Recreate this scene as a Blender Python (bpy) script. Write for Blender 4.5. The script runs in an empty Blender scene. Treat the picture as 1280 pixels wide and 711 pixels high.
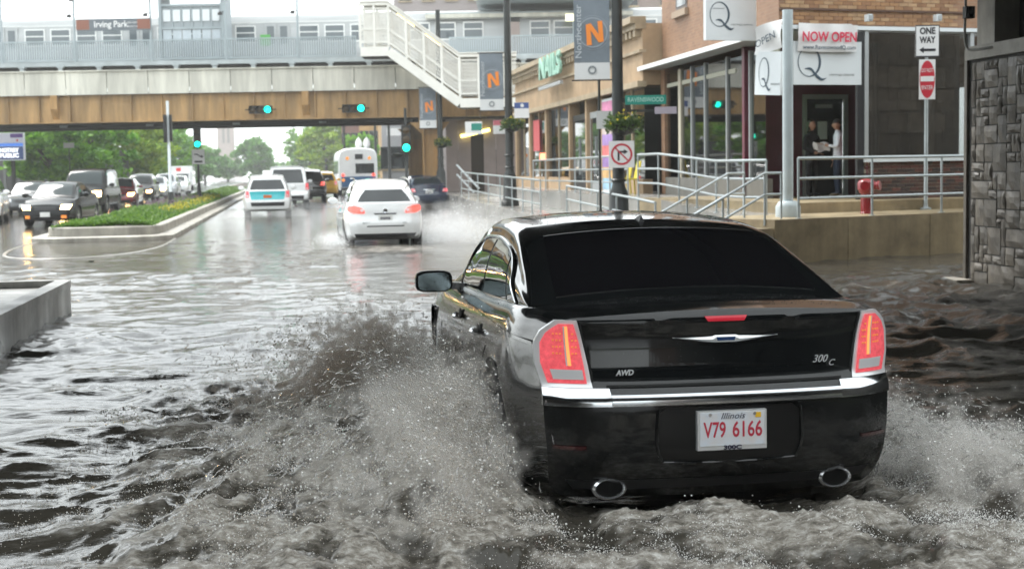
import bpy, bmesh, math, random
import numpy as np
from mathutils import Vector, Matrix, Euler, noise as mnoise
R = math.radians
random.seed(7); rng = np.random.default_rng(11)
scene = bpy.context.scene
C = bpy.context.collection
# ------------------------------------------------------------------ camera
YAW, PITCH, ROLL, FPX, CAMH = R(8.5), R(4.66), R(1.0), 1800.0, 1.70
cam_d = bpy.data.cameras.new('camera'); cam = bpy.data.objects.new('camera', cam_d); C.objects.link(cam)
CM = (Matrix.Rotation(-YAW, 3, 'Z') @ Matrix.Rotation(R(90) - PITCH, 3, 'X') @ Matrix.Rotation(-ROLL, 3, 'Z'))
cam.location = (0, 0, CAMH); cam.rotation_euler = CM.to_euler()
cam_d.sensor_width = 36.0; cam_d.lens = 36.0 * FPX / 1280.0
cam_d.clip_start = 0.1; cam_d.clip_end = 3000
cam_d.dof.use_dof = True; cam_d.dof.focus_distance = 8.0; cam_d.dof.aperture_fstop = 4.5
scene.camera = cam
# ------------------------------------------------------------------ light
SUN_EL, SUN_AZ = R(52), R(-35)            # azimuth measured from +Y towards +X
w = bpy.data.worlds.new('World'); scene.world = w; w.use_nodes = True
nt = w.node_tree; nt.nodes.clear()
n_out = nt.nodes.new('ShaderNodeOutputWorld'); n_bg = nt.nodes.new('ShaderNodeBackground')
n_sky = nt.nodes.new('ShaderNodeTexSky'); n_sky.sky_type = 'NISHITA'; n_sky.sun_disc = False
n_sky.sun_elevation = SUN_EL; n_sky.sun_rotation = SUN_AZ; n_sky.air_density = 1.0; n_sky.dust_density = 1.5; n_sky.ozone_density = 1.0
n_hsv = nt.nodes.new('ShaderNodeHueSaturation'); n_hsv.inputs['Saturation'].default_value = 0.16
n_tc = nt.nodes.new('ShaderNodeTexCoord'); n_noi = nt.nodes.new('ShaderNodeTexNoise')
n_noi.inputs['Scale'].default_value = 2.2; n_noi.inputs['Detail'].default_value = 5; n_noi.inputs['Roughness'].default_value = 0.55
n_map = nt.nodes.new('ShaderNodeMapping'); n_map.inputs['Scale'].default_value = (1, 1, 2.5)
n_rmp = nt.nodes.new('ShaderNodeMapRange'); n_rmp.inputs[1].default_value = 0.3; n_rmp.inputs[2].default_value = 0.7
n_rmp.inputs[3].default_value = 0.80; n_rmp.inputs[4].default_value = 1.12
n_mul = nt.nodes.new('ShaderNodeVectorMath'); n_mul.operation = 'SCALE'
L = nt.links.new
n_mix = nt.nodes.new('ShaderNodeMix'); n_mix.data_type = 'RGBA'; n_mix.inputs[0].default_value = .8; n_mix.inputs[7].default_value = (5.6, 6.0, 6.1, 1)   # cloud deck over the clear sky
L(n_sky.outputs[0], n_hsv.inputs['Color']); L(n_tc.outputs['Generated'], n_map.inputs[0]); L(n_map.outputs[0], n_noi.inputs['Vector'])
L(n_noi.outputs['Fac'], n_rmp.inputs[0]); L(n_hsv.outputs[0], n_mix.inputs[6]); L(n_mix.outputs[2], n_mul.inputs[0]); L(n_rmp.outputs[0], n_mul.inputs['Scale'])
L(n_mul.outputs[0], n_bg.inputs['Color']); n_bg.inputs['Strength'].default_value = 0.15
L(n_bg.outputs[0], n_out.inputs[0])
sl = bpy.data.lights.new('sun', 'SUN'); sl.energy = 1.5; sl.angle = R(25); sl.color = (1, .97, .93)
so = bpy.data.objects.new('sun', sl); C.objects.link(so)
sd = Vector((math.sin(SUN_AZ) * math.cos(SUN_EL), math.cos(SUN_AZ) * math.cos(SUN_EL), math.sin(SUN_EL)))
so.rotation_euler = (-sd).to_track_quat('-Z', 'Y').to_euler()
scene.view_settings.view_transform = 'Standard'; scene.view_settings.look = 'None'
scene.view_settings.exposure = 1.58; scene.view_settings.gamma = 1.0
scene.render.engine = 'CYCLES'
cy = scene.cycles
cy.max_bounces = 8; cy.diffuse_bounces = 3; cy.glossy_bounces = 4; cy.transmission_bounces = 5; cy.transparent_max_bounces = 10
cy.volume_bounces = 3; cy.volume_step_rate = 2.0; cy.volume_max_steps = 256; cy.caustics_reflective = False; cy.caustics_refractive = False
cy.use_denoising = True; cy.denoiser = 'OPENIMAGEDENOISE'; cy.sample_clamp_indirect = 6.0
cy.use_adaptive_sampling = True; cy.adaptive_threshold = 0.012
# ------------------------------------------------------------------ pixel helpers (1280 x 711 photograph)
CAM = Vector((0, 0, CAMH))
def ray(px, py): return CM @ Vector(((px - 640) / FPX, (355.5 - py) / FPX, -1.0))
def at_z(px, py, z):
    d = ray(px, py); return CAM + d * ((z - CAMH) / d.z)
def at_Y(px, py, Y):
    d = ray(px, py); return CAM + d * (Y / d.y)
def at_X(px, py, X):
    d = ray(px, py); return CAM + d * (X / d.x)
def at_d(px, py, dist): return CAM + ray(px, py) * dist      # dist = depth along the view axis
# ------------------------------------------------------------------ materials
MATS = {}
def mat(name, col, rough=0.6, metal=0.0, noise=None, streak=0, vary=0, bump=None, emit=None, coat=0.0, spec=None, col2=None, wet=0.0, stretch=None, alpha=None, trans=0.0, ior=1.45):
    """noise=(scale, amount) colour mottling; bump=(scale, strength[, distance])"""
    if name in MATS: return MATS[name]
    m = bpy.data.materials.new(name); m.use_nodes = True; MATS[name] = m
    t = m.node_tree; b = t.nodes['Principled BSDF']; lk = t.links.new
    col = tuple(col) + (1,)
    b.inputs['Base Color'].default_value = col; b.inputs['Roughness'].default_value = rough; b.inputs['Metallic'].default_value = metal
    b.inputs['IOR'].default_value = ior
    if coat: b.inputs['Coat Weight'].default_value = coat; b.inputs['Coat Roughness'].default_value = 0.03
    if trans: b.inputs['Transmission Weight'].default_value = trans
    if alpha is not None: b.inputs['Alpha'].default_value = alpha
    if emit: b.inputs['Emission Color'].default_value = tuple(emit[0]) + (1,); b.inputs['Emission Strength'].default_value = emit[1]
    if noise or bump:
        tc = t.nodes.new('ShaderNodeTexCoord'); src = tc.outputs['Object']
        if stretch:
            mp = t.nodes.new('ShaderNodeMapping'); mp.inputs['Scale'].default_value = stretch; lk(src, mp.inputs[0]); src = mp.outputs[0]
    if noise:
        n = t.nodes.new('ShaderNodeTexNoise'); n.inputs['Scale'].default_value = noise[0]; n.inputs['Detail'].default_value = 6; n.inputs['Roughness'].default_value = .62
        lk(src, n.inputs['Vector'])
        r = t.nodes.new('ShaderNodeMapRange'); r.inputs[1].default_value = .28; r.inputs[2].default_value = .72; lk(n.outputs['Fac'], r.inputs[0])
        mx = t.nodes.new('ShaderNodeMix'); mx.data_type = 'RGBA'
        a = noise[1]
        mx.inputs[6].default_value = tuple(c * (1 - a) for c in col[:3]) + (1,)
        mx.inputs[7].default_value = (tuple(col2) + (1,)) if col2 else tuple(min(1, c * (1 + a)) for c in col[:3]) + (1,)
        csrc = mx.outputs[2]
        def times(csrc, fac):
            vm = t.nodes.new('ShaderNodeVectorMath'); vm.operation = 'SCALE'; lk(csrc, vm.inputs[0]); lk(fac, vm.inputs['Scale']); return vm.outputs[0]
        if streak:      # run-off stains
            ms = t.nodes.new('ShaderNodeMapping'); ms.inputs['Scale'].default_value = (1.3, 1.3, .14); lk(tc.outputs['Object'], ms.inputs[0])
            n3 = t.nodes.new('ShaderNodeTexNoise'); n3.inputs['Scale'].default_value = 1.6; n3.inputs['Detail'].default_value = 6; n3.inputs['Roughness'].default_value = .65; lk(ms.outputs[0], n3.inputs['Vector'])
            r3 = t.nodes.new('ShaderNodeMapRange'); r3.inputs[1].default_value = .38; r3.inputs[2].default_value = .62; r3.inputs[3].default_value = 1 - streak; r3.inputs[4].default_value = 1 + streak * .3; lk(n3.outputs['Fac'], r3.inputs[0]); csrc = times(csrc, r3.outputs[0])
        if vary:
            oi = t.nodes.new('ShaderNodeObjectInfo'); r4 = t.nodes.new('ShaderNodeMapRange'); r4.inputs[3].default_value = 1 - vary; r4.inputs[4].default_value = 1 + vary; lk(oi.outputs['Random'], r4.inputs[0]); csrc = times(csrc, r4.outputs[0])
        lk(r.outputs[0], mx.inputs[0]); lk(csrc, b.inputs['Base Color'])
        if wet:
            rr = t.nodes.new('ShaderNodeMapRange'); rr.inputs[1].default_value = .3; rr.inputs[2].default_value = .7
            rr.inputs[3].default_value = max(.02, rough - wet); rr.inputs[4].default_value = min(1, rough + wet)
            n2 = t.nodes.new('ShaderNodeTexNoise'); n2.inputs['Scale'].default_value = noise[0] * .37; n2.inputs['Detail'].default_value = 4; lk(src, n2.inputs['Vector'])
            lk(n2.outputs['Fac'], rr.inputs[0]); lk(rr.outputs[0], b.inputs['Roughness'])
    if bump:
        n = t.nodes.new('ShaderNodeTexNoise'); n.inputs['Scale'].default_value = bump[0]; n.inputs['Detail'].default_value = 5; lk(src, n.inputs['Vector'])
        bp = t.nodes.new('ShaderNodeBump'); bp.inputs['Strength'].default_value = bump[1]; bp.inputs['Distance'].default_value = bump[2] if len(bump) > 2 else .02
        lk(n.outputs['Fac'], bp.inputs['Height']); lk(bp.outputs[0], b.inputs['Normal'])
    return m
def glassmat(name, tint, mixr=0.25, rough=.02):
    """window glass: see-through tint under a mirror film"""
    if name in MATS: return MATS[name]
    m = bpy.data.materials.new(name); m.use_nodes = True; MATS[name] = m; t = m.node_tree; t.nodes.clear(); lk = t.links.new
    o = t.nodes.new('ShaderNodeOutputMaterial'); g = t.nodes.new('ShaderNodeBsdfGlossy'); g.inputs['Roughness'].default_value = rough
    tr = t.nodes.new('ShaderNodeBsdfTransparent'); tr.inputs[0].default_value = tuple(tint) + (1,)
    f = t.nodes.new('ShaderNodeFresnel'); f.inputs['IOR'].default_value = 1.5
    ma = t.nodes.new('ShaderNodeMath'); ma.operation = 'ADD'; ma.use_clamp = True; ma.inputs[1].default_value = mixr; lk(f.outputs[0], ma.inputs[0])
    x = t.nodes.new('ShaderNodeMixShader'); lk(ma.outputs[0], x.inputs[0]); lk(tr.outputs[0], x.inputs[1]); lk(g.outputs[0], x.inputs[2]); lk(x.outputs[0], o.inputs[0])
    return m
# ------------------------------------------------------------------ mesh helpers
def catmull(P, n=4, closed=False):
    P = [Vector(p) for p in P]; out = []
    N = len(P)
    for i in range(N - 1 if not closed else N):
        p0 = P[i - 1] if (i > 0 or closed) else P[0]; p1 = P[i]; p2 = P[(i + 1) % N]; p3 = P[(i + 2) % N] if (i + 2 < N or closed) else P[-1]
        for k in range(n):
            t = k / n
            out.append(.5 * ((2 * p1) + (p2 - p0) * t + (2 * p0 - 5 * p1 + 4 * p2 - p3) * t * t + (3 * p1 - p0 - 3 * p2 + p3) * t ** 3))
    if not closed: out.append(P[-1])
    return out
class MB:
    def __init__(s, M=None): s.v = []; s.f = []; s.M = M; s.mi = []
    def add(s, vs, fs, mi=0):
        o = len(s.v)
        s.v += [tuple(s.M @ Vector(p)) if s.M else tuple(p) for p in vs]
        s.f += [tuple(i + o for i in f) for f in fs]; s.mi += [mi] * len(fs); return s
    def hexa(s, p, mi=0): return s.add(p, [(0, 3, 2, 1), (4, 5, 6, 7), (0, 1, 5, 4), (1, 2, 6, 5), (2, 3, 7, 6), (3, 0, 4, 7)], mi)
    def box(s, x0, x1, y0, y1, z0, z1, mi=0):
        return s.hexa([(x0, y0, z0), (x1, y0, z0), (x1, y1, z0), (x0, y1, z0), (x0, y0, z1), (x1, y0, z1), (x1, y1, z1), (x0, y1, z1)], mi)
    def cbox(s, c, d, mi=0): return s.box(c[0] - d[0] / 2, c[0] + d[0] / 2, c[1] - d[1] / 2, c[1] + d[1] / 2, c[2] - d[2] / 2, c[2] + d[2] / 2, mi)
    def beam(s, p, q, w, h=None, up=(0, 0, 1)):
        h = h or w; p = Vector(p); q = Vector(q); d = (q - p).normalized(); up = Vector(up)
        if abs(d.dot(up)) > .98: up = Vector((0, 1, 0))
        a = d.cross(up).normalized() * w / 2; b = a.cross(d).normalized() * h / 2
        return s.hexa([p - a - b, p + a - b, q + a - b, q - a - b, p - a + b, p + a + b, q + a + b, q - a + b])
    def tube(s, P, r, n=8, cap=True):
        P = [Vector(p) for p in P]; rs = r if isinstance(r, (list, tuple)) else [r] * len(P); vs = []; fs = []
        ref = None
        for i, p in enumerate(P):
            d = (P[min(i + 1, len(P) - 1)] - P[max(i - 1, 0)]).normalized()
            if ref is None: ref = Vector((0, 0, 1)) if abs(d.z) < .9 else Vector((1, 0, 0))
            a = d.cross(ref).normalized(); b = d.cross(a).normalized(); ref = -b if False else ref
            for k in range(n):
                t = 2 * math.pi * k / n; vs.append(p + (a * math.cos(t) + b * math.sin(t)) * rs[i])
        for i in range(len(P) - 1):
            for k in range(n): fs.append((i * n + k, i * n + (k + 1) % n, (i + 1) * n + (k + 1) % n, (i + 1) * n + k))
        if cap: fs += [tuple(range(n))[::-1], tuple((len(P) - 1) * n + k for k in range(n))]
        return s.add(vs, fs)
    def lathe(s, prof, n=20, c=(0, 0, 0), axis='Z', mi=0):
        """prof = [(r, h)...] revolved round an axis through c"""
        vs = []; fs = []
        for r, h in prof:
            for k in range(n):
                t = 2 * math.pi * k / n; x, y = r * math.cos(t), r * math.sin(t)
                p = {'Z': (x, y, h), 'X': (h, x, y), 'Y': (y, h, x)}[axis]
                vs.append((p[0] + c[0], p[1] + c[1], p[2] + c[2]))
        for i in range(len(prof) - 1):
            for k in range(n): fs.append((i * n + k, i * n + (k + 1) % n, (i + 1) * n + (k + 1) % n, (i + 1) * n + k))
        fs += [tuple(range(n))[::-1], tuple((len(prof) - 1) * n + k for k in range(n))]
        return s.add(vs, fs, mi)
    def grid(s, P, mi=0, flip=False):
        """P = rows of points"""
        nr, nc = len(P), len(P[0]); fs = []
        for i in range(nr - 1):
            for j in range(nc - 1):
                q = (i * nc + j, i * nc + j + 1, (i + 1) * nc + j + 1, (i + 1) * nc + j); fs.append(q[::-1] if flip else q)
        return s.add([p for r in P for p in r], fs, mi)
    def prism(s, poly, h, mi=0):
        """poly = ground outline [(x,y)], h = (z0, z1)"""
        n = len(poly); vs = [(x, y, h[0]) for x, y in poly] + [(x, y, h[1]) for x, y in poly]
        return s.add(vs, [tuple(range(n))[::-1], tuple(range(n, 2 * n))] + [(i, (i + 1) % n, n + (i + 1) % n, n + i) for i in range(n)], mi)
    def build(s, name, m, parent=None, smooth=False, weld=False, world=False):
        vs = s.v
        if world and parent is not None:
            Mi = pm(parent).inverted(); vs = [tuple(Mi @ Vector(p)) for p in vs]
        me = bpy.data.meshes.new(name); me.from_pydata(vs, [], s.f); 
        ms = m if isinstance(m, (list, tuple)) else [m]
        for q in ms: me.materials.append(q)
        if len(ms) > 1: me.polygons.foreach_set('material_index', s.mi)
        if weld or smooth:
            bm = bmesh.new(); bm.from_mesh(me); bmesh.ops.remove_doubles(bm, verts=bm.verts, dist=2e-4)
            bmesh.ops.recalc_face_normals(bm, faces=bm.faces); bm.to_mesh(me); bm.free()
        if smooth:
            me.polygons.foreach_set('use_smooth', [True] * len(me.polygons))
            me.set_sharp_from_angle(angle=R(38 if smooth is True else smooth))
        o = bpy.data.objects.new(name, me); C.objects.link(o)
        if parent is not None: o.parent = parent
        return o
def pm(o):
    M = Matrix.LocRotScale(o.location, o.rotation_euler, o.scale)
    return (pm(o.parent) @ M) if o.parent else M
def tag(o, label=None, cat=None, group=None, kind=None):
    if label: o['label'] = label
    if cat: o['category'] = cat
    if group: o['group'] = group
    if kind: o['kind'] = kind
    return o
def thing(name, label, cat, loc=(0, 0, 0), rz=0, group=None):
    o = bpy.data.objects.new(name, None); C.objects.link(o); o.location = loc; o.rotation_euler = (0, 0, rz); o.empty_display_size = .1
    return tag(o, label, cat, group)
def copy_tree(o, parent=None):
    c = o.copy(); C.objects.link(c)
    if parent is not None: c.parent = parent
    for ch in list(o.children): copy_tree(ch, c)
    return c
def struct(o): o['kind'] = 'structure'; return o
def link_mesh(name, me, parent=None, loc=(0, 0, 0), rot=(0, 0, 0), scale=(1, 1, 1)):
    o = bpy.data.objects.new(name, me); C.objects.link(o); o.location = loc; o.rotation_euler = rot; o.scale = scale
    if parent is not None: o.parent = parent
    return o
def frame(o, right, up):
    """matrix whose local x runs along right, y along up, z towards the viewer"""
    r = Vector(right).normalized(); u = Vector(up).normalized(); n = r.cross(u).normalized(); u = n.cross(r)
    return Matrix(((r.x, u.x, n.x, o[0]), (r.y, u.y, n.y, o[1]), (r.z, u.z, n.z, o[2]), (0, 0, 0, 1)))
def text(name, s, size, m, parent, M, width=None, extrude=.002, bold=0.0, shear=0.0, align='CENTER', world=True):
    cu = bpy.data.curves.new(name, 'FONT'); cu.body = s; cu.size = size; cu.extrude = extrude; cu.offset = bold; cu.shear = shear
    cu.align_x = align; cu.align_y = 'CENTER'; cu.resolution_u = 3
    t = bpy.data.objects.new(name, cu); C.objects.link(t)
    dg = bpy.context.evaluated_depsgraph_get(); me = bpy.data.meshes.new_from_object(t.evaluated_get(dg))
    bpy.data.objects.remove(t); bpy.data.curves.remove(cu)
    if width and len(me.vertices):
        xs = [v.co.x for v in me.vertices]; k = width / max(1e-6, max(xs) - min(xs))
        for v in me.vertices: v.co.x *= k
    T = (pm(parent).inverted() @ M) if (world and parent is not None) else M
    me.transform(T); me.materials.clear(); me.materials.append(m); me.name = name
    o = bpy.data.objects.new(name, me); C.objects.link(o)
    if parent is not None: o.parent = parent
    return o
def pchip(keys, x):
    """monotone smooth interpolation through (x, y) keys"""
    k = np.array(keys, float); xs, ys = k[:, 0], k[:, 1]; x = np.atleast_1d(np.asarray(x, float)); xc = np.clip(x, xs[0], xs[-1])
    h = np.diff(xs); d = np.diff(ys) / h; m = np.zeros(len(xs)); m[0], m[-1] = d[0], d[-1]
    for i in range(1, len(xs) - 1):
        m[i] = 0 if d[i - 1] * d[i] <= 0 else 3 * (h[i - 1] + h[i]) / ((2 * h[i] + h[i - 1]) / d[i - 1] + (h[i] + 2 * h[i - 1]) / d[i])
    i = np.clip(np.searchsorted(xs, xc) - 1, 0, len(h) - 1); t = (xc - xs[i]) / h[i]
    r = (2 * t ** 3 - 3 * t ** 2 + 1) * ys[i] + (t ** 3 - 2 * t ** 2 + t) * h[i] * m[i] + (-2 * t ** 3 + 3 * t ** 2) * ys[i + 1] + (t ** 3 - t ** 2) * h[i] * m[i + 1]
    return r if len(r) > 1 else float(r[0])
def sstep(a, b, x):
    t = np.clip((x - a) / (b - a), 0, 1); return t * t * (3 - 2 * t)
# ================================================================== vehicles
M_glass = mat('car_glass', (.012, .016, .018), .03, 0, coat=.5, spec=1)
M_glassb = mat('tinted_glass', (.004, .004, .005), .02)
M_tyre = mat('tyre_rubber', (.015, .015, .016), .75, bump=(40, .3, .01))
M_rim = mat('alloy_rim', (.55, .56, .58), .25, .9)
M_chrome = mat('chrome', (.60, .62, .64), .12, 1.0)
M_blackp = mat('black_plastic', (.018, .018, .02), .45, noise=(9, .3))
M_gap = mat('panel_gap', (.004, .004, .004), .8)
M_redl = mat('tail_lens', (.48, .035, .055), .10, emit=((1, .13, .15), .20), coat=1, noise=(38, .55), col2=(.70, .12, .15))
M_redlit = mat('tail_lit', (.6, .03, .03), .1, emit=((1, .08, .05), .7), coat=1)
M_clear = mat('clear_lens', (.62, .62, .63), .1, coat=1)
M_amber = mat('amber_lens', (.8, .25, .03), .15, emit=((1, .35, .08), .2))
M_head = mat('headlight_lit', (.9, .85, .7), .1, emit=((1, .60, .22), 13.0))
M_headoff = mat('headlight_clear', (.55, .57, .6), .08, .3, coat=1)
M_plate = mat('number_plate', (.74, .74, .72), .4, noise=(30, .08))
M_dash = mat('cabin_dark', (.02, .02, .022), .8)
M_white = mat('white_car_paint', (.80, .81, .81), .16, coat=.8, noise=(1.4, .05))
def quadgrid(q, n, m):
    """bilinear grid over corners q = (a, b, c, d): a->b along columns, a->d along rows"""
    out = []
    for i in range(n + 1):
        t = i / n; row = []
        for j in range(m + 1):
            s = j / m
            row.append(((1 - t) * ((1 - s) * q[0][0] + s * q[1][0]) + t * ((1 - s) * q[3][0] + s * q[2][0]),
                        (1 - t) * ((1 - s) * q[0][1] + s * q[1][1]) + t * ((1 - s) * q[3][1] + s * q[2][1])))
        out.append(row)
    return out
class Car:
    def __init__(s, S):
        s.S = S; s.Ln = S['L']; s._c = {}
        s.arch = S['wheels']
    def B(s, y):
        b = pchip(s.S['B'], y)
        for yc, r in s.arch:
            ra = r + .055
            if abs(y - yc) < ra: b = max(b, r + math.sqrt(max(0, ra * ra - (y - yc) ** 2)))
        return b
    def sect(s, y):
        k = round(y, 4)
        if k in s._c: return s._c[k]
        W = pchip(s.S['W'], y); T = pchip(s.S['T'], y); b0 = pchip(s.S['B'], y); H = T - b0
        sh = s.S.get('shoulder', .10)
        P = [(W - .10, b0), (W - .035, b0 + .06), (W - .012, b0 + .28 * H), (W, b0 + .48 * H), (W - .004, b0 + .62 * H), (W - .03, b0 + .80 * H), (W - .045 - sh * .15, T - .055), (W - sh * .75, T - .012), (W - sh, T)]
        Q = [(p.x, p.y) for p in catmull([(x, z, 0) for x, z in P], 3)]
        B = s.B(y)
        Q = [(x, max(z, B)) if z < T - .02 else (x, z) for x, z in Q]
        s._c[k] = Q; return Q
    def rprof(s, z): return pchip(s.S['rprof'], z)
    def fprof(s, z): return pchip(s.S['fprof'], z)
    def plan(s, x, k='rplan'):
        a, b, wd = s.S[k]; return a * abs(x / wd) ** 2 + b * abs(x / wd) ** 6
    def deform(s, p):
        x, y, z = p
        a = 1 - float(sstep(0, .75, y)); b = float(sstep(s.Ln - .85, s.Ln, y))
        if a > 0: y = y + a * (s.rprof(z) + s.plan(x))
        if b > 0: y = y - b * (s.fprof(z) + s.plan(x, 'fplan'))
        return (x, y, z)
    def rear(s, x, z, off=0): return (x, s.rprof(z) + s.plan(x) - off, z)
    def front(s, x, z, off=0): return (x, s.Ln - s.fprof(z) - s.plan(x, 'fplan') + off, z)
    def side(s, sd, y, z, off=0):
        Q = s.sect(y); zs = [q[1] for q in Q]; xs = [q[0] for q in Q]
        p = s.deform((0, y, z)); return (sd * (float(np.interp(z, zs, xs)) + off), p[1] if y < .2 or y > s.Ln - .2 else y, z)
    def top(s, x, y, off=0):
        xt = s.sect(y)[-1][0]; zt = pchip(s.S['T'], y); c = pchip(s.S['crown'], y)
        p = s.deform((x, y, zt + c * (1 - (x / xt) ** 2))); return (p[0], p[1], p[2] + off)
    def body(s, m, par, name='body'):
        mb = MB(); ys = sorted(set([round(v, 4) for v in np.linspace(0, s.Ln, s.S.get('ny', 90))] + [round(yc + k * (r + .0549), 4) for yc, r in s.arch for k in (-1, 1, -.97, .97, -.9, .9)]))
        secs = [s.sect(y) for y in ys]; nx = s.S.get('nx', 16)
        for sd in (-1, 1):
            mb.grid([[s.deform((sd * x, y, z)) for x, z in Q] for y, Q in zip(ys, secs)])
        def row(y, Q, top):
            xt, zt = Q[-1] if top else Q[0]; c = pchip(s.S['crown'], y) if top else 0
            return [s.deform((xt * k, y, zt + c * (1 - k * k))) for k in np.linspace(-1, 1, nx + 1)]
        for tp in (0, 1): mb.grid([row(y, Q, tp) for y, Q in zip(ys, secs)])
        for y, Q in ((ys[0], secs[0]), (ys[-1], secs[-1])):
            z0, zt = Q[0][1], Q[-1][1]; c = pchip(s.S['crown'], y)
            mb.grid([[s.deform((x * k, y, z + c * (1 - k * k) * ((z - z0) / (zt - z0)) ** 4)) for k in np.linspace(-1, 1, nx + 1)] for x, z in Q])
        return mb.build(name, m, par, smooth=32)
    # ---------------- greenhouse
    def gsect(s, y):
        k = ('g', round(y, 4))
        if k in s._c: return s._c[k]
        W = pchip(s.S['W'], y); zb = pchip(s.S['T'], y) - .02; Wb = W - s.S.get('gin', .115); zr = max(pchip(s.S['roof'], y), zb + .02); Wr = pchip(s.S['Wr'], y)
        H = zr - zb; e = min(.09, H * .4)
        P = [(Wb, zb), (Wb + (Wr - Wb) * .30 + .012, zb + (H - e) * .36), (Wb + (Wr - Wb) * .66 + .014, zb + (H - e) * .72), (Wr, zr - e), (Wr - .025, zr - e * .38), (Wr - .085, zr)]
        Q = [(p.x, p.y) for p in catmull([(x, z, 0) for x, z in P], 4)]
        s._c[k] = Q; return Q
    def gdef(s, p):
        x, y, z = p; ga = s.S['g0']; sl = s.S.get('gslant', 0)
        a = 1 - float(sstep(ga, ga + .9, y))
        if a > 0 and (sl or s.S.get('gplan')):
            zb = pchip(s.S['T'], ga); y += a * (sl * (z - zb) + s.S.get('gplan', 0) * abs(x / .8) ** 2.5)
        return (x, y, z)
    def gcrown(s, y): return s.S.get('rcrown', .035)
    def gside(s, sd, y, f, off=0):
        Q = s.gsect(y); i = f * (len(Q) - 1) * (12 / 20); j = min(int(i), len(Q) - 2); t = i - j     # f = 1 at the roof corner
        x = Q[j][0] * (1 - t) + Q[j + 1][0] * t; z = Q[j][1] * (1 - t) + Q[j + 1][1] * t
        p = s.gdef((sd * x, y, z)); return (p[0] + sd * off, p[1], p[2] + off * .3)
    def gtop(s, y, g, off=0):
        xt, zt = s.gsect(y)[-1]; p = s.gdef((xt * g, y, zt + s.gcrown(y) * (1 - g * g))); return (p[0], p[1], p[2] + off)
    def gcap(s, k, z, off=0):
        y = s.S['g0']; Q = s.gsect(y); x = float(np.interp(z, [q[1] for q in Q], [q[0] for q in Q])); p = s.gdef((x * k, y, z)); return (p[0], p[1] - off, p[2])
    def green(s, m, par, name='roof'):
        mb = MB(); ga, gb = s.S['g0'], s.S['g1']; ys = list(np.linspace(ga, gb, s.S.get('ng', 44))); secs = [s.gsect(y) for y in ys]; nx = s.S.get('nx', 16)
        for sd in (-1, 1): mb.grid([[s.gdef((sd * x, y, z)) for x, z in Q] for y, Q in zip(ys, secs)])
        mb.grid([[s.gtop(y, k) for k in np.linspace(-1, 1, nx + 1)] for y in ys])
        for y, Q in ((ys[0], secs[0]), (ys[-1], secs[-1])):
            z0, zt = Q[0][1], Q[-1][1]
            mb.grid([[s.gdef((x * k, y, z + s.gcrown(y) * (1 - k * k) * ((z - z0) / (zt - z0)) ** 4)) for k in np.linspace(-1, 1, nx + 1)] for x, z in Q])
        return mb.build(name, m, par, smooth=32)
    def patch(s, fn, q, name, m, par, n=6, mm=8, off=.004, back=-.012):
        """thin shell laid on one of the surfaces fn(a, b, off) over the quad q"""
        G = quadgrid(q, n, mm); P = [[fn(a, b, off) for a, b in r] for r in G]
        def edge(fnn):
            E = [(0, j) for j in range(mm)] + [(i, mm) for i in range(n)] + [(n, j) for j in range(mm, 0, -1)] + [(i, 0) for i in range(n, 0, -1)]
            return [fnn(*G[i][j]) for i, j in E]
        mb = MB(); mb.grid(P)
        E0 = edge(lambda a, b: fn(a, b, off)); E1 = edge(lambda a, b: fn(a, b, back)); k = len(E0)
        mb.add(E0 + E1, [(i, (i + 1) % k, k + (i + 1) % k, k + i) for i in range(k)])
        return mb.build(name, m, par, smooth=40)
    def rows(s, fn, rows, name, m, par, nx=6, off=.006, back=-.02, sub=3):
        """shell whose rows are (z, xa, xb)"""
        zs = np.linspace(rows[0][0], rows[-1][0], (len(rows) - 1) * sub + 1)
        a = np.interp(zs if zs[0] < zs[-1] else -zs, [r[0] if zs[0] < zs[-1] else -r[0] for r in rows], [r[1] for r in rows])
        b = np.interp(zs if zs[0] < zs[-1] else -zs, [r[0] if zs[0] < zs[-1] else -r[0] for r in rows], [r[2] for r in rows])
        G = [[(a[i] + (b[i] - a[i]) * j / nx, zs[i]) for j in range(nx + 1)] for i in range(len(zs))]; n = len(zs) - 1; mm = nx
        mb = MB(); mb.grid([[fn(x, z, off) for x, z in r] for r in G])
        E = [(0, j) for j in range(mm)] + [(i, mm) for i in range(n)] + [(n, j) for j in range(mm, 0, -1)] + [(i, 0) for i in range(n, 0, -1)]
        k = len(E); mb.add([fn(*G[i][j], off) for i, j in E] + [fn(*G[i][j], back) for i, j in E], [(i, (i + 1) % k, k + (i + 1) % k, k + i) for i in range(k)])
        return mb.build(name, m, par, smooth=40)
    def wheel(s, yc, r, sd, par, spokes=5):
        W = pchip(s.S['W'], yc) - .03; wd = .21
        x0 = sd * (W - wd); x1 = sd * W
        def X(h): return x0 + (x1 - x0) * h
        t = MB().lathe([(r * .62, X(0)), (r * .96, X(.02)), (r, X(.15)), (r, X(.85)), (r * .96, X(.98)), (r * .66, X(1.0)), (r * .62, X(.9))], 28, (0, yc, r), 'X').build('wheel', M_tyre, par, smooth=30)
        rb = MB().lathe([(r * .64, X(.85)), (r * .64, X(.95)), (r * .57, X(.93)), (r * .55, X(.55)), (.02, X(.5))], 28, (0, yc, r), 'X')
        for k in range(spokes):
            a = 2 * math.pi * k / spokes + .3
            rb.beam((X(.93), yc, r), (X(.9), yc + math.cos(a) * r * .6, r + math.sin(a) * r * .6), .035, .075)
        rb.lathe([(.05, X(.5)), (.05, X(.97)), (.02, X(.99))], 12, (0, yc, r), 'X')
        rb.build('rim', M_rim, t, smooth=30)
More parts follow.
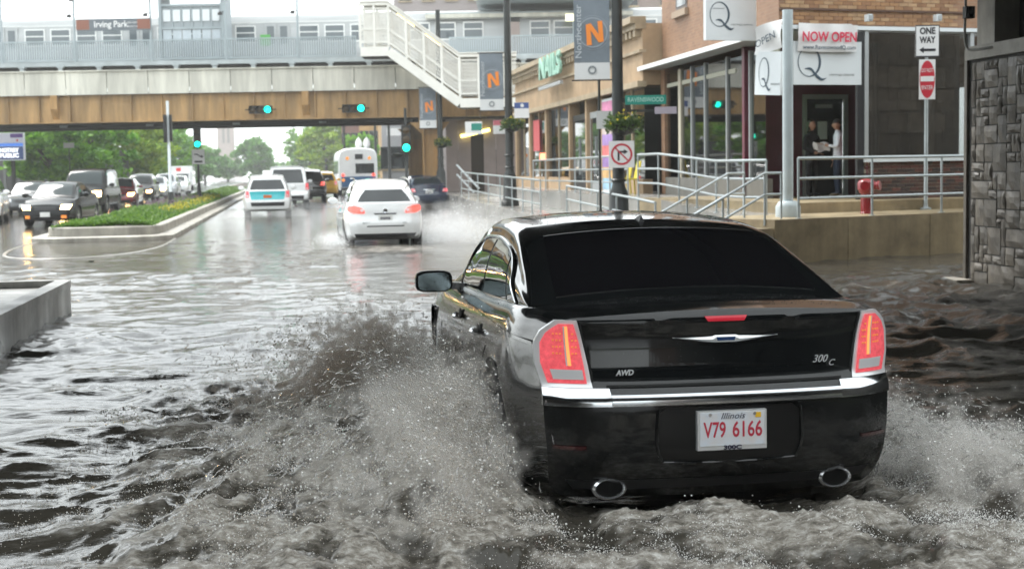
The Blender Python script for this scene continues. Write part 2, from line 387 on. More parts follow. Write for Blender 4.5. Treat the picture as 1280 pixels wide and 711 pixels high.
# ---------------- shared body outlines
def scaled(keys, k): return [(a, b * k) for a, b in keys]
SEDAN = dict(L=4.75, W=[(0, .80), (.35, .87), (1, .90), (3.4, .90), (4.2, .86), (4.75, .76)], T=[(0, 1.02), (.6, 1.04), (1.6, .98), (3.2, .94), (4.1, .86), (4.55, .76), (4.75, .70)],
    B=[(0, .30), (.5, .22), (4.2, .20), (4.75, .26)], crown=[(0, .03), (.8, .04), (3.2, .05), (4.2, .07), (4.75, .05)], wheels=[(.98, .325), (3.75, .325)],
    rprof=[(.2, .10), (.4, .02), (.6, 0), (.75, .05), (1.05, .10)], fprof=[(.2, .06), (.4, 0), (.6, .03), (.75, .14), (.9, .3)], rplan=(.06, .14, .85), fplan=(.10, .2, .85),
    g0=.55, g1=3.55, roof=[(.55, 1.03), (1.35, 1.385), (1.9, 1.45), (2.5, 1.44), (2.75, 1.40), (3.55, .95)], Wr=[(.55, .74), (1.4, .62), (2.6, .62), (3.55, .72)])
SUV = dict(L=4.62, W=[(0, .80), (.3, .87), (1, .905), (3.3, .905), (4.1, .87), (4.62, .76)], T=[(0, 1.02), (.5, 1.05), (2, 1.02), (3.2, 1.02), (4.1, .95), (4.45, .85), (4.62, .78)],
    B=[(0, .34), (.5, .26), (4.1, .25), (4.62, .30)], crown=[(0, .02), (.8, .03), (3.2, .05), (4.1, .08), (4.62, .05)], wheels=[(.88, .35), (3.57, .35)],
    rprof=[(.2, .12), (.42, .02), (.62, 0), (.80, .05), (1.06, .07)], fprof=[(.2, .06), (.4, 0), (.7, .03), (.85, .14), (1.0, .3)], rplan=(.05, .16, .85), fplan=(.10, .2, .85),
    g0=.14, g1=3.55, gslant=.62, gplan=.10, roof=[(.14, 1.56), (.9, 1.62), (1.7, 1.66), (2.4, 1.64), (2.8, 1.57), (3.55, 1.03)], Wr=[(.14, .60), (1, .64), (2.6, .64), (3.55, .74)])
BIGSUV = dict(L=5.15, W=[(0, .90), (.3, .97), (1, 1.0), (3.8, 1.0), (4.8, .96), (5.15, .88)], T=[(0, 1.12), (2, 1.12), (3.6, 1.14), (4.7, 1.10), (5.0, 1.04), (5.15, .96)],
    B=[(0, .42), (.5, .34), (4.6, .34), (5.15, .38)], crown=[(0, .02), (3.6, .05), (4.7, .06), (5.15, .04)], wheels=[(1.05, .385), (4.05, .385)], shoulder=.07, gin=.09,
    rprof=[(.3, .10), (.5, 0), (.68, 0), (.78, .08), (1.13, .09)], fprof=[(.3, .06), (.5, 0), (.8, .02), (1.0, .05), (1.12, .12)], rplan=(.03, .09, .95), fplan=(.06, .12, .95),
    g0=.10, g1=3.9, gslant=.22, gplan=.06, roof=[(.10, 1.86), (.8, 1.92), (2.4, 1.93), (3.0, 1.88), (3.25, 1.80), (3.9, 1.15)], Wr=[(.1, .76), (1, .78), (3, .78), (3.9, .84)])
def tweak(base, **k): d = dict(base); d.update(k); return d
def common_car(S, name, label, cat, loc, rz, paint, group=None, rear=True, lit=False, plate=True, detail=1, scale=1.0, wheels=True):
    o = thing(name, label, cat, loc, rz, group); o.scale = (scale,) * 3
    c = Car(S); c.body(paint, o); c.green(paint, o)
    suv = S.get('gslant', 0) > 0
    if suv:
        zt = S['roof'][0][1]; zb = S['T'][0][1]
        k = S.get('rgw', .86)
        if rear: c.patch(lambda a, b, off: c.gcap(a, b, off), [(-k, zb + .05), (k, zb + .05), (k * .95, zt - .07), (-k * .95, zt - .07)], 'rear_window', M_glass, o, 6, 10)
    else:
        y0 = S['g0']; y1 = S['roof'][1][0]
        if rear: c.patch(lambda a, b, off: c.gtop(a, b, off), [(y0 + .08, -.95), (y0 + .08, .95), (y1 - .02, .93), (y1 - .02, -.93)], 'rear_window', M_glass, o, 8, 8)
    R_ = S['roof']; y1 = R_[-1][0]; y0 = R_[-2][0]
    ws = c.patch(lambda a, b, off: c.gtop(a, b, off), [(y1 - .10, -.96), (y1 - .10, .96), (y0 + .02, .94), (y0 + .02, -.94)], 'windshield', MATS.get('windshield_glass') or mat('windshield_glass', (.03, .04, .042), .06, ior=1.35), o, 8, 8)
    for sd in (-1, 1):
        for q in S['win']:
            c.patch(lambda a, b, off, sd=sd: c.gside(sd, a, b, off), q, 'side_window', M_glass, o, 4, 5)
        if wheels:
            for yc, r in S['wheels']: c.wheel(yc, r, sd, o)
        ym = S['g1'] - .42; zm = pchip(S['T'], ym) + .09; xm = pchip(S['W'], ym)
        mbm = MB(); mbm.lathe([(.02, -.07), (.085, -.06), (.10, -.01), (.08, .05), (.02, .07)], 12, (0, 0, 0), 'Y')
        mbm.v = [(x * 1.25 + sd * (xm + .10), y + ym, z * .85 + zm) for x, y, z in mbm.v]; mbm.beam((sd * (xm - .1), ym, zm - .06), (sd * (xm + .05), ym, zm - .02), .05, .04)
        mr = mbm.build('door_mirror', paint, o, smooth=True)
    return o, c
# ================================================================== ground, roads, kerbs
M_asph = mat('wet_asphalt', (.055, .056, .058), .16, noise=(.8, .35), bump=(6, .12, .01), wet=.10)
M_conc = mat('concrete', (.34, .315, .27), .55, streak=.3, noise=(1.7, .32), bump=(9, .35, .01), wet=.2)
M_concl = mat('pale_concrete', (.42, .42, .40), .4, streak=.35, noise=(2.1, .3), bump=(9, .3, .01), wet=.2)
M_tanconc = mat('stained_tan_concrete', (.30, .235, .14), .5, streak=.22, noise=(1.6, .42), bump=(7, .4, .012), wet=.2)
M_walk = mat('wet_pavement', (.30, .29, .27), .22, noise=(.7, .25), bump=(5, .2, .01), wet=.12)
M_earth = mat('far_ground', (.10, .11, .08), .9, noise=(.05, .3))
def strip(name, pts, m):      # pts rows of (x, y, z)
    o = MB().grid(pts).build(name, m); return struct(o)
def roadz(Y): return float(np.interp(Y, [-20, 24, 40, 52, 75, 130, 700], [-.26, -.26, -.05, -.015, .0, .01, .02]))
struct(MB().add([(-900, -200, -.42), (900, -200, -.42), (900, 1600, -.42), (-900, 1600, -.42)], [(0, 1, 2, 3)]).build('ground', M_earth))
Ys = [-25, -10, 5, 15, 20, 24, 28, 32, 36, 40, 44, 48, 52, 58, 64, 70, 75, 90, 110, 130, 200, 350, 700]
strip('road', [[(x, y, roadz(y)) for x in (-13.5, -6.6, -3.0, 2, 6.7)] for y in Ys], M_asph)
# side street mouth that runs right in front of the corner terrace (flooded)
strip('side_street', [[(6.68, y, -.264), (10, y, -.264), (40, y + 8, -.264)] for y in (10, 16, 22, 26)], M_asph)
# far pavements with kerbs
for nm, xa, xb in (('left_pavement', -30, -13.5),):
    strip(nm, [[(xa, y, .15), (xb, y, .15), (xb, y, -.3)] for y in Ys], M_walk)
strip('right_pavement', [[(6.7, y, -.3), (6.7, y, .52), (9.4, y, .52), (30, y, .52)] for y in (60, 75, 100)] + [[(6.7, y, -.3), (6.7, y, .15), (9.4, y, .15), (30, y, .15)] for y in (130, 350, 700)], M_walk)
# lane marks
for y in range(60, 130, 12): struct(MB().box(.35, .47, y, y + 3, roadz(y) + .004, roadz(y) + .008).build('lane_marking', mat('road_paint', (.62, .62, .60), .4, noise=(3, .3))))
# ------------------------------------------------------------------ planted median
med = thing('planted_median', 'raised concrete median planter with green ground cover and yellow flowers', 'planter', (-4.9, 38, 0))
def outline(x0, x1, y0, y1, r, n=6):
    P = []
    for cx, cy, a0 in ((x1 - r, y0 + r, -90), (x1 - .01, y1, 0), (x0 + .01, y1, 180), (x0 + r, y0 + r, 180)):
        if cy == y1: P.append((cx, cy)); continue
        for k in range(n + 1): a = R(a0 + 90 * k / n); P.append((cx + r * math.cos(a), cy + r * math.sin(a)))
    return P
def kerb_ring(poly, wd, z0, z1):
    mb = MB(); n = len(poly); c = Vector((-4.9, 70, 0)); inn = []
    for i, p in enumerate(poly):
        a = Vector(poly[i - 1]); b = Vector(poly[(i + 1) % n]); t = (b - a).normalized(); inn.append((p[0] - t.y * wd, p[1] + t.x * wd))
    q = .025
    mid = [(p[0] * (1 - .12) + i_[0] * .12, p[1] * (1 - .12) + i_[1] * .12) for p, i_ in zip(poly, inn)]
    rows = [[(x, y, z0) for x, y in poly], [(x, y, z1 - q) for x, y in poly], [(x, y, z1) for x, y in mid], [(x, y, z1) for x, y in inn], [(x, y, z1 - .12) for x, y in inn]]
    rows = [r + [r[0]] for r in rows]; mb.grid(rows); return mb
kerb_ring(outline(-6.75, -3.15, 37.6, 180, 1.0), .38, -.3, .12).build('lower_kerb', M_conc, med, smooth=True, world=True)
kerb_ring(outline(-6.45, -3.5, 38.4, 180, 1.0), .22, .05, .34).build('upper_kerb', M_conc, med, smooth=True, world=True)
MB().prism([(x * 1, y) for x, y in outline(-6.25, -3.7, 38.7, 179, .9)], (.0, .26)).build('soil', mat('soil', (.05, .04, .03), .9, noise=(4, .4)), med, world=True)
apr = catmull([(-6.5, 38.2, .02), (-6.5, 34.5, .02), (-6.0, 31.4, .02), (-4.9, 30.2, .02), (-3.7, 31.2, .02), (-3.15, 34, .02), (-3.1, 38.2, .02)], 8)
mb = MB(); mb.tube([(p.x, p.y, -.03) for p in apr], .05, 8); mb.build('apron_kerb', mat('wet_kerb', (.20, .185, .155), .3, noise=(2, .3)), med, smooth=True, world=True)
MB().prism([(p.x, p.y) for p in apr], (-.25, -.03)).build('apron', M_conc, med, world=True)
# leaf tufts (ground cover) as one mass
def leaf_mesh(name, pts, size, m, up=.6, parent=None, kind=None, seed=1, aspect=.55):
    """many small two-triangle leaves at pts (N x 3)"""
    r = np.random.default_rng(seed); N = len(pts)
    d = r.normal(size=(N, 3)); d[:, 2] = np.abs(d[:, 2]) * up + .05; d /= np.linalg.norm(d, axis=1)[:, None]
    a = np.cross(d, r.normal(size=(N, 3))); a /= np.linalg.norm(a, axis=1)[:, None]
    s = (size * r.uniform(.6, 1.4, N))[:, None]
    nrm = np.cross(d, a)
    V = np.stack([pts, pts + d * s * .5 + a * s * aspect * .5 + nrm * s * .08, pts + d * s, pts + d * s * .5 - a * s * aspect * .5 + nrm * s * .08], 1).reshape(-1, 3)
    F = np.arange(N * 4).reshape(-1, 4)
    me = bpy.data.meshes.new(name); me.vertices.add(N * 4); me.vertices.foreach_set('co', V.ravel())
    me.loops.add(N * 4); me.loops.foreach_set('vertex_index', F.ravel().astype(np.int32)); me.polygons.add(N)
    me.polygons.foreach_set('loop_start', np.arange(0, N * 4, 4, dtype=np.int32))
    me.update(calc_edges=True); me.validate()
    at = me.attributes.new('tone', 'FLOAT', 'FACE'); at.data.foreach_set('value', r.uniform(0, 1, N).astype(np.float32))
    me.materials.append(m); o = bpy.data.objects.new(name, me); C.objects.link(o)
    if parent is not None:
        o.parent = parent; Mi = pm(parent).inverted(); me.transform(Mi)
    if kind: o['kind'] = kind
    return o
def leafmat(name, c1, c2):
    if name in MATS: return MATS[name]
    m = bpy.data.materials.new(name); m.use_nodes = True; MATS[name] = m; t = m.node_tree; b = t.nodes['Principled BSDF']; lk = t.links.new
    a = t.nodes.new('ShaderNodeAttribute'); a.attribute_name = 'tone'
    mx = t.nodes.new('ShaderNodeMix'); mx.data_type = 'RGBA'; mx.inputs[6].default_value = c1 + (1,); mx.inputs[7].default_value = c2 + (1,); lk(a.outputs['Fac'], mx.inputs[0])
    b.inputs['Roughness'].default_value = .5; lk(mx.outputs[2], b.inputs['Base Color'])
    tr = t.nodes.new('ShaderNodeBsdfTranslucent'); lk(mx.outputs[2], tr.inputs[0]); ms = t.nodes.new('ShaderNodeMixShader'); ms.inputs[0].default_value = .35
    lk(b.outputs[0], ms.inputs[1]); lk(tr.outputs[0], ms.inputs[2]); lk(ms.outputs[0], t.nodes['Material Output'].inputs[0]); return m
n = 26000
py = 38.8 + (rng.uniform(0, 1, n) ** 2.0) * 85; px = rng.uniform(-6.2, -3.75, n)
hh = .26 + .24 * (.5 + .5 * np.sin(px * 2.1 + py * .9) * np.sin(py * .53 + 1)) * (1 - ((px + 4.95) / 1.35) ** 2).clip(0) + rng.uniform(-.02, .1, n) * .6
leaf_mesh('ground_cover', np.stack([px, py, hh], 1), .11, leafmat('ground_cover_leaf', (.05, .13, .015), (.16, .28, .04)), .8, med, 'stuff', 3)
n = 700; py = 50 + rng.uniform(0, 1, n) ** 1.4 * 26; px = rng.uniform(-4.6, -3.75, n)
leaf_mesh('yellow_flowers', np.stack([px, py, .50 + rng.uniform(-.1, .08, n)], 1), .07, leafmat('yellow_petal', (.35, .30, .01), (.55, .48, .03)), .8, med, 'stuff', 4)
n = 900; py = 54 + rng.uniform(0, 1, n) * 18; px = rng.uniform(-5.8, -4.4, n)
leaf_mesh('purple_flowers', np.stack([px, py, .53 + rng.uniform(-.05, .1, n)], 1), .06, leafmat('purple_petal', (.16, .10, .14), (.22, .15, .2)), .8, med, 'stuff', 5)
# ------------------------------------------------------------------ low concrete barrier island at the left
bar = thing('concrete_barrier', 'low pale concrete barrier island standing in the flood with a wet top', 'barrier', (-4.2, 12, 0))
mb = MB(); P = [(-5.8, 18.75), (-2.9, 18.75), (-2.82, 18.65), (-2.78, 6), (-5.8, 6)][::-1]
mb.prism(P, (-.3, .30)); mb.build('barrier_wall', M_concl, bar, world=True)
mb = MB(); mb.prism([(-2.98, 6), (-2.785, 6), (-2.805, 18.60), (-2.99, 18.60)], (.302, .385)); mb.prism([(-5.8, 18.602), (-2.83, 18.602), (-2.9, 18.735), (-5.8, 18.735)], (.302, .385))
mb.build('barrier_rim', M_concl, bar, world=True)
# ------------------------------------------------------------------ railway viaduct overhead and its stone abutment
M_steel = mat('dark_steel', (.022, .022, .022), .6, noise=(2, .4), bump=(14, .2, .005))
via = thing('railway_viaduct', 'dark steel railway viaduct resting on the stone abutment', 'viaduct', (0, 11, 0))
MB().box(-32, 16, 7.0, 20.2, 5.25, 5.8).build('deck', M_steel, via, world=True); MB().box(-32, 16, -22, -.9, 5.25, 5.8).build('deck', M_steel, via, world=True); MB().box(-32, -7.5, -.88, 6.98, 5.25, 5.8).build('deck', M_steel, via, world=True)  # rear and left decks added unseen to darken reflections; gap lights the splash
for y in (-21.8, -11, -1.1, 7.2, 14.4, 19.95):
    mb = MB(); mb.box(-32, 16, y - .02, y + .02, 4.45, 5.25); mb.box(-32, 16, y - .22, y + .22, 4.40, 4.45); mb.build('girder', M_steel, via, world=True)
for x in range(-28, 14, 4):
    mb = MB(); mb.box(x - .02, x + .02, 7.4, 19.9, 4.75, 5.248); mb.build('cross_beam', M_steel, via, world=True)
M_stone = mat('grey_rough_stone', (.115, .100, .080), .5, vary=.28, noise=(5, .4), bump=(26, .5, .008), wet=.2)
M_mort = mat('dark_mortar', (.045, .043, .04), .8, noise=(12, .3))
ab = thing('stone_abutment', 'tall rough grey stone abutment wall at the edge of the flood', 'wall', (9.3, 19.1, 0))
AX = 9.33
MB().box(AX, 11.5, -34, 19.02, -.4, 3.06).build('backing', M_mort, ab, world=True)
mb = MB(); mb.box(AX - .06, 11.6, -34, 19.04, 3.06, 3.24); mb.build('coping', mat('stone_coping', (.25, .235, .20), .5, noise=(3, .3), bump=(15, .5, .01)), ab, world=True)
mb = MB(); mb.box(AX - .04, AX + .4, 19.022, 19.10, -.4, 3.2); mb.build('corner_strip', M_stone, ab, world=True)
mb = MB(); mb.box(AX - .30, AX - .055, 18.75, 19.35, -.4, .03); mb.build('footing', M_conc, ab, world=True)
def stones(par, x, y0, y1, z0, z1, u=.125, seed=3):
    r = random.Random(seed); nc = int((y1 - y0) / u); nr = int((z1 - z0) / u); used = [[False] * nr for _ in range(nc)]; cnt = 0
    for j in range(nr):
        for i in range(nc):
            if used[i][j]: continue
            wv, hv = r.choice([(2, 1), (3, 2), (2, 2), (3, 3), (1, 2), (2, 3), (4, 2), (1, 1), (3, 1)])
            while wv > 1 and (i + wv > nc or any(used[i + k][j] for k in range(min(wv, nc - i)))): wv -= 1
            while hv > 1 and (j + hv > nr or any(used[i + k][j + l] for k in range(wv) for l in range(min(hv, nr - j)))): hv -= 1
            if i + wv > nc: wv = nc - i
            for k in range(wv):
                for l in range(hv): used[i + k][j + l] = True
            g = .009; a0, a1 = y0 + i * u + g, y0 + (i + wv) * u - g; b0, b1 = z0 + j * u + g, z0 + (j + hv) * u - g
            pr = .022 + r.uniform(0, .02); rows = []
            for q in range(4):
                row = []
                for p in range(4):
                    e = p in (0, 3) or q in (0, 3); row.append((x - (pr * .45 if e else pr) - r.uniform(-.007, .008), a0 + (a1 - a0) * p / 3, b0 + (b1 - b0) * q / 3))
                rows.append(row)
            mb = MB(); mb.grid(rows)
            E = rows[0][:-1] + [rw[-1] for rw in rows[:-1]] + rows[-1][:0:-1] + [rw[0] for rw in rows[:0:-1]]; k = len(E)
            mb.add(E + [(x + .01, q[1], q[2]) for q in E], [(m_, (m_ + 1) % k, k + (m_ + 1) % k, k + m_) for m_ in range(k)])
            mb.build('stone', M_stone, par, world=True); cnt += 1
    return cnt
ns = stones(ab, AX, 15.8, 19.0, -.35, 3.05)
mb = MB(); mb.box(AX + .02, AX + .40, 18.35, 18.85, 3.24, 4.40); mb.build('bearing_pier', M_conc, ab, world=True)
mb = MB(); mb.box(AX + .35, 11.5, 12, 18.3, 3.242, 4.39); mb.build('shaded_gap', mat('gap_shade', (.006, .006, .006), .9), ab, world=True)  # near-black block painted as the shade in the bearing gap
cond = [at_d(1207, 0, 19.6), at_d(1207, 10, 19.6), at_d(1206, 40, 19.6), at_d(1208, 58, 19.6), at_d(1216, 63, 19.5), at_d(1245, 58, 19.2), at_d(1285, 50, 18.9)]
tag(MB().tube(catmull(cond, 5), .018, 6).build('cable', M_concl, smooth=True), 'pale loose cable drooping along the coping of the stone abutment', 'cable')
jb = thing('junction_box', 'small dark electrical junction box above the stone abutment edge', 'box', at_d(1211, 20, 19.5))
p = at_d(1211, 16, 19.5); MB().cbox(p, (.13, .10, .16)).build('box_body', M_steel, jb, world=True)
MB().cbox((p.x, p.y - .06, p.z), (.09, .03, .12)).build('box_cover', M_blackp if 'black_plastic' in MATS else M_steel, jb, world=True)

# unseen wall and warehouse added to darken what the sedan reflects
oa = thing('unseen_stone_wall', 'unseen grey stone wall added to darken the sedan reflections', 'wall', (-17, 5, 0))
MB().box(-19, -17, -40, 18, -.4, 4.38).build('wall', M_stone, oa, world=True); MB().box(-19.1, -16.92, -40, 18.1, 3.0, 3.2).build('coping', M_conc, oa, world=True)
wh = thing('unseen_warehouse', 'unseen brown brick warehouse added to darken the sedan reflections', 'building', (16, -30, 0))
MB().box(9.6, 24, -75, -12, -.3, 13).build('wall', mat('warehouse_brick', (.12, .07, .05), .7, noise=(.7, .3)), wh, world=True)
for k in range(8):
    for j in range(3): MB().box(9.54, 9.62, -70 + k * 7.3, -67 + k * 7.3, 3.6 + j * 3, 5.4 + j * 3).build('window', mat('warehouse_glass', (.05, .06, .07), .1), wh, world=True)
# ================================================================== corner terrace, ramps and railings
M_rail = mat('galvanised_rail', (.42, .46, .47), .35, .6, noise=(6, .15))
F2 = Vector((math.cos(R(11.5)), math.sin(R(11.5)), 0)); FN = Vector((F2.y, -F2.x, 0))          # along / out of the skewed facade
COR = Vector((9.36, 27.1, 0))
def f2(s, out, z): return COR + F2 * s + FN * out + Vector((0, 0, z))
wA = at_z(968, 275, .74); wB = at_z(1206, 265, .74); wd = (wB - wA); wd.z = 0; wd.normalize(); wB = wA + wd * 12
terr = thing('corner_terrace', 'stained tan concrete terrace wall with steps at the shop corner', 'terrace', (wA.x, wA.y, 0))
bk = Vector((-wd.y, wd.x, 0))
def wp(s, b, z): p = wA + wd * s + bk * b; return (p.x, p.y, z)
xe = 0.0; seam = [0, 1.62, 3.55, 5.5, 12]
for a, b in zip(seam[:-1], seam[1:]):
    mb = MB(); g = .008; mb.hexa([wp(a + g, 0, -.4), wp(b - g, 0, -.4), wp(b - g, .30, -.4), wp(a + g, .30, -.4), wp(a + g, 0, .74), wp(b - g, 0, .74), wp(b - g, .30, .74), wp(a + g, .30, .74)])
    mb.build('wall_panel', M_tanconc, terr, world=True)
mb = MB(); mb.prism([wp(0, .301, 0)[:2], wp(12, .301, 0)[:2], wp(12, 2.2, 0)[:2], wp(0, 2.2, 0)[:2]], (-.4, .735)); mb.build('lower_floor', M_tanconc, terr, world=True)
mb = MB(); q0 = f2(-.2, 1.1, 0); q1 = f2(14, 1.1, 0); q2 = f2(14, -6, 0); q3 = f2(-.2, -6, 0)
mb.prism([(q.x, q.y) for q in (q0, q1, q2, q3)], (-.4, .93)); mb.build('upper_floor', M_tanconc, terr, world=True)
# sloping apron between the two levels
# raised walk along the shops and lower walk at the kerb
PLAT = 8.2
def wz(Y): return float(np.interp(Y, [26, 29, 36.4, 40.4, 60, 64], [-.10, .0, .17, .29, .5, .52]))
ysw = [26, 29, 32.5, 36.4, 40.4, 46, 52, 60, 60.01]
struct(MB().grid([[(6.72, y, -.35), (6.72, y, wz(y)), (6.9, y, wz(y)), (PLAT, y, wz(y))] for y in ysw]).build('lower_walk', M_walk))
def pz(Y): return float(np.interp(Y, [26.4, 27.7, 32.2, 34, 60], [.70, .72, .92, .92, .86]))
ysp = [26.4, 27.7, 30, 32.2, 34, 40, 50, 61]
struct(MB().grid([[(PLAT, y, wz(y) - .3), (PLAT, y, pz(y)), (PLAT + .25, y, pz(y)), (9.45, y, pz(y))] for y in ysp]).build('raised_walk', M_walk))
struct(MB().box(PLAT, 9.5, 61, 61.3, -.3, .86).build('raised_walk_end', M_conc))
def railing(name, label, pts, h=1.02, n=3, r=.024, group='pipe railings along the walks', every=1, endcap=True, posts=None):
    """pts = foot points of the posts"""
    o = thing(name, label, 'railing', pts[0], 0, group); P = [Vector(p) for p in pts]
    for k in range(n):
        z = h * (1 - k / n)
        MB().tube([p + Vector((0, 0, z)) for p in P], r * (1.0 if k else 1.15), 8).build('rail', M_rail, o, smooth=True, world=True)
    for i, p in enumerate(P):
        if posts is not None and i not in posts: continue
        mb = MB(); mb.tube([p - Vector((0, 0, .03)), p + Vector((0, 0, h))], r * .95, 8); mb.lathe([(.06, 0), (.06, .012), (.03, .016)], 10, p); mb.build('post', M_rail, o, smooth=True, world=True)
    return o
railing('pipe_railing', 'pipe railing on the tan terrace wall beside the red standpipe', [wp(s, .12, .74) for s in (.62, 2.28, 3.95, 5.6, 7.3)])
railing('pipe_railing', 'long pipe railing between the flooded road and the lower walk', [(6.9, y, wz(y)) for y in (40.4, 41.9, 43.6, 45.8, 48.5, 51.5, 54.5, 57.5, 60)])
railing('pipe_railing', 'pipe railing sloping down behind the black sedan roof', [(6.9, y, wz(y)) for y in (36.4, 34.6, 32.6, 30.6, 28.6, 27.2)])
railing('pipe_railing', 'pipe railing on the raised walk in front of the shop doors', [(PLAT + .1, y, pz(y)) for y in (50, 47.5, 45, 42.4, 40, 37.6, 35.5)])
railing('pipe_railing', 'pipe railing with a bend along the shop ramp towards the corner column', [(PLAT + .1, y, pz(y)) for y in (34.4, 32.4, 30.6, 29.2, 27.8)] + [tuple(at_d(930, 300, 26.9).xy) + (.72,), tuple(at_d(958, 300, 26.6).xy) + (.72,)])
# steps with two handrails
st = thing('corner_steps', 'short concrete steps beside the corner column with pipe handrails', 'steps', (8.0, 24.6, 0))
sA = Vector(wp(0, 0, 0)); sdir = Vector((-math.cos(R(20)), -math.sin(R(20)), 0))
for k in range(5):
    a = sA + sdir * (.02 + k * .34); b = a + sdir * .34; t = bk * 1.5; z = .60 - k * .16
    mb = MB(); mb.prism([(q.x, q.y) for q in (a, a + t, b + t, b)], (-.4, z)); mb.build('step', M_tanconc, st, world=True)
for off in (.25, 1.25):
    f0 = sA + bk * off + Vector((0, 0, .74)); f1 = f0 - sdir * .35; f2_ = f0 + sdir * 1.75; f2_.z = -.05
    for h in (.78, .42):
        MB().tube([f1 + Vector((0, 0, h)), f0 + Vector((0, 0, h)), f2_ + Vector((0, 0, h))], .022, 8).build('handrail', M_rail, st, smooth=True, world=True)
    for f in (f1, f0, f0.lerp(f2_, .5), f2_): MB().tube([f + Vector((0, 0, -.1)), f + Vector((0, 0, .78))], .02, 8).build('post', M_rail, st, smooth=True, world=True)
# red fire standpipe
sp = at_z(1083, 267, .735)
M_red = mat('red_enamel', (.26, .012, .018), .3, coat=.5, noise=(5, .2))
fd = thing('fire_standpipe', 'stout red fire standpipe with twin outlets on the terrace', 'standpipe', sp)
MB().lathe([(.115, 0), (.115, .02), (.105, .03), (.105, .36), (.13, .38), (.14, .42)], 20).build('barrel', M_red, fd, smooth=True)
mb = MB(); mb.lathe([(.14, .42), (.16, .44), (.165, .56), (.14, .60), (.09, .63), (.0, .64)], 20); mb.build('head', M_red, fd, smooth=True)
for a in (-.5, .9):
    d = Vector((math.sin(a), -math.cos(a), 0)); cpt = Vector((0, 0, .51))
    MB().tube([cpt + d * .1, cpt + d * .20, cpt + d * .21, cpt + d * .25], [.07, .07, .085, .085], 14).build('outlet', M_red, fd, smooth=True)
# grey corner column
cb = at_z(985, 271, .735)
col = thing('corner_column', 'pale grey steel column on a round concrete base at the shop corner', 'column', (cb.x, cb.y, .735))
MB().lathe([(.22, 0), (.22, .18), (.17, .26), (.14, .28)], 20).build('base', mat('pale_grey_paint', (.46, .52, .54), .4, noise=(3, .12)), col, smooth=True)
MB().lathe([(.092, .27), (.092, 3.62)], 20).build('shaft', MATS['pale_grey_paint'], col, smooth=True)
# ================================================================== corner building
M_brickt = mat('tan_brick', (.30, .165, .08), .7, noise=(3, .35), bump=(20, .4, .01))
M_brickr = mat('red_brown_brick', (.10, .045, .032), .6, noise=(4, .45), bump=(20, .4, .01))
M_mortar = mat('pale_mortar', (.27, .24, .19), .8, noise=(8, .2))
M_mortt = mat('tan_mortar', (.22, .14, .08), .8, noise=(8, .2))
M_maroon = mat('maroon_paint', (.15, .03, .05), .35, noise=(2, .2))
M_signw = mat('sign_white', (.66, .70, .72), .45, noise=(1.5, .05)); M_signink = mat('sign_ink', (.05, .08, .11), .4); M_grey = mat('mid_grey_frame', (.38, .40, .41), .4, .2)
def brickmat(name, c1, c2, mort, sc=1.0):
    m = bpy.data.materials.new(name); m.use_nodes = True; MATS[name] = m; t = m.node_tree; b = t.nodes['Principled BSDF']; lk = t.links.new
    tc = t.nodes.new('ShaderNodeTexCoord'); sx = t.nodes.new('ShaderNodeSeparateXYZ'); lk(tc.outputs['Object'], sx.inputs[0])
    ad = t.nodes.new('ShaderNodeMath'); lk(sx.outputs[0], ad.inputs[0]); lk(sx.outputs[1], ad.inputs[1]); cx = t.nodes.new('ShaderNodeCombineXYZ'); lk(ad.outputs[0], cx.inputs[0]); lk(sx.outputs[2], cx.inputs[1])
    br = t.nodes.new('ShaderNodeTexBrick'); lk(cx.outputs[0], br.inputs['Vector']); br.inputs['Color1'].default_value = c1 + (1,); br.inputs['Color2'].default_value = c2 + (1,); br.inputs['Mortar'].default_value = mort + (1,)
    br.inputs['Scale'].default_value = 1 / sc; br.inputs['Brick Width'].default_value = .215; br.inputs['Row Height'].default_value = .075; br.inputs['Mortar Size'].default_value = .006
    n = t.nodes.new('ShaderNodeTexNoise'); n.inputs['Scale'].default_value = .8; n.inputs['Detail'].default_value = 6; lk(tc.outputs['Object'], n.inputs['Vector'])
    r = t.nodes.new('ShaderNodeMapRange'); r.inputs[3].default_value = .6; r.inputs[4].default_value = 1.35; lk(n.outputs['Fac'], r.inputs[0])
    vm = t.nodes.new('ShaderNodeVectorMath'); vm.operation = 'SCALE'; lk(br.outputs[0], vm.inputs[0]); lk(r.outputs[0], vm.inputs['Scale']); lk(vm.outputs[0], b.inputs['Base Color'])
    bp = t.nodes.new('ShaderNodeBump'); bp.inputs['Strength'].default_value = .5; bp.inputs['Distance'].default_value = .008; bp.invert = True; lk(br.outputs['Fac'], bp.inputs['Height']); lk(bp.outputs[0], b.inputs['Normal'])
    b.inputs['Roughness'].default_value = .6; return m
M_bwall = brickmat('side_brick', (.27, .145, .08), (.21, .11, .06), (.24, .16, .10))
bld = thing('corner_shop_building', 'two-storey tan brick corner building with white lettered shop signs', 'building', (COR.x, COR.y, .9))
LZ = 4.34                                                     # lintel height
# upper brick storey (backing) : road side and skewed front
fA, fB = f2(0, 0, 0), f2(16, 0, 0)
far = Vector((9.92, 38.2, 0)); fA0 = Vector((9.92, 28.6, 0)); back = far + Vector((14, 2.8, 0))
mb = MB(); mb.prism([(q.x, q.y) for q in (fA, fB, back, far, fA0)], (LZ + .02, 9.5)); up = mb.build('upper_wall', M_bwall, bld, world=True)
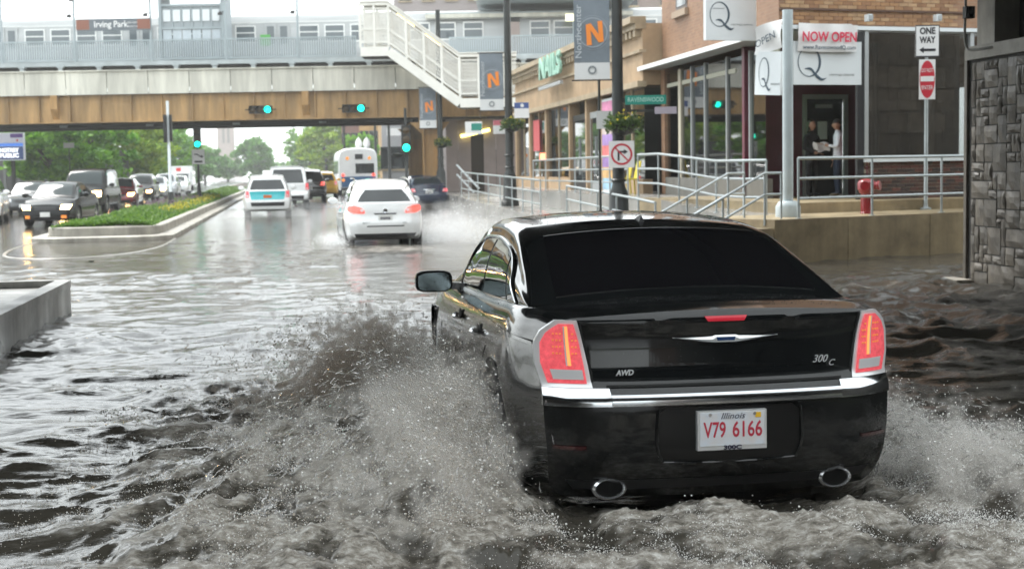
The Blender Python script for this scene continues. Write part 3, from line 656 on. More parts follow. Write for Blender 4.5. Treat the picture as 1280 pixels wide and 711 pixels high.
# tan bricks of the front above the lintel, laid one by one
bw, bh = .205, .062
def brickbox(par, s0, z0, m, w_=bw, h_=bh, out=.010):
    mb = MB(); P = [f2(s0, out, z0), f2(s0 + w_, out, z0), f2(s0 + w_, -.02, z0), f2(s0, -.02, z0)]
    mb.hexa([tuple(p) for p in P] + [tuple(p + Vector((0, 0, h_))) for p in P]); return mb.build('brick', m, par, world=True)
bm3 = [mat('tan_brick_%s' % k, c_, .65, noise=(4, .25), bump=(22, .3, .008)) for k, c_ in (('warm', (.33, .18, .085)), ('pale', (.38, .24, .13)), ('dark', (.25, .13, .065)))]
rr_ = random.Random(5)
for j in range(11):
    for i in range(19):
        s0 = .03 + i * .217 + (.108 if j % 2 else 0)
        if s0 + bw < 4.2: brickbox(up, s0, LZ + .045 + j * .075, rr_.choice(bm3))
# lintel, cornice strip, small floodlights
mb = MB(); P = [f2(-.05, .08, LZ - .07), f2(5, .08, LZ - .07), f2(5, -.02, LZ - .07), f2(-.05, -.02, LZ - .07)]; mb.hexa([tuple(p) for p in P] + [tuple(p + Vector((0, 0, .075))) for p in P]); mb.build('lintel', M_signw, bld, world=True)
mb = MB(); P = [f2(0, .05, LZ + .30), f2(4.3, .05, LZ + .30), f2(4.3, -.0, LZ + .30), f2(0, -.0, LZ + .30)]; mb.hexa([tuple(p) for p in P] + [tuple(p + Vector((0, 0, .035))) for p in P]); mb.build('string_course', mat('dark_band', (.11, .06, .04), .6), bld, world=True)
for px_ in (1084, 1170):
    p = at_d(px_, 23, 27.6 if px_ < 1100 else 28.2); q = FN * .14
    mb = MB(); mb.cbox(p + q * .3, (.10, .16, .13)); fl = mb.build('floodlight', M_signw, bld, world=True)
    mb = MB(); mb.cbox(p + q * .3 + FN * .09, (.075, .02, .09)); mb.build('lamp_glass', M_grey, fl, world=True)
# right-hand window bay: sill brickwork, frame, pane, imitated reflection
S1, S2 = 1.93, 4.4
ZW = 1.72
def fbox(name, m, s0, s1, o0, o1, z0, z1, par=bld):
    mb = MB(); P = [f2(s0, o1, z0), f2(s1, o1, z0), f2(s1, o0, z0), f2(s0, o0, z0)]; mb.hexa([tuple(p) for p in P] + [tuple(p + Vector((0, 0, z1 - z0))) for p in P]); return mb.build(name, m, par, world=True)
wl = fbox('sill_wall', M_mortar, S1, 6, -.25, 0, .9, ZW - .05)
dk = [mat('dark_brick_%s' % k, c_, .6, noise=(4, .35), bump=(22, .3, .008)) for k, c_ in (('red', (.11, .04, .03)), ('brown', (.08, .04, .03)), ('black', (.045, .03, .027)))]
for j in range(10):
    for i in range(13):
        s0 = S1 + .01 + i * .217 + (.108 if j % 2 else 0)
        if s0 + bw < S2 + .2: brickbox(wl, s0, .935 + j * .075, rr_.choice(dk))
fbox('window_sill', M_signw, S1 - .02, 6, -.2, .10, ZW - .05, ZW + .02)
wf = fbox('window_frame', M_grey, S1, S1 + .09, -.12, .03, ZW + .02, LZ - .075)
fbox('window_frame', M_grey, S2 + .05, S2 + .14, -.12, .03, ZW + .02, LZ - .075)
fbox('window_pane', glassmat('shop_glass', (.6, .62, .62), .10), S1 + .09, S2 + .05, -.06, -.05, ZW + .02, LZ - .075)
iw = fbox('reflection_backing', mat('interior_dark', (.028, .025, .022), .7, noise=(3, .3)), S1 + .3, S2 + .1, -.46, -.38, ZW + .02, LZ - .08)
bl = mat('reflected_stone', (.045, .04, .036), .7, noise=(6, .35), bump=(18, .4, .01))  # stone courses of the window reflection modelled behind the pane
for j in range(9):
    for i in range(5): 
        s0 = S1 + .32 + i * .52 - (.26 if j % 2 else 0); fbox('reflected_block', bl, max(S1 + .31, s0), min(S2 + .08, s0 + .505), -.378, -.355, ZW + .05 + j * .285, ZW + .05 + j * .285 + .272, iw)
for s0 in (S1 + .30, S1 + 1.62):
    mb = MB(); rows = []
    for k in range(9):
        z = ZW + .03 + k * (LZ - ZW - .3) / 8; rows.append([tuple(f2(s0 + .02 * math.sin(k * .8) + j * .05, -.22 - .02 * (j % 2), z)) for j in range(5)])
    mb.grid(rows); mb.build('curtain', mat('grey_curtain', (.20, .20, .20), .7), bld, smooth=True, world=True)
# recessed entrance in maroon with door, glass and the notice
RD = -3.6
def slant(name, m, s0, o0, s1, o1, z0, z1, th=.1):
    a_, b_ = f2(s0, o0, 0), f2(s1, o1, 0); d_ = (b_ - a_).normalized(); n_ = Vector((d_.y, -d_.x, 0)) * th
    return MB().prism([(q.x, q.y) for q in (a_, a_ + n_, b_ + n_, b_)][::-1], (z0, z1)).build(name, m, bld, world=True)
D0, D1 = 2.72, 3.88
fbox('entrance_wall', M_maroon, 1.25, D0, RD - .1, RD, .93, LZ - .05); fbox('entrance_wall', M_maroon, D1, 4.6, RD - .1, RD, .93, LZ - .05); fbox('entrance_wall', M_maroon, D0, D1, RD - .1, RD, 3.2, LZ - .05)
slant('entrance_side', M_maroon, S1 + .0, -.04, 4.35, RD, .93, LZ - .1)
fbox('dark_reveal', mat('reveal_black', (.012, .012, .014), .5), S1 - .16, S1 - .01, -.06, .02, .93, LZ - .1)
dr = fbox('door', mat('door_dark', (.012, .014, .016), .2), D0 + .09, D1 - .09, RD - .08, RD - .03, .95, 3.1)
fbox('door_frame', M_grey, D0, D0 + .09, RD - .02, RD + .06, .93, 3.2); fbox('door_frame', M_grey, D1 - .09, D1, RD - .02, RD + .06, .93, 3.2); fbox('door_frame', M_grey, D0 + .09, D1 - .09, RD - .02, RD + .06, 3.1, 3.2)
fbox('notice', M_signw, D0 + .42, D0 + .66, RD - .03, RD - .02, 2.2, 2.6, dr); fbox('door_handle', M_rail, D0 + .16, D0 + .19, RD - .03, RD + .03, 1.7, 2.2, dr)
fbox('transom_vent', M_grey, D0 + .35, D0 + .8, RD - .03, RD - .02, 2.9, 2.98, dr)
q_ = [f2(0, 0, 0), f2(5, 0, 0), f2(5, -3.7, 0), Vector((9.95, 30.9, 0)), Vector((9.95, 28.7, 0))]
MB().prism([(q.x, q.y) for q in q_], (LZ - .10, LZ - .072)).build('soffit', M_grey, bld, world=True)
# shop fascia with the Q logo
def qlogo(par, M, h, m, m2):
    """ring with a thick right side and a swooping tail"""
    mb = MB(M); n = 40; a, b = .40 * h, .44 * h
    O = [(a * math.cos(t), b * math.sin(t), .004) for t in np.linspace(0, 2 * math.pi, n)]
    I = [(a * .90 * math.cos(t) - .06 * a - .04 * a * math.cos(t), b * .93 * math.sin(t), .004) for t in np.linspace(0, 2 * math.pi, n)]
    mb.grid([O, I]); T = catmull([(-.16 * h, -.20 * h, .006), (.05 * h, -.22 * h, .006), (.22 * h, -.40 * h, .006), (.42 * h, -.52 * h, .006), (.58 * h, -.47 * h, .006)], 6)
    wv = [.012 + .085 * math.sin(math.pi * min(1, k / (len(T) - 1) * 1.05)) for k in range(len(T))]
    mb.grid([[(p.x, p.y + w_ * h * .7, p.z) for p, w_ in zip(T, wv)], [(p.x, p.y - w_ * h * .5, p.z) for p, w_ in zip(T, wv)]])
    mb.build('letter_mark', m, par, world=True)
def signboard(par, name, o, right, w_, h_, m, th=.05):
    M = frame(o, right, (0, 0, 1)); mb = MB(M); mb.box(-w_ / 2, w_ / 2, -h_ / 2, h_ / 2, -th, 0); return mb.build(name, m, par, world=True), M
f_c = f2(1.08, .03, 3.62)
fs, M = signboard(bld, 'fascia_sign', f_c, F2, 1.54, .84, M_signw)
qlogo(fs, M @ Matrix.Translation((-.42, .02, .003)), .66, M_signink, M_grey)
text('sign_lettering', 'a bar-b-que restaurant', .075, M_grey, fs, M @ Matrix.Translation((.32, -.22, .004)), width=.58)
# angled fascia returning round the corner towards the road side
rd = Vector((-.30, .95, 0)).normalized(); c0 = f2(.10, .02, 3.62)
qa, qb = at_d(944, 92, 28.6), at_d(976, 92, 27.9); fs2, M = signboard(bld, 'fascia_sign', (qa + qb) / 2, qb - qa, (qb - qa).length, .84, M_signw)
qlogo(fs2, M @ Matrix.Translation((-.12, .02, .003)) @ Matrix.Scale(.62, 4, (1, 0, 0)), .66, M_signink, M_grey)
text('sign_lettering', 'ravenswood', .075, M_grey, fs2, M @ Matrix.Translation((.24, -.2, .004)), width=.28)
# road-side shopfront
RX = 9.92
def sbox(name, m, x0, x1, y0, y1, z0, z1, par=bld): return MB().box(x0, x1, y0, y1, z0, z1).build(name, m, par, world=True)
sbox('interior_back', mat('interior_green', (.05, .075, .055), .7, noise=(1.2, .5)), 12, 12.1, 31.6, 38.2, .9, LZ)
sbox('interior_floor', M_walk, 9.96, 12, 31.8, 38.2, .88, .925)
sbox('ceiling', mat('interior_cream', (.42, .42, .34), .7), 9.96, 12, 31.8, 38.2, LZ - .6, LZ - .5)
sbox('stall_riser', mat('riser_grey', (.14, .135, .12), .6, noise=(2, .2)), RX - .02, RX + .2, 29.7, 38.2, .85, 1.35)
gl = glassmat('front_glass', (.62, .74, .70), .16)
ysm = [29.7, 30.7, 32.4, 34.2, 35.4, 36.5, 38.0]
for k, (a, b) in enumerate(zip(ysm[:-1], ysm[1:])):
    sbox('window_pane', gl, RX + .05, RX + .06, a + .03, b - .03, 1.35, LZ - .25)
    sbox('mullion', mat('cream_mullion', (.46, .42, .33), .5) if k == 4 else M_grey, RX, RX + .10, b - .035 if k != 4 else b - .12, b + .035 if k != 4 else b + .12, 1.35, LZ - .2)
sbox('window_screen', mat('screen_dark', (.012, .012, .013), .6), RX + .25, RX + .28, 30.75, 32.35, .95, LZ - .3)
sbox('valance', mat('valance_cream', (.45, .46, .38), .6), RX + .16, RX + .2, 29.2, 30.6, 3.55, LZ - .2)
mb = MB(); mb.hexa([(RX - .55, 29.4, LZ - .10), (RX, 29.4, LZ - .10), (RX, 38.6, LZ - .10), (RX - .55, 38.6, LZ - .10), (RX - .55, 29.4, LZ - .02), (RX, 29.4, LZ + .12), (RX, 38.6, LZ + .12), (RX - .55, 38.6, LZ - .02)])
aw = mb.build('awning', M_grey, bld, world=True)
sbox('awning_edge', mat('white_trim', (.74, .76, .76), .4), RX - .60, RX - .551, 29.4, 38.6, LZ - .11, LZ + .0, aw)
# upper windows of the road side
for y0 in (36.2, 32.9):
    w_ = sbox('upper_window', mat('brown_sash', (.08, .055, .045), .4), RX - .01, RX + .04, y0 - .55, y0 + .55, 5.62, 8.2)
    sbox('window_pane', M_glass, RX - .025, RX - .012, y0 - .45, y0 + .45, 5.72, 8.1, w_); sbox('window_sill', mat('sill_stone', (.32, .24, .17), .6), RX - .10, RX + .04, y0 - .65, y0 + .65, 5.45, 5.618, w_)
sbox('end_pier', M_bwall, RX - .03, RX + .4, 37.9, 38.25, .9, LZ)
sbox('interior_light', mat('green_lamp', (.2, .7, .2), .4, emit=((.3, 1, .25), 1.2)), 10.6, 10.63, 30.2, 30.32, 2.1, 3.0)
# hanging Q blade sign
bs = thing('blade_sign', 'big square white sign with a dark looping letter mark hanging over the pavement', 'sign', at_d(914, 20, 28.6))
cR = (CM @ Vector((1, 0, 0))); cR.z = 0; cR.normalize()
sb, M = signboard(bs, 'sign_panel', at_d(914, 11, 28.6), F2, 1.13, 1.25, M_signw, .10)
qlogo(sb, M @ Matrix.Translation((-.26, -.12, .003)), .56, M_signink, M_grey); text('sign_lettering', 'a bar-b-que restaurant', .06, M_grey, sb, M @ Matrix.Translation((.24, -.31, .004)), width=.5)
text('sign_lettering', 'ravenswood', .055, M_grey, sb, M @ Matrix.Translation((-.29, .0, .004)), width=.26)
p = at_d(914, -22, 28.6); MB().beam((p.x - .5, p.y - .1, 5.02), (p.x + .9, p.y + .2, 5.02), .06).build('bracket', M_steel, bs, world=True)
# NOW OPEN banner and a second, crumpled one
ban = thing('now_open_banner', 'white vinyl banner with red NOW OPEN lettering above the shop entrance', 'banner', f2(.95, .12, 3.9))
M = frame(f2(1.03, .12, 4.12), F2, (0, -.05, 1)); mb = MB(M)
def sag(x, y): return .03 * math.sin(x * 3.2 + 1) * (1 if y > 0 else .5) + .015 * math.sin(x * 9 + y * 7)
mb.grid([[(x, y - .02 * math.cos(x * 2) - (.03 if x > .5 else 0) * (y > 0), sag(x, y)) for x in np.linspace(-.66, .66, 25)] for y in np.linspace(-.27, .27, 9)])
cl = mb.build('banner_cloth', mat('banner_vinyl', (.74, .74, .74), .45, noise=(3, .06)), ban, smooth=True, world=True)
text('banner_lettering', 'NOW OPEN', .26, mat('banner_red', (.62, .03, .08), .5), cl, M @ Matrix.Translation((0, -.01, .062)), width=1.22, bold=.006)
text('banner_lettering', 'www.RavenswoodQ.com', .11, M_signink, cl, M @ Matrix.Translation((0, -.205, .062)), width=1.2, bold=.002)
ban2 = thing('crumpled_banner', 'crumpled white banner with slanted dark lettering tied round the corner', 'banner', (9.2, 28, 3.9))
qa, qb = at_d(944, 50, 28.5), at_d(977, 44, 27.8); M = frame((qa + qb) / 2, qb - qa, (0, 0, 1)); mb = MB(M)
mb.grid([[(x, y + x * .06, .06 * math.sin(x * 4 + y * 5)) for x in np.linspace(-.44, .44, 17)] for y in np.linspace(-.27, .27, 7)])
cl = mb.build('banner_cloth', MATS['banner_vinyl'], ban2, smooth=True, world=True)
text('banner_lettering', 'OPEN', .2, M_signink, cl, M @ Matrix.Translation((.0, -.05, .08)) @ Matrix.Rotation(.25, 4, 'Z'), width=.6)
# ================================================================== low shop row towards the station
low = thing('low_shop_building', 'one-storey tan shop row with moulded cornice and big windows beside the station', 'building', (9.4, 49, .86))
M_tan = mat('tan_render', (.36, .25, .15), .6, noise=(1.2, .25), bump=(6, .2, .01)); M_corn = mat('cornice_tan', (.34, .27, .18), .55, noise=(2, .25))
sbox('upper_wall', M_tan, 9.40, 20, 38.3, 61, 3.85, 5.5, low)
for z0, z1, o_ in ((5.35, 5.5, .20), (5.5, 5.68, .34), (4.72, 4.8, .10), (3.80, 3.96, .16)): sbox('cornice', M_corn, 9.40 - o_, 9.5, 38.28, 61, z0 + .002, z1, low)
for k in range(46): sbox('dentil', M_corn, 9.40 - .16, 9.402, 38.5 + k * .49, 38.72 + k * .49, 5.16, 5.348, low)
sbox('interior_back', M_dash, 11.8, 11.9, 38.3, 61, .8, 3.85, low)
bays = [(38.5, 41.2, 'w'), (41.4, 43.6, 'poster'), (43.8, 45.9, 'door'), (46.2, 48.8, 'd2'), (49.1, 53.4, 'w'), (53.7, 57.2, 'w'), (57.5, 60.8, 'w')]
for a, b, kd in bays:
    sbox('pier', M_tan, 9.38, 9.75, b, b + .2 if kd != 'w' else b + .3, .8, 3.84, low)
    if kd in ('w',):
        sbox('stall_riser', M_tan, 9.42, 9.7, a, b, .8, 1.3, low); wn = sbox('window_pane', gl, 9.48, 9.49, a, b, 1.3, 3.84, low); sbox('window_mullion', M_corn, 9.44, 9.53, (a + b) / 2 - .04, (a + b) / 2 + .04, 1.3, 3.84, low)
    elif kd == 'poster':
        po = sbox('poster_panel', M_signw, 9.40, 9.5, a, b, .9, 3.7, low)
        for k, cc_ in enumerate([(.55, .20, .35), (.35, .48, .30), (.55, .45, .42), (.35, .22, .50), (.62, .16, .16), (.30, .18, .42), (.58, .36, .15), (.30, .48, .62)]):
            sbox('poster_band', mat('poster_%d' % k, cc_, .5, noise=(2.5, .35)), 9.388, 9.40, a + .05, b - .05, 3.62 - (k + 1) * .33, 3.62 - k * .33, po)
    else:
        dd = sbox('shop_door', M_grey if kd == 'door' else M_blackp, 9.5, 9.56, a, b, .9, 3.4, low); sbox('door_glass', M_glass, 9.482, 9.50, a + .2, b - .2, 1.2, 3.2, dd)
        sbox('door_bar', M_rail, 9.44, 9.48, (a + b) / 2 - .02, (a + b) / 2 + .02, 1.4, 2.6, dd)
# neon sign, red poster, green letters on the parapet
ns_ = thing('neon_sign', 'small red lit sign in a shop window with a red menu board', 'sign', (9.44, 55, 1.7))
MB().box(9.40, 9.44, 53.9, 55.0, 1.95, 2.2).build('lit_panel', mat('neon_red', (.8, .1, .05), .4, emit=((1, .12, .06), 2.5)), ns_, world=True)
MB().box(9.42, 9.45, 55.2, 56.6, 2.3, 3.5).build('menu_board', mat('menu_red', (.45, .08, .09), .5), ns_, world=True)
gs = thing('green_letter_sign', 'pale green upright letters standing above the shop row', 'sign', (9.3, 51, 4.9))
M = frame((9.05, 50.6, 5.2), (0, -1, 0), (0, 0, 1)); text('letters', 'NAILS', 1.05, mat('pale_green_letter', (.30, .52, .42), .4), gs, M, width=4.2, extrude=.05, bold=.03)
MB().box(9.0, 9.1, 48.4, 52.8, 4.48, 4.60).build('base_bar', M_grey, gs, world=True)
ys_ = thing('stacked_chairs', 'stack of bright yellow plastic chairs outside the shop', 'chairs', (8.95, 38.6, .9))
for k in range(2):
    ch = MB(); x0, y0 = 0, -.45 + k * .9
    MYE = mat('yellow_plastic', (.55, .45, .03), .4)
    sg = [(-.22, .45, .0), (.22, .45, 0)]
    mb = MB(); mb.box(x0 - .22, x0 + .22, y0 - .22, y0 + .22, .40, .44); s_ = mb.build('seat', MYE, ys_)
    MB().add([(x0 + .18, y0 - .22, .44), (x0 + .18, y0 + .22, .44), (x0 + .28, y0 + .22, .9), (x0 + .28, y0 - .22, .9), (x0 + .21, y0 - .22, .44), (x0 + .21, y0 + .22, .44), (x0 + .31, y0 + .22, .9), (x0 + .31, y0 - .22, .9)], [(0, 1, 2, 3), (7, 6, 5, 4), (0, 4, 5, 1), (1, 5, 6, 2), (2, 6, 7, 3), (3, 7, 4, 0)]).build('backrest', MYE, ys_)
    for a in (-.19, .19):
        for b in (-.19, .19): MB().tube([(x0 + a * 1.15, y0 + b * 1.1, 0), (x0 + a, y0 + b, .4)], .022, 6).build('leg', MYE, ys_)
# ================================================================== elevated railway over the road
bu = CM @ Vector((1, 0, 0)); bu.z = 0; bu.normalize(); bv = Vector((-bu.y, bu.x, 0))
BU0 = (300 - 640) * 70 / FPX; BO = bu * BU0 + bv * 70.0
def hor(px): return 208.8 - .0175 * (px - 640)
def bu_(px, v=0): return (px - 640) * (70 + v) / FPX - BU0
def bz(px, py, v=0): return CAMH + (hor(px) - py) * (70 + v) / FPX
def Bp(u, v, z): return BO + bu * u + bv * v + Vector((0, 0, z))
BM = Matrix(((bu.x, bv.x, 0, BO.x), (bu.y, bv.y, 0, BO.y), (0, 0, 1, 0), (0, 0, 0, 1)))
BRZ = math.atan2(bu.y, bu.x)
M_tang = mat('tan_girder_paint', (.40, .245, .10), .55, streak=.35, noise=(.6, .35), bump=(4, .15, .02), stretch=(1, 1, .35))
M_tanl = mat('tan_column_paint', (.42, .24, .085), .5, streak=.3, noise=(.9, .3), stretch=(1, 1, .3))
M_fasc = mat('pale_fascia', (.60, .585, .51), .5, streak=.22, noise=(.7, .14), stretch=(1, 1, .3)); M_plat = mat('platform_grey', (.38, .42, .43), .5, noise=(1.2, .2))
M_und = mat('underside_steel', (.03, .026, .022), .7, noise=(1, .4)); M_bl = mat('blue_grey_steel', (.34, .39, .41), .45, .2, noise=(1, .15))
br = thing('elevated_rail_bridge', 'elevated rail bridge with tan steel girder and pale panelled fascia spanning the road', 'bridge', (BO.x, BO.y, 0), BRZ)
UL, UR = -22, 22
def bbox(name, m, u0, u1, v0, v1, z0, z1, par=br): return MB().box(u0, u1, v0, v1, z0, z1).build(name, m, par)
g = MB(); g.box(UL, UR, .0, .05, 4.22, 5.5); g.box(UL, UR, -.20, .28, 4.17, 4.22); gd = g.build('main_girder', M_tang, br)
for k in range(30): bbox('stiffener', M_tang, UL + .6 + k * 1.48, UL + .65 + k * 1.48, -.13, .0, 4.22, 5.49, gd)
for px_ in (75, 386): MB().hexa([(bu_(px_) - .16, -.34, 4.85), (bu_(px_) + .16, -.34, 4.85), (bu_(px_) + .16, .0, 4.35), (bu_(px_) - .16, .0, 4.35), (bu_(px_) - .16, -.34, 5.5), (bu_(px_) + .16, -.34, 5.5), (bu_(px_) + .16, .0, 5.5), (bu_(px_) - .16, .0, 5.5)]).build('corbel', M_tanl, gd)
k = 0; u = UL
while u < UR:
    bbox('fascia_panel', M_fasc, u + .015, u + 1.965, -.32 - .004 * (k % 2), -.26, 5.5, 6.60); u += 1.98; k += 1
bbox('fascia_cap', M_fasc, UL, UR, -.42, -.2, 6.602, 6.66)
bbox('deck_beam', M_plat, UL, UR, -.34, -.14, 6.86, 7.06)
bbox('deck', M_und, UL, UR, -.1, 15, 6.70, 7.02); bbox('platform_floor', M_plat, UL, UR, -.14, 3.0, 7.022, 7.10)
for k in range(24): 
    u = UL + .7 + k * 1.85; mb = MB(); mb.box(u - .10, u + .10, -.36, -.1, 6.66, 6.90); mb.box(u - .16, u + .16, -.40, -.1, 6.80, 6.898); mb.build('beam_bracket', M_plat, br)
for v in (4.8, 9.8, 14.6): 
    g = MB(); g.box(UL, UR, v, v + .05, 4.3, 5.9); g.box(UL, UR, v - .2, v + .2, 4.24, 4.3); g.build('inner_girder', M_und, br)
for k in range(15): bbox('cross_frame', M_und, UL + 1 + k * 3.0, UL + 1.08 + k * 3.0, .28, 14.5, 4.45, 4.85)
for k in range(9): bbox('strut_light', M_bl, UL + 2 + k * 4.6, UL + 2.35 + k * 4.6, 7, 7.25, 4.2, 4.3)
# platform railing bays
posts_px = [-80, 14, 104, 198, 290, 379, 452]
def railbay(u0, u1, v, z0, h, par, m=M_bl, step=.11):
    fr = MB(); fr.box(u0, u1, v - .03, v + .03, z0 + h - .06, z0 + h); fr.box(u0, u1, v - .03, v + .03, z0 + .06, z0 + .11); fr.box(u0, u0 + .05, v - .03, v + .03, z0 + .11, z0 + h - .06); fr.box(u1 - .05, u1, v - .03, v + .03, z0 + .11, z0 + h - .06)
    f = fr.build('railing_bay', m, par)
    pk = MB(); n = int((u1 - u0) / step)
    for i in range(1, n): x = u0 + (u1 - u0) * i / n; pk.box(x - .012, x + .012, v - .012, v + .012, z0 + .11, z0 + h - .06)
    tag(pk.build('pickets', m, f), kind='stuff')
    bbox('mesh_screen', mat('railing_mesh', (.40, .45, .47), .5, alpha=.4), u0 + .06, u1 - .06, v + .016, v + .02, z0 + .13, z0 + h - .08, f)
for a, b in zip(posts_px[:-1], posts_px[1:]): railbay(bu_(a) + .06, bu_(b) - .06, -.25, 7.06, 1.02, br)
railbay(bu_(563), bu_(634), 1.5, 7.05, 1.05, br); railbay(bu_(642), bu_(760), 1.0, 7.05, 1.05, br)
# light poles with floodlights on the platform edge
pole0 = None
for i, px_ in enumerate((14, 104, 198, 290, 379)):
    p = Bp(bu_(px_), -.27, 7.06)
    if pole0 is None:
        pole0 = thing('platform_light_pole', 'slim grey light pole with floodlights on the platform edge', 'light pole', p, BRZ, 'light poles along the platform edge')
        MB().tube([(0, 0, 0), (0, 0, 5.2)], .055, 8).build('pole', M_bl, pole0, smooth=True)
        for z, x in ((2.18, -.22), (3.05, .2), (2.95, -.1)):
            mb = MB(); mb.tube([(0, 0, z + .1), (x, -.05, z + .05)], .025, 6); mb.lathe([(.03, .10), (.10, .05), (.13, -.06), (.02, -.07)], 12, (x, -.06, z)); mb.build('floodlight', M_steel, pole0, smooth=True)
    else: o = copy_tree(pole0); o.location = p
    (pole0 if i == 0 else o)['label'] = ['slim light pole with floodlights at the platform end past the name sign', 'slim light pole at the end of the name sign away from the shelter', 'slim light pole between the name sign and the shelter', 'slim light pole just past the shelter beside the train gap', 'slim light pole between the shelter and the covered stair'][i]
# station name sign
sg = thing('station_sign', 'grey station name sign with brown ends reading Irving Park on the platform rail', 'sign', Bp(bu_(153), -.35, bz(153, 42)), BRZ)
w_ = 91 * 70 / FPX; u0 = 0
MB().box(-w_ / 2, w_ / 2, -.05, .05, 0, .56).build('sign_panel', mat('sign_slate', (.13, .15, .17), .4), sg)
for sd in (-1, 1): MB().box(sd * w_ / 2 - (.62 if sd > 0 else 0), sd * w_ / 2 + (.62 if sd < 0 else 0), -.056, -.04, .06, .52).build('brown_end', mat('sign_brown', (.24, .09, .055), .4), sg)
text('sign_lettering', 'Irving Park', .42, mat('sign_letter_white', (.8, .8, .8), .5), sg, frame((-.12, -.06, .29), (1, 0, 0), (0, 0, 1)), width=1.62, bold=.006, world=False)
for i in range(2): text('sign_lettering', '4000N 1800W' if i == 0 else 'Brown Line', .11, MATS['sign_letter_white'], sg, frame((.92, -.06, .36 - i * .17), (1, 0, 0), (0, 0, 1)), width=.46, world=False)
# windbreak shelter
sh = thing('platform_shelter', 'glazed grey windbreak shelter with six tall panels standing on the platform', 'shelter', Bp(bu_(246), .2, 7.06), BRZ)
W2 = 77 * 70 / FPX / 2
for sd in (-1, 1): MB().box(sd * W2 - .07, sd * W2 + .07, -.12, .12, -.1, 3.6).build('corner_post', M_bl, sh)
for z in (0.02, 1.52, 2.62, 3.05): MB().box(-W2 + .072, W2 - .072, -.09, .09, z, z + .10).build('cross_rail', M_bl, sh)
pw = (2 * W2 - .16) / 6
for k in range(6):
    x = -W2 + .08 + k * pw
    MB().box(x + .03, x + pw - .03, -.02, .02, .122, 1.518).build('lower_panel', mat('fogged_panel', (.50, .56, .60), .35, noise=(1.5, .15)), sh)
    MB().box(x + .06, x + pw - .06, -.02, .02, 1.9, 2.45).build('window_pane', mat('bright_pane', (.72, .76, .78), .2), sh)
    MB().box(x + .005, x + .055, -.03, .03, 1.622, 2.618).build('mullion', M_bl, sh)
MB().box(-W2 + .1, W2 - .1, .03, .05, 1.63, 2.61).build('back_panel', mat('shelter_back', (.32, .36, .38), .5), sh)
MB().box(-W2 - .2, W2 + .2, -.3, 2.2, 3.5, 3.62).build('roof', M_bl, sh)
for sd in (-1, 1): MB().box(sd * W2 - .04, sd * W2 + .04, .13, 2.0, 0, 3.4).build('side_panel', MATS['shelter_back'], sh)
# train cars
M_sil = mat('stainless_train', (.40, .41, .41), .42, .25, noise=(.8, .15), stretch=(.4, 1, 4)); M_trw = mat('train_window', (.10, .12, .13), .1, coat=.6); M_cream = mat('train_trim', (.72, .72, .70), .4)
def traincar(u0, label, doors, wins, n=14.2):
    t = thing('train_car', label, 'train car', Bp(u0, 3.5, 7.05), BRZ, 'coupled train cars at the platform'); Lc = n
    sec = [(.0, -.2), (-.03, .4), (0, 1.7), (.10, 2.15), (.35, 2.48), (.9, 2.62), (1.45, 2.64), (2.0, 2.62), (2.55, 2.48), (2.8, 2.15), (2.9, 1.7), (2.93, .4), (2.9, -.2)]
    mb = MB(); mb.grid([[(x, v, z) for v, z in sec] for x in (0, Lc)]); 
    for x in (0, Lc): mb.add([(x, v, z) for v, z in sec], [tuple(range(len(sec)))])
    mb.build('body', M_sil, t, smooth=25)
    for k in range(2): MB().box(.05, Lc - .05, -.035 - .001 * k, -.0, .25 + k * 1.86, .29 + k * 1.86).build('trim_strip', M_cream, t)
    for x in wins:
        f = MB().box(x - .52, x + .52, -.05, .0, 1.08, 1.98).build('window_frame', M_cream, t); MB().box(x - .45, x + .45, -.056, -.04, 1.16, 1.58).build('window_pane', M_trw, f); MB().box(x - .45, x + .45, -.056, -.04, 1.64, 1.91).build('window_pane', M_trw, f)
    for x in doors:
        for sd in (-.33, .33):
            d = MB().box(x + sd - .31, x + sd + .31, -.045, .0, -.15, 2.1).build('door', M_sil, t); MB().box(x + sd - .18, x + sd + .18, -.056, -.04, 1.05, 1.92).build('door_window', M_trw, d)
    for x in (.12, Lc - .12): MB().box(x - .1, x + .1, .1, 2.8, -.15, 2.3).build('end_gangway', M_und, t)
    return t
traincar(bu_(-72, 3.5), 'silver train car behind the station name sign', (3.6, 10.4), (1.0, 2.2, 5.1, 6.4, 7.7, 9.0, 11.8, 13.1))
t2 = traincar(bu_(289, 3.5), 'silver train car with a green poster between the shelter and the stairs', (2.6, 8.2), (1.0, 4.2, 5.5, 6.8, 9.8, 11.1, 12.5))
MB().box(1.75, 2.25, -.09, -.05, .95, 1.5).build('green_poster', mat('green_poster', (.10, .42, .08), .5), t2)
traincar(bu_(653, 3.5), 'silver train car in the shade of the platform canopy', (3.6, 10.4), (1.0, 2.2, 5.1, 6.4, 7.7, 9.0, 11.8, 13.1))
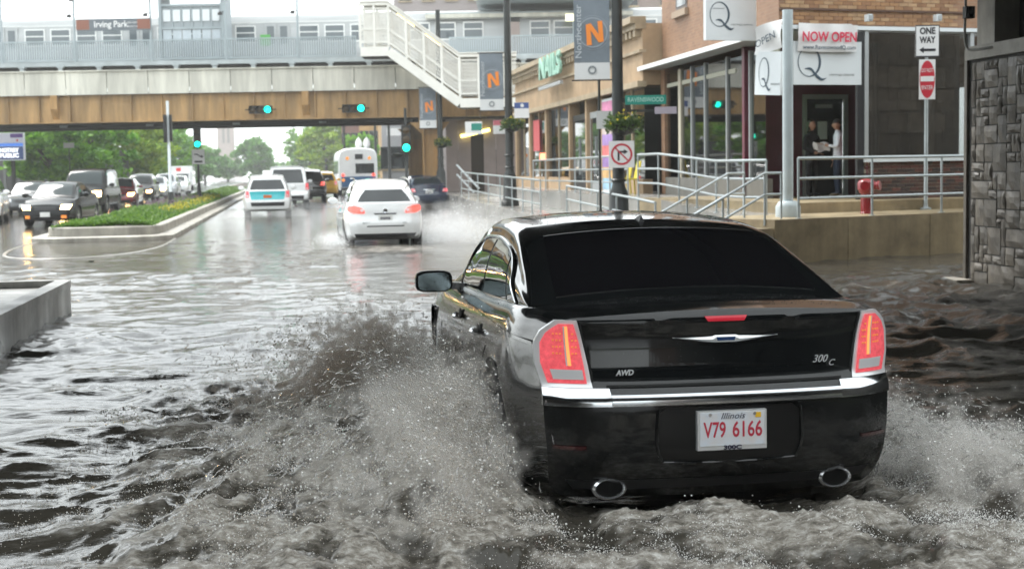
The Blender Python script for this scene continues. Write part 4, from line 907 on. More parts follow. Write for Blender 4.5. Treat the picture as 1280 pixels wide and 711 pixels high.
# right-hand platform canopy
cn = thing('platform_canopy', 'flat platform canopy with pale edge and tubular gutter over the right-hand platform', 'canopy', Bp(bu_(670), 2, 7.1), BRZ)
ca, cbb = bu_(598) - bu_(670), bu_(800) - bu_(670)
MB().box(ca, cbb, -.8, -.6, 2.85, 3.0).build('front_edge', M_fasc, cn); MB().box(ca, cbb, -.598, 6, 2.80, 2.95).build('roof_slab', M_plat, cn); MB().box(ca - 2.6, cbb, 1.2, 1.4, 2.10, 2.3).build('second_edge', M_fasc, cn); MB().box(ca - 2.6, cbb, 1.4, 5.5, 2.28, 2.40).build('second_roof', M_plat, cn)
MB().lathe([(.02, -.02), (.17, 0), (.17, .4), (.02, .42)], 14, (ca, -.72, 2.9), 'Y').build('gutter_end', M_fasc, cn)
for x in (ca + 1.5, cbb - 3): MB().box(x - .07, x + .07, 1.0, 1.14, -.05, 2.1).build('canopy_post', M_bl, cn)
MB().box(1.6, 2.15, -.02, .04, 1.72, 2.08).build('lit_sign', mat('lit_platform_sign', (.7, .68, .4), .5, emit=((1, .95, .6), .5)), cn)
# covered stair descending from the platform
M_lat = mat('cream_lattice', (.74, .73, .68), .45, noise=(1, .08))
stv = -3.0
st_ = thing('covered_stair', 'cream latticed stair enclosure descending from the platform to the street', 'stair', Bp(bu_(520, stv), stv, 0), BRZ)
nodes = [(455, 7.0), (490, 7.0), (577, 4.58), (648, 4.58)]
def su(px_): return bu_(px_, stv) - bu_(520, stv)
HT = 2.32
N_ = [(su(a), z) for a, z in nodes]
def lerp(a, b, t): return a + (b - a) * t
def beamuz(mb, p, q, w_, v0, v1):
    d = Vector((q[0] - p[0], 0, q[1] - p[1])); n = Vector((-d.z, 0, d.x)).normalized() * w_ / 2
    a = Vector((p[0], 0, p[1])); b = Vector((q[0], 0, q[1]))
    mb.hexa([(v.x, vv, v.z) for vv in (v0, v1) for v in (a - n, b - n, b + n, a + n)])
for side, v0 in (('front', 0.0), ('back', 2.0)):
    for i in range(3):
        (ua, za), (ub, zb) = N_[i], N_[i + 1]
        for nm, dz, wt, th in (('stringer', .10, .42, .10), ('bottom_rail', .52, .07, .08), ('middle_rail', 1.12, .06, .08), ('top_rail', HT - .05, .14, .12), ('under_rail', HT - .26, .05, .08)):
            mb = MB(); beamuz(mb, (ua, za + dz), (ub, zb + dz), wt, v0 - th / 2 + (.001 * i), v0 + th / 2 + (.001 * i)); mb.build(nm, M_lat, st_)
        n = {0: 2, 1: 4, 2: 3}[i]
        for k in range(n):
            a = (lerp(ua, ub, k / n), lerp(za, zb, k / n)); b = (lerp(ua, ub, (k + 1) / n), lerp(za, zb, (k + 1) / n))
            MB().box(a[0] - .05, a[0] + .05, v0 - .045, v0 + .045, a[1] + .3, a[1] + HT - .02).build('lattice_post', M_lat, st_)
            lt = MB()
            for q in range(1, 12):
                t = q / 12; x = lerp(a[0], b[0], t); z = lerp(a[1], b[1], t); lt.box(x - .016, x + .016, v0 - .012, v0 + .012, z + .55, z + HT - .28)
            for q in range(1, 9):
                dz = .55 + q * (HT - .83) / 9; beamuz(lt, (a[0], a[1] + dz), (b[0], b[1] + dz), .022, v0 - .010, v0 + .010)
            tag(lt.build('lattice', M_lat, st_), kind='stuff')
mb = MB()
for i in range(3):
    (ua, za), (ub, zb) = N_[i], N_[i + 1]; beamuz(mb, (ua, za + HT + .06), (ub, zb + HT + .06), .05, -.12 + .001 * i, 2.12)
mb.build('stair_roof', M_lat, st_)
mb = MB()
for i in range(3):
    (ua, za), (ub, zb) = N_[i], N_[i + 1]; beamuz(mb, (ua, za - .05), (ub, zb - .05), .10, .06 + .001 * i, 1.94)
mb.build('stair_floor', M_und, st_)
(ua, za), (ub, zb) = N_[1], N_[2]
for t in (.12, .52):
    mb = MB(); beamuz(mb, (lerp(ua, ub, t), lerp(za, zb, t) + HT - .2), (lerp(ua, ub, t + .24), lerp(za, zb, t + .24) + HT - .2), .06, .3, .4); mb.build('strip_light', mat('warm_tube', (.9, .7, .3), .4, emit=((1, .72, .25), 1.6)), st_)
# columns
for i, (px_, v, lab) in enumerate(((540, -.6, 'tan steel bridge column standing beside the banner post'), (521, 10, 'tan steel bridge column under the far girder'), (-60, .5, 'tan steel bridge column at the far pavement'))):
    pz_ = .3 if i < 2 else .1; c_ = thing('bridge_column', lab, 'column', Bp(bu_(px_, v), v, pz_), BRZ, 'bridge columns')
    mb = MB(); mb.box(-.33, .33, -.05, .05, 0, 4.2 - pz_); mb.box(-.40, -.33, -.28, .28, 0, 4.2 - pz_); mb.box(.33, .40, -.28, .28, 0, 4.2 - pz_); mb.build('shaft', M_tanl, c_)
    MB().box(-.5, .5, -.4, .4, -.4, .25).build('base', M_conc, c_); MB().box(-.55, .55, -.35, .35, 3.6 - pz_, 3.86).build('cap', M_tang, c_)
    MB().hexa([(-.4, -.1, 3.0), (.4, -.1, 3.0), (.4, .1, 3.0), (-.4, .1, 3.0), (-1.0, -.1, 3.6), (.9, -.1, 3.6), (.9, .1, 3.6), (-1.0, .1, 3.6)]).build('knee_brace', M_tang, c_)
# station house below the tracks
shs = thing('station_house', 'mauve-grey station entrance building below the tracks with a lit yellow canopy light', 'building', Bp(bu_(605), 3, .5), BRZ)
X0, X1 = bu_(556) - bu_(605), bu_(700) - bu_(605)
for k in range(9):
    a = lerp(X0, X1, k / 9); b = lerp(X0, X1, (k + 1) / 9)
    if k == 2: continue
    MB().box(a + .01, b - .01, -1.2, -.9, 0, 3.6).build('wall_panel', mat('mauve_panel', (.25, .20, .185), .5, noise=(1, .15)), shs)
MB().box(lerp(X0, X1, 2 / 9) - .1, lerp(X0, X1, 3 / 9) + .1, .8, .9, 0, 3.6).build('entrance_back', mat('entrance_dark', (.05, .03, .015), .6), shs)
MB().box(X0, X1, -1.5, 6, 3.6, 3.75).build('roof', M_und, shs)
mb = MB(); mb.beam((X0 + .75, -1.35, 2.75), (X0 + 2.2, -1.35, 3.05), .12, .16); mb.build('canopy_light', mat('yellow_tube', (.9, .8, .3), .4, emit=((1, .85, .2), 1.8)), shs)
MB().box(X0, X1, -1.18, -.92, 3.0, 3.58).build('header_band', M_corn, shs)
mb = MB(); mb.box(lerp(X0, X1, 2 / 9) + .9, lerp(X0, X1, 2 / 9) + 1.3, -.6, -.3, 0, 2.0); mb.build('ticket_machine', M_blackp, shs)
# diagonal stair rails in front of the station house
sr = thing('entry_stair_rails', 'white diagonal stair handrails at the station entrance', 'railing', Bp(bu_(588), -2, .5), BRZ)
for dv in (0, .9): MB().tube([(-.6, dv, 1.35), (.45, dv, .2)], .04, 6).build('rail', M_signw, sr); MB().tube([(-.6, dv, .9), (.3, dv, -.1)], .03, 6).build('rail', M_signw, sr)
# ================================================================== traffic signals
M_sigb = mat('signal_black', (.012, .012, .012), .5); M_gre = mat('signal_green', (.02, .7, .45), .3, emit=((.0, 1, .62), 2.2)); M_lensd = mat('signal_dark_lens', (.05, .03, .01), .3)
M_blk = mat('black_post_paint', (.012, .015, .014), .4, noise=(3, .3))
def signal(label, loc, rz, horizontal, group, face=True):
    s = thing('traffic_signal', label, 'traffic signal', loc, rz, group)
    if horizontal: mb = MB(); mb.box(-.55, .55, -.12, .12, -.19, .19); C_ = [(-.36, 0), (0, 0), (.36, 0)]; mb.beam((-.75, 0, 0), (.75, 0, 0), .05)
    else: mb = MB(); mb.box(-.19, .19, -.12, .12, -.55, .55); C_ = [(0, .36), (0, 0), (0, -.36)]
    mb.build('housing', M_sigb, s)
    for i, (x, z) in enumerate(C_):
        l = MB().lathe([(.15, 0), (.15, -.02), (.10, -.045), (.01, -.055)], 18, (x, -.12, z), 'Y').build('lens', M_gre if i == 2 else M_lensd, s, smooth=True)
        v = MB(); P = [[(x + .17 * math.cos(a), y, z + .17 * math.sin(a)) for a in np.linspace(R(-10), R(190), 10)] for y in (-.12, -.34)]; v.grid(P); v.build('visor', M_sigb, l)
    return s
signal('horizontal traffic signal showing green on the tan girder above the teal taxi', Bp(bu_(331), -.45, bz(331, 138.5)), BRZ, True, 'signals on the girder')
signal('horizontal traffic signal showing green on the tan girder above the bus', Bp(bu_(446), -.45, bz(446, 137)), BRZ, True, 'signals on the girder')
# ================================================================== street furniture along the right walk
M_slate = mat('banner_slate', (.16, .19, .22), .6, noise=(1.5, .2)); M_or = mat('banner_orange', (.80, .24, .03), .5); M_bw = mat('banner_white', (.62, .63, .63), .5)
leaf_g = leafmat('basket_leaf', (.03, .07, .015), (.09, .15, .03)); leaf_y = leafmat('basket_flower', (.5, .4, .02), (.7, .6, .05))
def lamp_post(label, px_, d, zb, basket_z, flip=False, bt=3.58, bw_=.78, bhh=1.86):
    p = at_d(px_, 208, d); o = thing('banner_lamp_post', label, 'lamp post', (p.x, p.y, zb), 0, 'dark lamp posts with slate banners')
    MB().lathe([(.30, 0), (.30, .15), (.24, .22), (.21, 1.0), (.15, 1.15), (.135, 1.25), (.105, 8.5)], 16).build('post', M_blk, o, smooth=True)
    for k in range(2): MB().lathe([(.15, 0), (.17, .02), (.17, .05), (.15, .07)], 16, (0, 0, 1.25 + k * .4)).build('collar', M_blk, o)
    # banner on two arms, facing the traffic
    ang = -YAW; rt = Vector((math.cos(ang), math.sin(ang), 0)); zc = bt - zb
    for z in (zc + bhh + .02, zc - .02): MB().tube([(0, 0, z), tuple(-rt * (bw_ + .22) + Vector((0, 0, z)))], .018, 6).build('banner_arm', M_blk, o)
    M = frame(-rt * (.16 + bw_ / 2) + Vector((0, 0, zc + bhh / 2)), rt, (0, 0, 1))
    mb = MB(M); mb.grid([[(x, y, .012 * math.sin(y * 4 + x * 3)) for x in np.linspace(-bw_ / 2, bw_ / 2, 6)] for y in np.linspace(-bhh / 2 + .36, bhh / 2, 12)]); bn = mb.build('banner', M_slate, o, smooth=True)
    mb = MB(M); mb.grid([[(x, y, .012 * math.sin(y * 4 + x * 3)) for x in np.linspace(-bw_ / 2, bw_ / 2, 6)] for y in (-bhh / 2, -bhh / 2 + .18, -bhh / 2 + .36)]); lw = mb.build('banner_foot', M_bw, o, smooth=True)
    P = [(-.17, -.26), (-.06, -.25), (-.085, .07), (.09, -.20), (.20, -.18), (.17, .27), (.065, .26), (.09, -.02), (-.08, .22), (-.19, .19)]
    mb = MB(M @ Matrix.Translation((.06, .06, .02))); mb.add([(x, y, 0) for x, y in P], [tuple(range(len(P)))]); mb.build('letter_mark', M_or, bn)
    mb = MB(M @ Matrix.Translation((.02, .08, .016))); 
    for rr0, rr1 in ((.30, .33), (.36, .37)):
        mb.grid([[(r_ * math.cos(t), r_ * math.sin(t), 0) for t in np.linspace(0, 2 * math.pi, 32)] for r_ in (rr0, rr1)])
    mb.build('ring_print', mat('banner_ring', (.28, .32, .36), .6), bn)
    text('banner_lettering', 'Northcenter', .2, mat('banner_letter', (.5, .54, .57), .5), bn, M @ Matrix.Translation((-.29, .10, .02)) @ Matrix.Rotation(R(90), 4, 'Z'), width=1.15, world=False)
    mb = MB(M @ Matrix.Translation((0, -bhh / 2 + .20, .016))); mb.grid([[(r_ * math.cos(t), r_ * math.sin(t), 0) for t in np.linspace(0, 2 * math.pi, 20)] for r_ in (.055, .095)]); mb.build('round_emblem', mat('emblem_grey', (.22, .24, .25), .5), lw)
    # hanging basket
    bz_ = basket_z - zb; q = Vector((.10, -.12, bz_))
    bk_ = MB().lathe([(.02, -.22), (.20, -.16), (.32, 0), (.33, .03), (.02, .03)], 16, q).build('flower_basket', M_blk, o, smooth=True)
    n = 900; a = rng.uniform(0, 2 * np.pi, n); r_ = .40 * np.sqrt(rng.uniform(0, 1, n)); z = rng.normal(.08, .07, n) - (r_ > .3) * rng.uniform(0, .15, n)
    wpt = np.stack([p.x + q.x + r_ * np.cos(a), p.y + q.y + r_ * np.sin(a), zb + q.z + z], 1)
    f = leaf_mesh('basket_plants', wpt, .09, leaf_g, .8, bk_, 'stuff', int(px_)); f2__ = leaf_mesh('basket_flowers', wpt[:60] + np.array([0, -.08, .1]), .07, leaf_y, .8, bk_, 'stuff', 9)
    for sd in (-1, 1): MB().tube([(0, 0, bz_ + .5), tuple(q + Vector((sd * .3, 0, .02)))], .01, 5).build('basket_chain', M_blk, bk_)
    return o, p
lp1, pp1 = lamp_post('dark banner lamp post with the no right turn sign behind the black sedan', 773, 31.7, .08, 2.55)
lp2, pp2 = lamp_post('dark banner lamp post inside the long pipe railing by the shop row', 637, 47.8, .40, 3.05)
lp3, pp3 = lamp_post('dark banner lamp post beside the tan bridge column', 551, 67.5, .52, 2.85)
FACE = bu
def plate_sign(name, label, cat, pos, wd, hh, m, group=None, th=.012, edge=None):
    o = thing(name, label, cat, pos, -YAW, group); pn = MB().box(-wd / 2, wd / 2, -th, 0, -hh / 2, hh / 2).build('sign_panel', m, o); return o, pn
def lp_(x, z, y=-.016): return frame((x, y, z), (1, 0, 0), (0, 0, 1))
M_sgw = mat('sign_sheet_white', (.72, .72, .72), .35); M_sgr = mat('sign_red', (.50, .03, .05), .35); M_sgk = mat('sign_black', (.02, .02, .025), .4); M_sgg = mat('sign_green', (.01, .22, .17), .35)
# no right turn
p = at_d(777, 193, 31.35); o, pn = plate_sign('no_right_turn_sign', 'square white no right turn sign with red ring on the lamp post', 'sign', p, .55, .58, M_sgw)
mb = MB(lp_(0, 0)); mb.grid([[(r_ * math.cos(t), r_ * math.sin(t), 0) for t in np.linspace(0, 2 * math.pi, 36)] for r_ in (.19, .235)]); mb.beam((-.15, .15, .001), (.15, -.15, .001), .03, .002, (0, 0, 1)); mb.build('red_ring', M_sgr, pn)
mb = MB(lp_(0, 0, -.0145)); mb.add([(-.09, -.14, 0), (-.045, -.14, 0), (-.045, .02, 0), (-.09, .06, 0), (-.06, .075, 0), (.05, .075, 0), (.05, .03, 0), (-.03, .03, 0)], [(0, 1, 2, 3), (3, 2, 7, 6, 5, 4)]); mb.add([(.05, -.0, 0), (.14, .052, 0), (.05, .11, 0)], [(0, 1, 2)]); mb.build('arrow', M_sgk, pn)
# street name
p = at_d(807, 125, 31.5); o, pn = plate_sign('street_name_sign', 'long green street name sign reading RAVENSWOOD on the lamp post', 'sign', p, .90, .20, M_sgg)
text('sign_lettering', 'RAVENSWOOD', .14, mat('sign_pale_green', (.45, .68, .60), .4), pn, lp_(0, 0), width=.78, world=False)
MB().box(-.64, -.45, -.02, .02, -.05, .05).build('bracket', M_blk, o)
p = at_d(832, 138, 33); o, pn = plate_sign('parking_sign', 'small pale lilac sign under the street name sign', 'sign', p, .5, .16, mat('sign_lilac', (.42, .38, .46), .4)); MB().box(-.9, -.25, .01, .03, -.03, .03).build('bracket', M_blk, o)
p = at_d(755, 150, 32.4); o, pn = plate_sign('side_sign', 'tilted white sign seen through the glare left of the lamp post', 'sign', p, .34, .40, M_bw); MB().tube([(-.1, .03, -2.3), (-.1, .03, .9)], .03, 8).build('post', M_blk, o)
p = at_d(652, 138, 46.5); o, pn = plate_sign('bus_stop_sign', 'white bus stop sign with blue header on the railing lamp post', 'sign', p, .48, .50, M_sgw); MB().box(-.235, .235, -.016, -.012, .06, .245).build('blue_header', mat('sign_blue', (.05, .09, .26), .4), pn); MB().lathe([(.06, -.02), (.06, -.014)], 14, (.02, 0, .15), 'Y').build('round_symbol', M_sgw, pn); MB().box(-.4, -.23, .0, .03, -.02, .02).build('bracket', M_blk, o)
p = at_d(626, 159, 48.6); o, pn = plate_sign('shop_awning_sign', 'white and pink shop sign left of the railing lamp post', 'sign', p, .52, .46, M_sgw); MB().box(-.255, .255, -.016, -.012, .06, .225).build('pink_header', mat('sign_pink', (.60, .16, .20), .4), pn); MB().box(.25, .45, 0, .03, -.02, .02).build('bracket', M_blk, o)
p = at_d(592, 160, 64); o, pn = plate_sign('station_direction_sign', 'small white and green station sign hanging below the stair', 'sign', p, .75, .55, M_sgw); MB().box(-.1, .36, -.016, -.012, -.12, .20).build('green_field', M_sgg, pn)
for sd in (-1, 1): MB().tube([(sd * .3, .0, .27), (sd * .3, .0, .9)], .012, 5).build('hanger', M_steel, o)
# one way / do not enter post
pb = at_z(1157, 262, .735); ow = thing('one_way_sign_post', 'grey post with ONE WAY and DO NOT ENTER signs on the terrace', 'sign', pb, -YAW)
MB().lathe([(.11, 0), (.11, .03), (.05, .05), (.038, .12), (.034, 3.2)], 12).build('post', M_rail, ow, smooth=True)
dpb = (pb - CAM).dot(CM @ Vector((0, 0, -1))); kpx = FPX / dpb
zc = lambda py: (263 - py) / kpx
w1, h1 = 30 / kpx, 39 / kpx
s1 = MB().box(-w1 / 2, w1 / 2, -.055, -.04, zc(55) - h1 / 2, zc(55) + h1 / 2).build('one_way_panel', M_sgw, ow)
mb = MB()
for a in ((-w1 / 2, w1 / 2, zc(55) + h1 / 2 - .02, zc(55) + h1 / 2), (-w1 / 2, w1 / 2, zc(55) - h1 / 2, zc(55) - h1 / 2 + .02), (-w1 / 2, -w1 / 2 + .015, zc(55) - h1 / 2 + .021, zc(55) + h1 / 2 - .021), (w1 / 2 - .015, w1 / 2, zc(55) - h1 / 2 + .021, zc(55) + h1 / 2 - .021)): mb.box(a[0], a[1], -.058, -.0555, a[2], a[3])
mb.build('border', M_sgk, s1)
text('sign_lettering', 'ONE', .17, M_sgk, s1, lp_(0, zc(43), -.058), width=.30, bold=.006, world=False); text('sign_lettering', 'WAY', .17, M_sgk, s1, lp_(0, zc(54), -.058), width=.31, bold=.006, world=False)
mb = MB(lp_(0, zc(66), -.058)); mb.add([(-.16, 0, 0), (-.07, .06, 0), (-.07, .025, 0), (.16, .025, 0), (.16, -.025, 0), (-.07, -.025, 0), (-.07, -.06, 0)], [(0, 1, 2, 5, 6), (2, 3, 4, 5)]); mb.build('arrow', M_sgk, s1)
w2, h2 = 20 / kpx, 49 / kpx; z2 = zc(102)
s2 = MB().box(-w2 / 2, w2 / 2, -.055, -.04, z2 - h2 / 2, z2 + h2 / 2).build('do_not_enter_panel', M_sgw, ow)
mb = MB(lp_(0, z2, -.058)); mb.add([(.145 * math.cos(t) * w2 / .31, .5 * h2 * .94 * math.sin(t), 0) for t in np.linspace(0, 2 * math.pi, 36, endpoint=False)], [tuple(range(36))]); mb.build('red_oval', M_sgr, s2)
MB().box(-w2 * .42, w2 * .42, -.062, -.059, z2 - .04, z2 + .06).build('white_bar', M_sgw, s2)
text('sign_lettering', 'DO NOT', .11, M_sgw, s2, lp_(0, z2 + .17, -.060), width=w2 * .72, world=False); text('sign_lettering', 'ENTER', .11, M_sgw, s2, lp_(0, z2 - .16, -.060), width=w2 * .70, world=False)
# ---------------- median poles
mp = thing('white_pole', 'slim white pole with a dark signal head standing in the planted median', 'pole', (-4.9, 59, .2))
MB().lathe([(.10, 0), (.10, .55), (.06, .6), (.055, 4.35)], 12).build('shaft', M_signw, mp, smooth=True); MB().lathe([(.13, 0), (.12, .7), (.10, .75)], 12).build('base', M_blk, mp, smooth=True); MB().box(-.18, -.055, -.14, .14, 2.7, 3.8).build('signal_head', M_sigb, mp); MB().box(.055, .15, -.14, .14, 2.75, 3.8).build('signal_head', M_sigb, mp)
mp = thing('median_signal_post', 'green traffic signal over a white curved-arrow sign on a black post in the median', 'traffic signal', (-4.9, 76.5, .2))
MB().lathe([(.11, 0), (.10, .8), (.06, .85), (.05, 3.7)], 12).build('post', M_blk, mp, smooth=True)
MB().box(-.19, .19, -.2, -.02, 2.75, 3.85).build('housing', M_sigb, mp)
for z, m in ((3.6, M_lensd), (3.28, M_lensd), (2.95, M_gre)): MB().lathe([(.14, 0), (.14, -.02), (.01, -.05)], 16, (0, -.2, z), 'Y').build('lens', m, mp, smooth=True)
sp_ = MB().box(-.30, .34, -.10, -.08, 1.92, 2.68).build('sign_panel', M_sgw, mp); mb = MB(frame((.02, -.105, 2.36), (1, 0, 0), (0, 0, 1))); mb.tube([(-.2, .08, 0), (-.05, .07, 0), (.08, -.03, 0), (.18, -.05, 0)], .03, 5); mb.add([(.14, .05, 0), (.27, -.06, 0), (.13, -.13, 0)], [(0, 1, 2)]); mb.build('curved_arrow', M_sgk, sp_); MB().box(-.18, .22, -.104, -.10, 2.0, 2.1).build('lettering_bar', M_sgk, sp_)
# right-hand signal under the bridge
p = at_d(508, 208, 62); rs = thing('kerb_signal_post', 'dark signal post showing green under the bridge at the right kerb', 'traffic signal', (p.x, p.y, .3)); 
MB().lathe([(.12, 0), (.11, .8), (.07, .85), (.06, 4.0)], 12).build('post', M_blk, rs, smooth=True); zz = bz(508, 185, -8) - .3
MB().box(-.2, .2, -.22, -.02, zz - .2, zz + .95).build('housing', M_sigb, rs)
for k, m in ((0, M_gre), (1, M_lensd), (2, M_lensd)): MB().lathe([(.15, 0), (.15, -.02), (.01, -.05)], 16, (0, -.22, zz + k * .36), 'Y').build('lens', m, rs, smooth=True)
bk_ = MB().lathe([(.02, -.2), (.2, -.14), (.3, 0), (.02, .03)], 14, (-.35, -.1, zz - .25)).build('flower_basket', M_blk, rs, smooth=True)
for i, (px_, d, h) in enumerate(((431, 110, 6.5), (470, 96, 6.2), (487, 92, 6))):
    p = at_d(px_, 208, d); o = thing('street_pole', ['thin dark pole left of the bus', 'dark pole right of the bus beyond the bridge', 'thick dark pole beside the grey frontage beyond the bridge'][i], 'pole', (p.x, p.y, .2)); MB().lathe([(.2, 0), (.18, .8), (.10, .9), (.08, h)], 10).build('shaft', M_blk, o, smooth=True); MB().box(-.9, .9, -.05, .05, h - .1, h).build('arm', M_blk, o)
for i, px_ in enumerate((449, 459)):
    p = at_d(px_, 208, 104); o = thing('globe_lamp', ['white globe street lamp on a black post beyond the bus, farther from the dark pole', 'white globe street lamp on a black post beyond the bus, nearer the dark pole'][i], 'lamp post', (p.x, p.y, .2), 0, 'globe lamps above the bus'); MB().lathe([(.2, 0), (.1, .8), (.07, 2.9), (.13, 3.0), (.16, 3.05)], 12).build('post', M_blk, o, smooth=True); MB().lathe([(.14, 3.05), (.24, 3.2), (.25, 3.4), (.16, 3.65), (.05, 3.75), (.03, 3.85)], 14).build('globe', mat('globe_white', (.8, .8, .78), .3), o, smooth=True)
# ================================================================== people in the doorway
def person(label, loc, rz, joints, edges, skin_c, mats, hair_fn, h=1.0):
    o = thing('person', label, 'person', loc, rz); o.scale = (h,) * 3
    me = bpy.data.meshes.new('body'); names = list(joints); me.from_pydata([joints[n][0] for n in names], [(names.index(a), names.index(b)) for a, b in edges], [])
    t = bpy.data.objects.new('t', me); C.objects.link(t); t.modifiers.new('s', 'SKIN'); sk = me.skin_vertices[0].data
    for i, n in enumerate(names): r_ = joints[n][1]; sk[i].radius = r_ if isinstance(r_, tuple) else (r_, r_)
    sk[names.index('pelvis')].use_root = True
    t.modifiers.new('b', 'SUBSURF').levels = 2
    dg = bpy.context.evaluated_depsgraph_get(); bm_ = bpy.data.meshes.new_from_object(t.evaluated_get(dg)); bpy.data.objects.remove(t)
    bm = bmesh.new(); bm.from_mesh(bm_)
    # head joined to the neck: skull, jaw, nose, ears
    hc = Vector(joints['head'][0]); 
    r0 = bmesh.ops.create_uvsphere(bm, u_segments=20, v_segments=14, radius=1.0)['verts']
    for v in r0:
        x, y, z = v.co; jaw = 1 - .28 * max(0, -z); v.co = hc + Vector((x * .076 * jaw, y * .095 * jaw + (.012 if z < 0 else 0), z * .118))
        if y > .9 and abs(x) < .3 and -.35 < z < .15: v.co.y += .018
    for sd in (-1, 1):
        e = bmesh.ops.create_uvsphere(bm, u_segments=8, v_segments=6, radius=.028)['verts']
        for v in e: v.co = Vector((v.co.x * .4, v.co.y * .7, v.co.z * 1.1)) + hc + Vector((sd * .077, -.005, -.01))
    # hands: palm and five fingers
    for hn, el in (('hand_l', 'elbow_l'), ('hand_r', 'elbow_r')):
        wv = Vector(joints[hn][0]); d = (wv - Vector(joints[el][0])).normalized(); sdv = d.cross(Vector((0, 0, 1)));
        if sdv.length < .1: sdv = Vector((1, 0, 0))
        sdv.normalize(); 
        for k in range(5):
            off = sdv * (-.033 + .0165 * k); ln = (.055, .075, .082, .076, .06)[k]; st0 = wv + d * .05 + off
            if k == 0: st0 = wv + d * .01 + off * 1.2; dd = (d * .6 - sdv * .7).normalized()
            else: dd = d
            ms = bmesh.ops.create_cone(bm, cap_ends=True, segments=6, radius1=.0095, radius2=.007, depth=ln)['verts']; q = dd.to_track_quat('Z', 'Y')
            for v in ms: v.co = q @ v.co + st0 + dd * ln / 2
    bm.to_mesh(bm_); bm.free()
    for m in mats: bm_.materials.append(m)
    hl, hr = Vector(joints['hand_l'][0]), Vector(joints['hand_r'][0]); wl_, wr_ = Vector(joints['wrist_l'][0]), Vector(joints['wrist_r'][0])
    for pg in bm_.polygons:
        ce = pg.center; pg.use_smooth = True; arm = min((ce - hl).length - 0, (ce - hr).length)
        dl = min((ce - wl_).length, (ce - wr_).length)
        if ce.z > joints['neck'][0][2] + .01: mi = 0
        elif arm < .095: mi = 0
        elif ce.z < .09: mi = 3
        elif ce.z < joints['pelvis'][0][2] - .02: mi = 2
        else: mi = 1
        pg.material_index = mi
    b = bpy.data.objects.new('body', bm_); C.objects.link(b); b.parent = o
    hm = MB(); hair_fn(hm, hc); hm.build('hair', mat('dark_hair', (.012, .009, .008), .5), o, smooth=True)
    return o
def J(armL, armR):
    d = {'pelvis': ((0, 0, .93), (.15, .11)), 'waist': ((0, 0, 1.08), (.135, .10)), 'chest': ((0, .0, 1.30), (.165, .115)), 'neckb': ((0, -.005, 1.43), (.075, .07)), 'neck': ((0, .0, 1.49), .052), 'headb': ((0, .01, 1.56), .05), 'head': ((0, .02, 1.62), .04)}
    for s, sd in (('l', -1), ('r', 1)):
        A = armL if s == 'l' else armR
        d.update({'sh_' + s: ((sd * .185, 0, 1.385), .062), 'elbow_' + s: (A[0], .047), 'wrist_' + s: (A[1], .034), 'hand_' + s: (A[2], (.038, .022))})
        d.update({'hip_' + s: ((sd * .095, 0, .88), .088), 'knee_' + s: ((sd * .105, .02, .49), .062), 'ank_' + s: ((sd * .11, -.01, .09), .045), 'toe_' + s: ((sd * .125, .15, .045), .04)})
    return d
ED = [('pelvis', 'waist'), ('waist', 'chest'), ('chest', 'neckb'), ('neckb', 'neck'), ('neck', 'headb'), ('headb', 'head')] + [e for s in 'lr' for e in (('chest', 'sh_' + s), ('sh_' + s, 'elbow_' + s), ('elbow_' + s, 'wrist_' + s), ('wrist_' + s, 'hand_' + s), ('pelvis', 'hip_' + s), ('hip_' + s, 'knee_' + s), ('knee_' + s, 'ank_' + s), ('ank_' + s, 'toe_' + s))]
def short_hair(mb, hc):
    rows = []
    for i in range(8):
        ph = i / 7 * 1.45
        rows.append([(hc.x + .084 * math.sin(ph) * math.cos(t), hc.y - .012 + .104 * math.sin(ph) * math.sin(t) , hc.z + .022 + .112 * math.cos(ph) - (.06 * max(0, -math.sin(t)) * (ph > 1))) for t in np.linspace(0, 2 * math.pi, 18)])
    mb.grid(rows)
def long_hair(mb, hc):
    rows = []
    for i in range(10):
        ph = min(1.5, i / 6 * 1.5); dz = max(0, i - 6) * .05
        rows.append([(hc.x + (.090 + .01 * max(0, i - 6)) * math.sin(ph) * math.cos(t), hc.y - .02 + .102 * math.sin(ph) * math.sin(t) * (1 if math.sin(t) < 0 else (.9 if i < 5 else .25)), hc.z + .03 + .112 * math.cos(ph) - dz) for t in np.linspace(0, 2 * math.pi, 18)])
    mb.grid(rows)
sk1 = mat('skin_warm', (.42, .24, .16), .5); sk2 = mat('skin_tan', (.36, .20, .13), .5)
shirt = mat('pale_blue_shirt', (.80, .85, .93), .7, noise=(14, .12), bump=(16, .5, .01)); jeans = mat('dark_jeans', (.015, .025, .05), .8, noise=(10, .3)); shoe = mat('shoe', (.16, .12, .07), .5); blk = mat('black_clothes', (.012, .012, .014), .8, noise=(10, .4), bump=(16, .4, .01))
pmn = at_d(1047, 243, 30.9); man = person('man in pale blue shirt and dark jeans in the doorway facing a woman', (pmn.x, pmn.y, .93), R(78), J(((-.26, .05, 1.12), (-.17, .24, 1.16), (-.14, .31, 1.18)), ((.27, -.03, 1.10), (.28, .05, .88), (.28, .06, .80))), ED, None, [sk1, shirt, jeans, shoe], short_hair, .955)
pwm = at_d(1014, 243, 31.2); wom = person('woman in black clothes in the doorway holding papers', (pwm.x, pwm.y, .93), R(208), J(((-.25, .06, 1.12), (-.06, .2, 1.18), (.02, .21, 1.2)), ((.25, .02, 1.10), (.12, .22, 1.0), (.07, .27, 1.0))), ED, None, [sk2, blk, blk, blk], long_hair, .955)
pa = thing('papers', 'crumpled white papers held between the two people in the doorway', 'papers', at_d(1026, 183, 30.8))
mb = MB(); mb.grid([[(x, .03 * math.sin(x * 30 + y * 20), y + .02 * math.sin(x * 25)) for x in np.linspace(-.17, .17, 9)] for y in np.linspace(-.07, .08, 6)]); mb.build('sheet', M_sgw, pa)
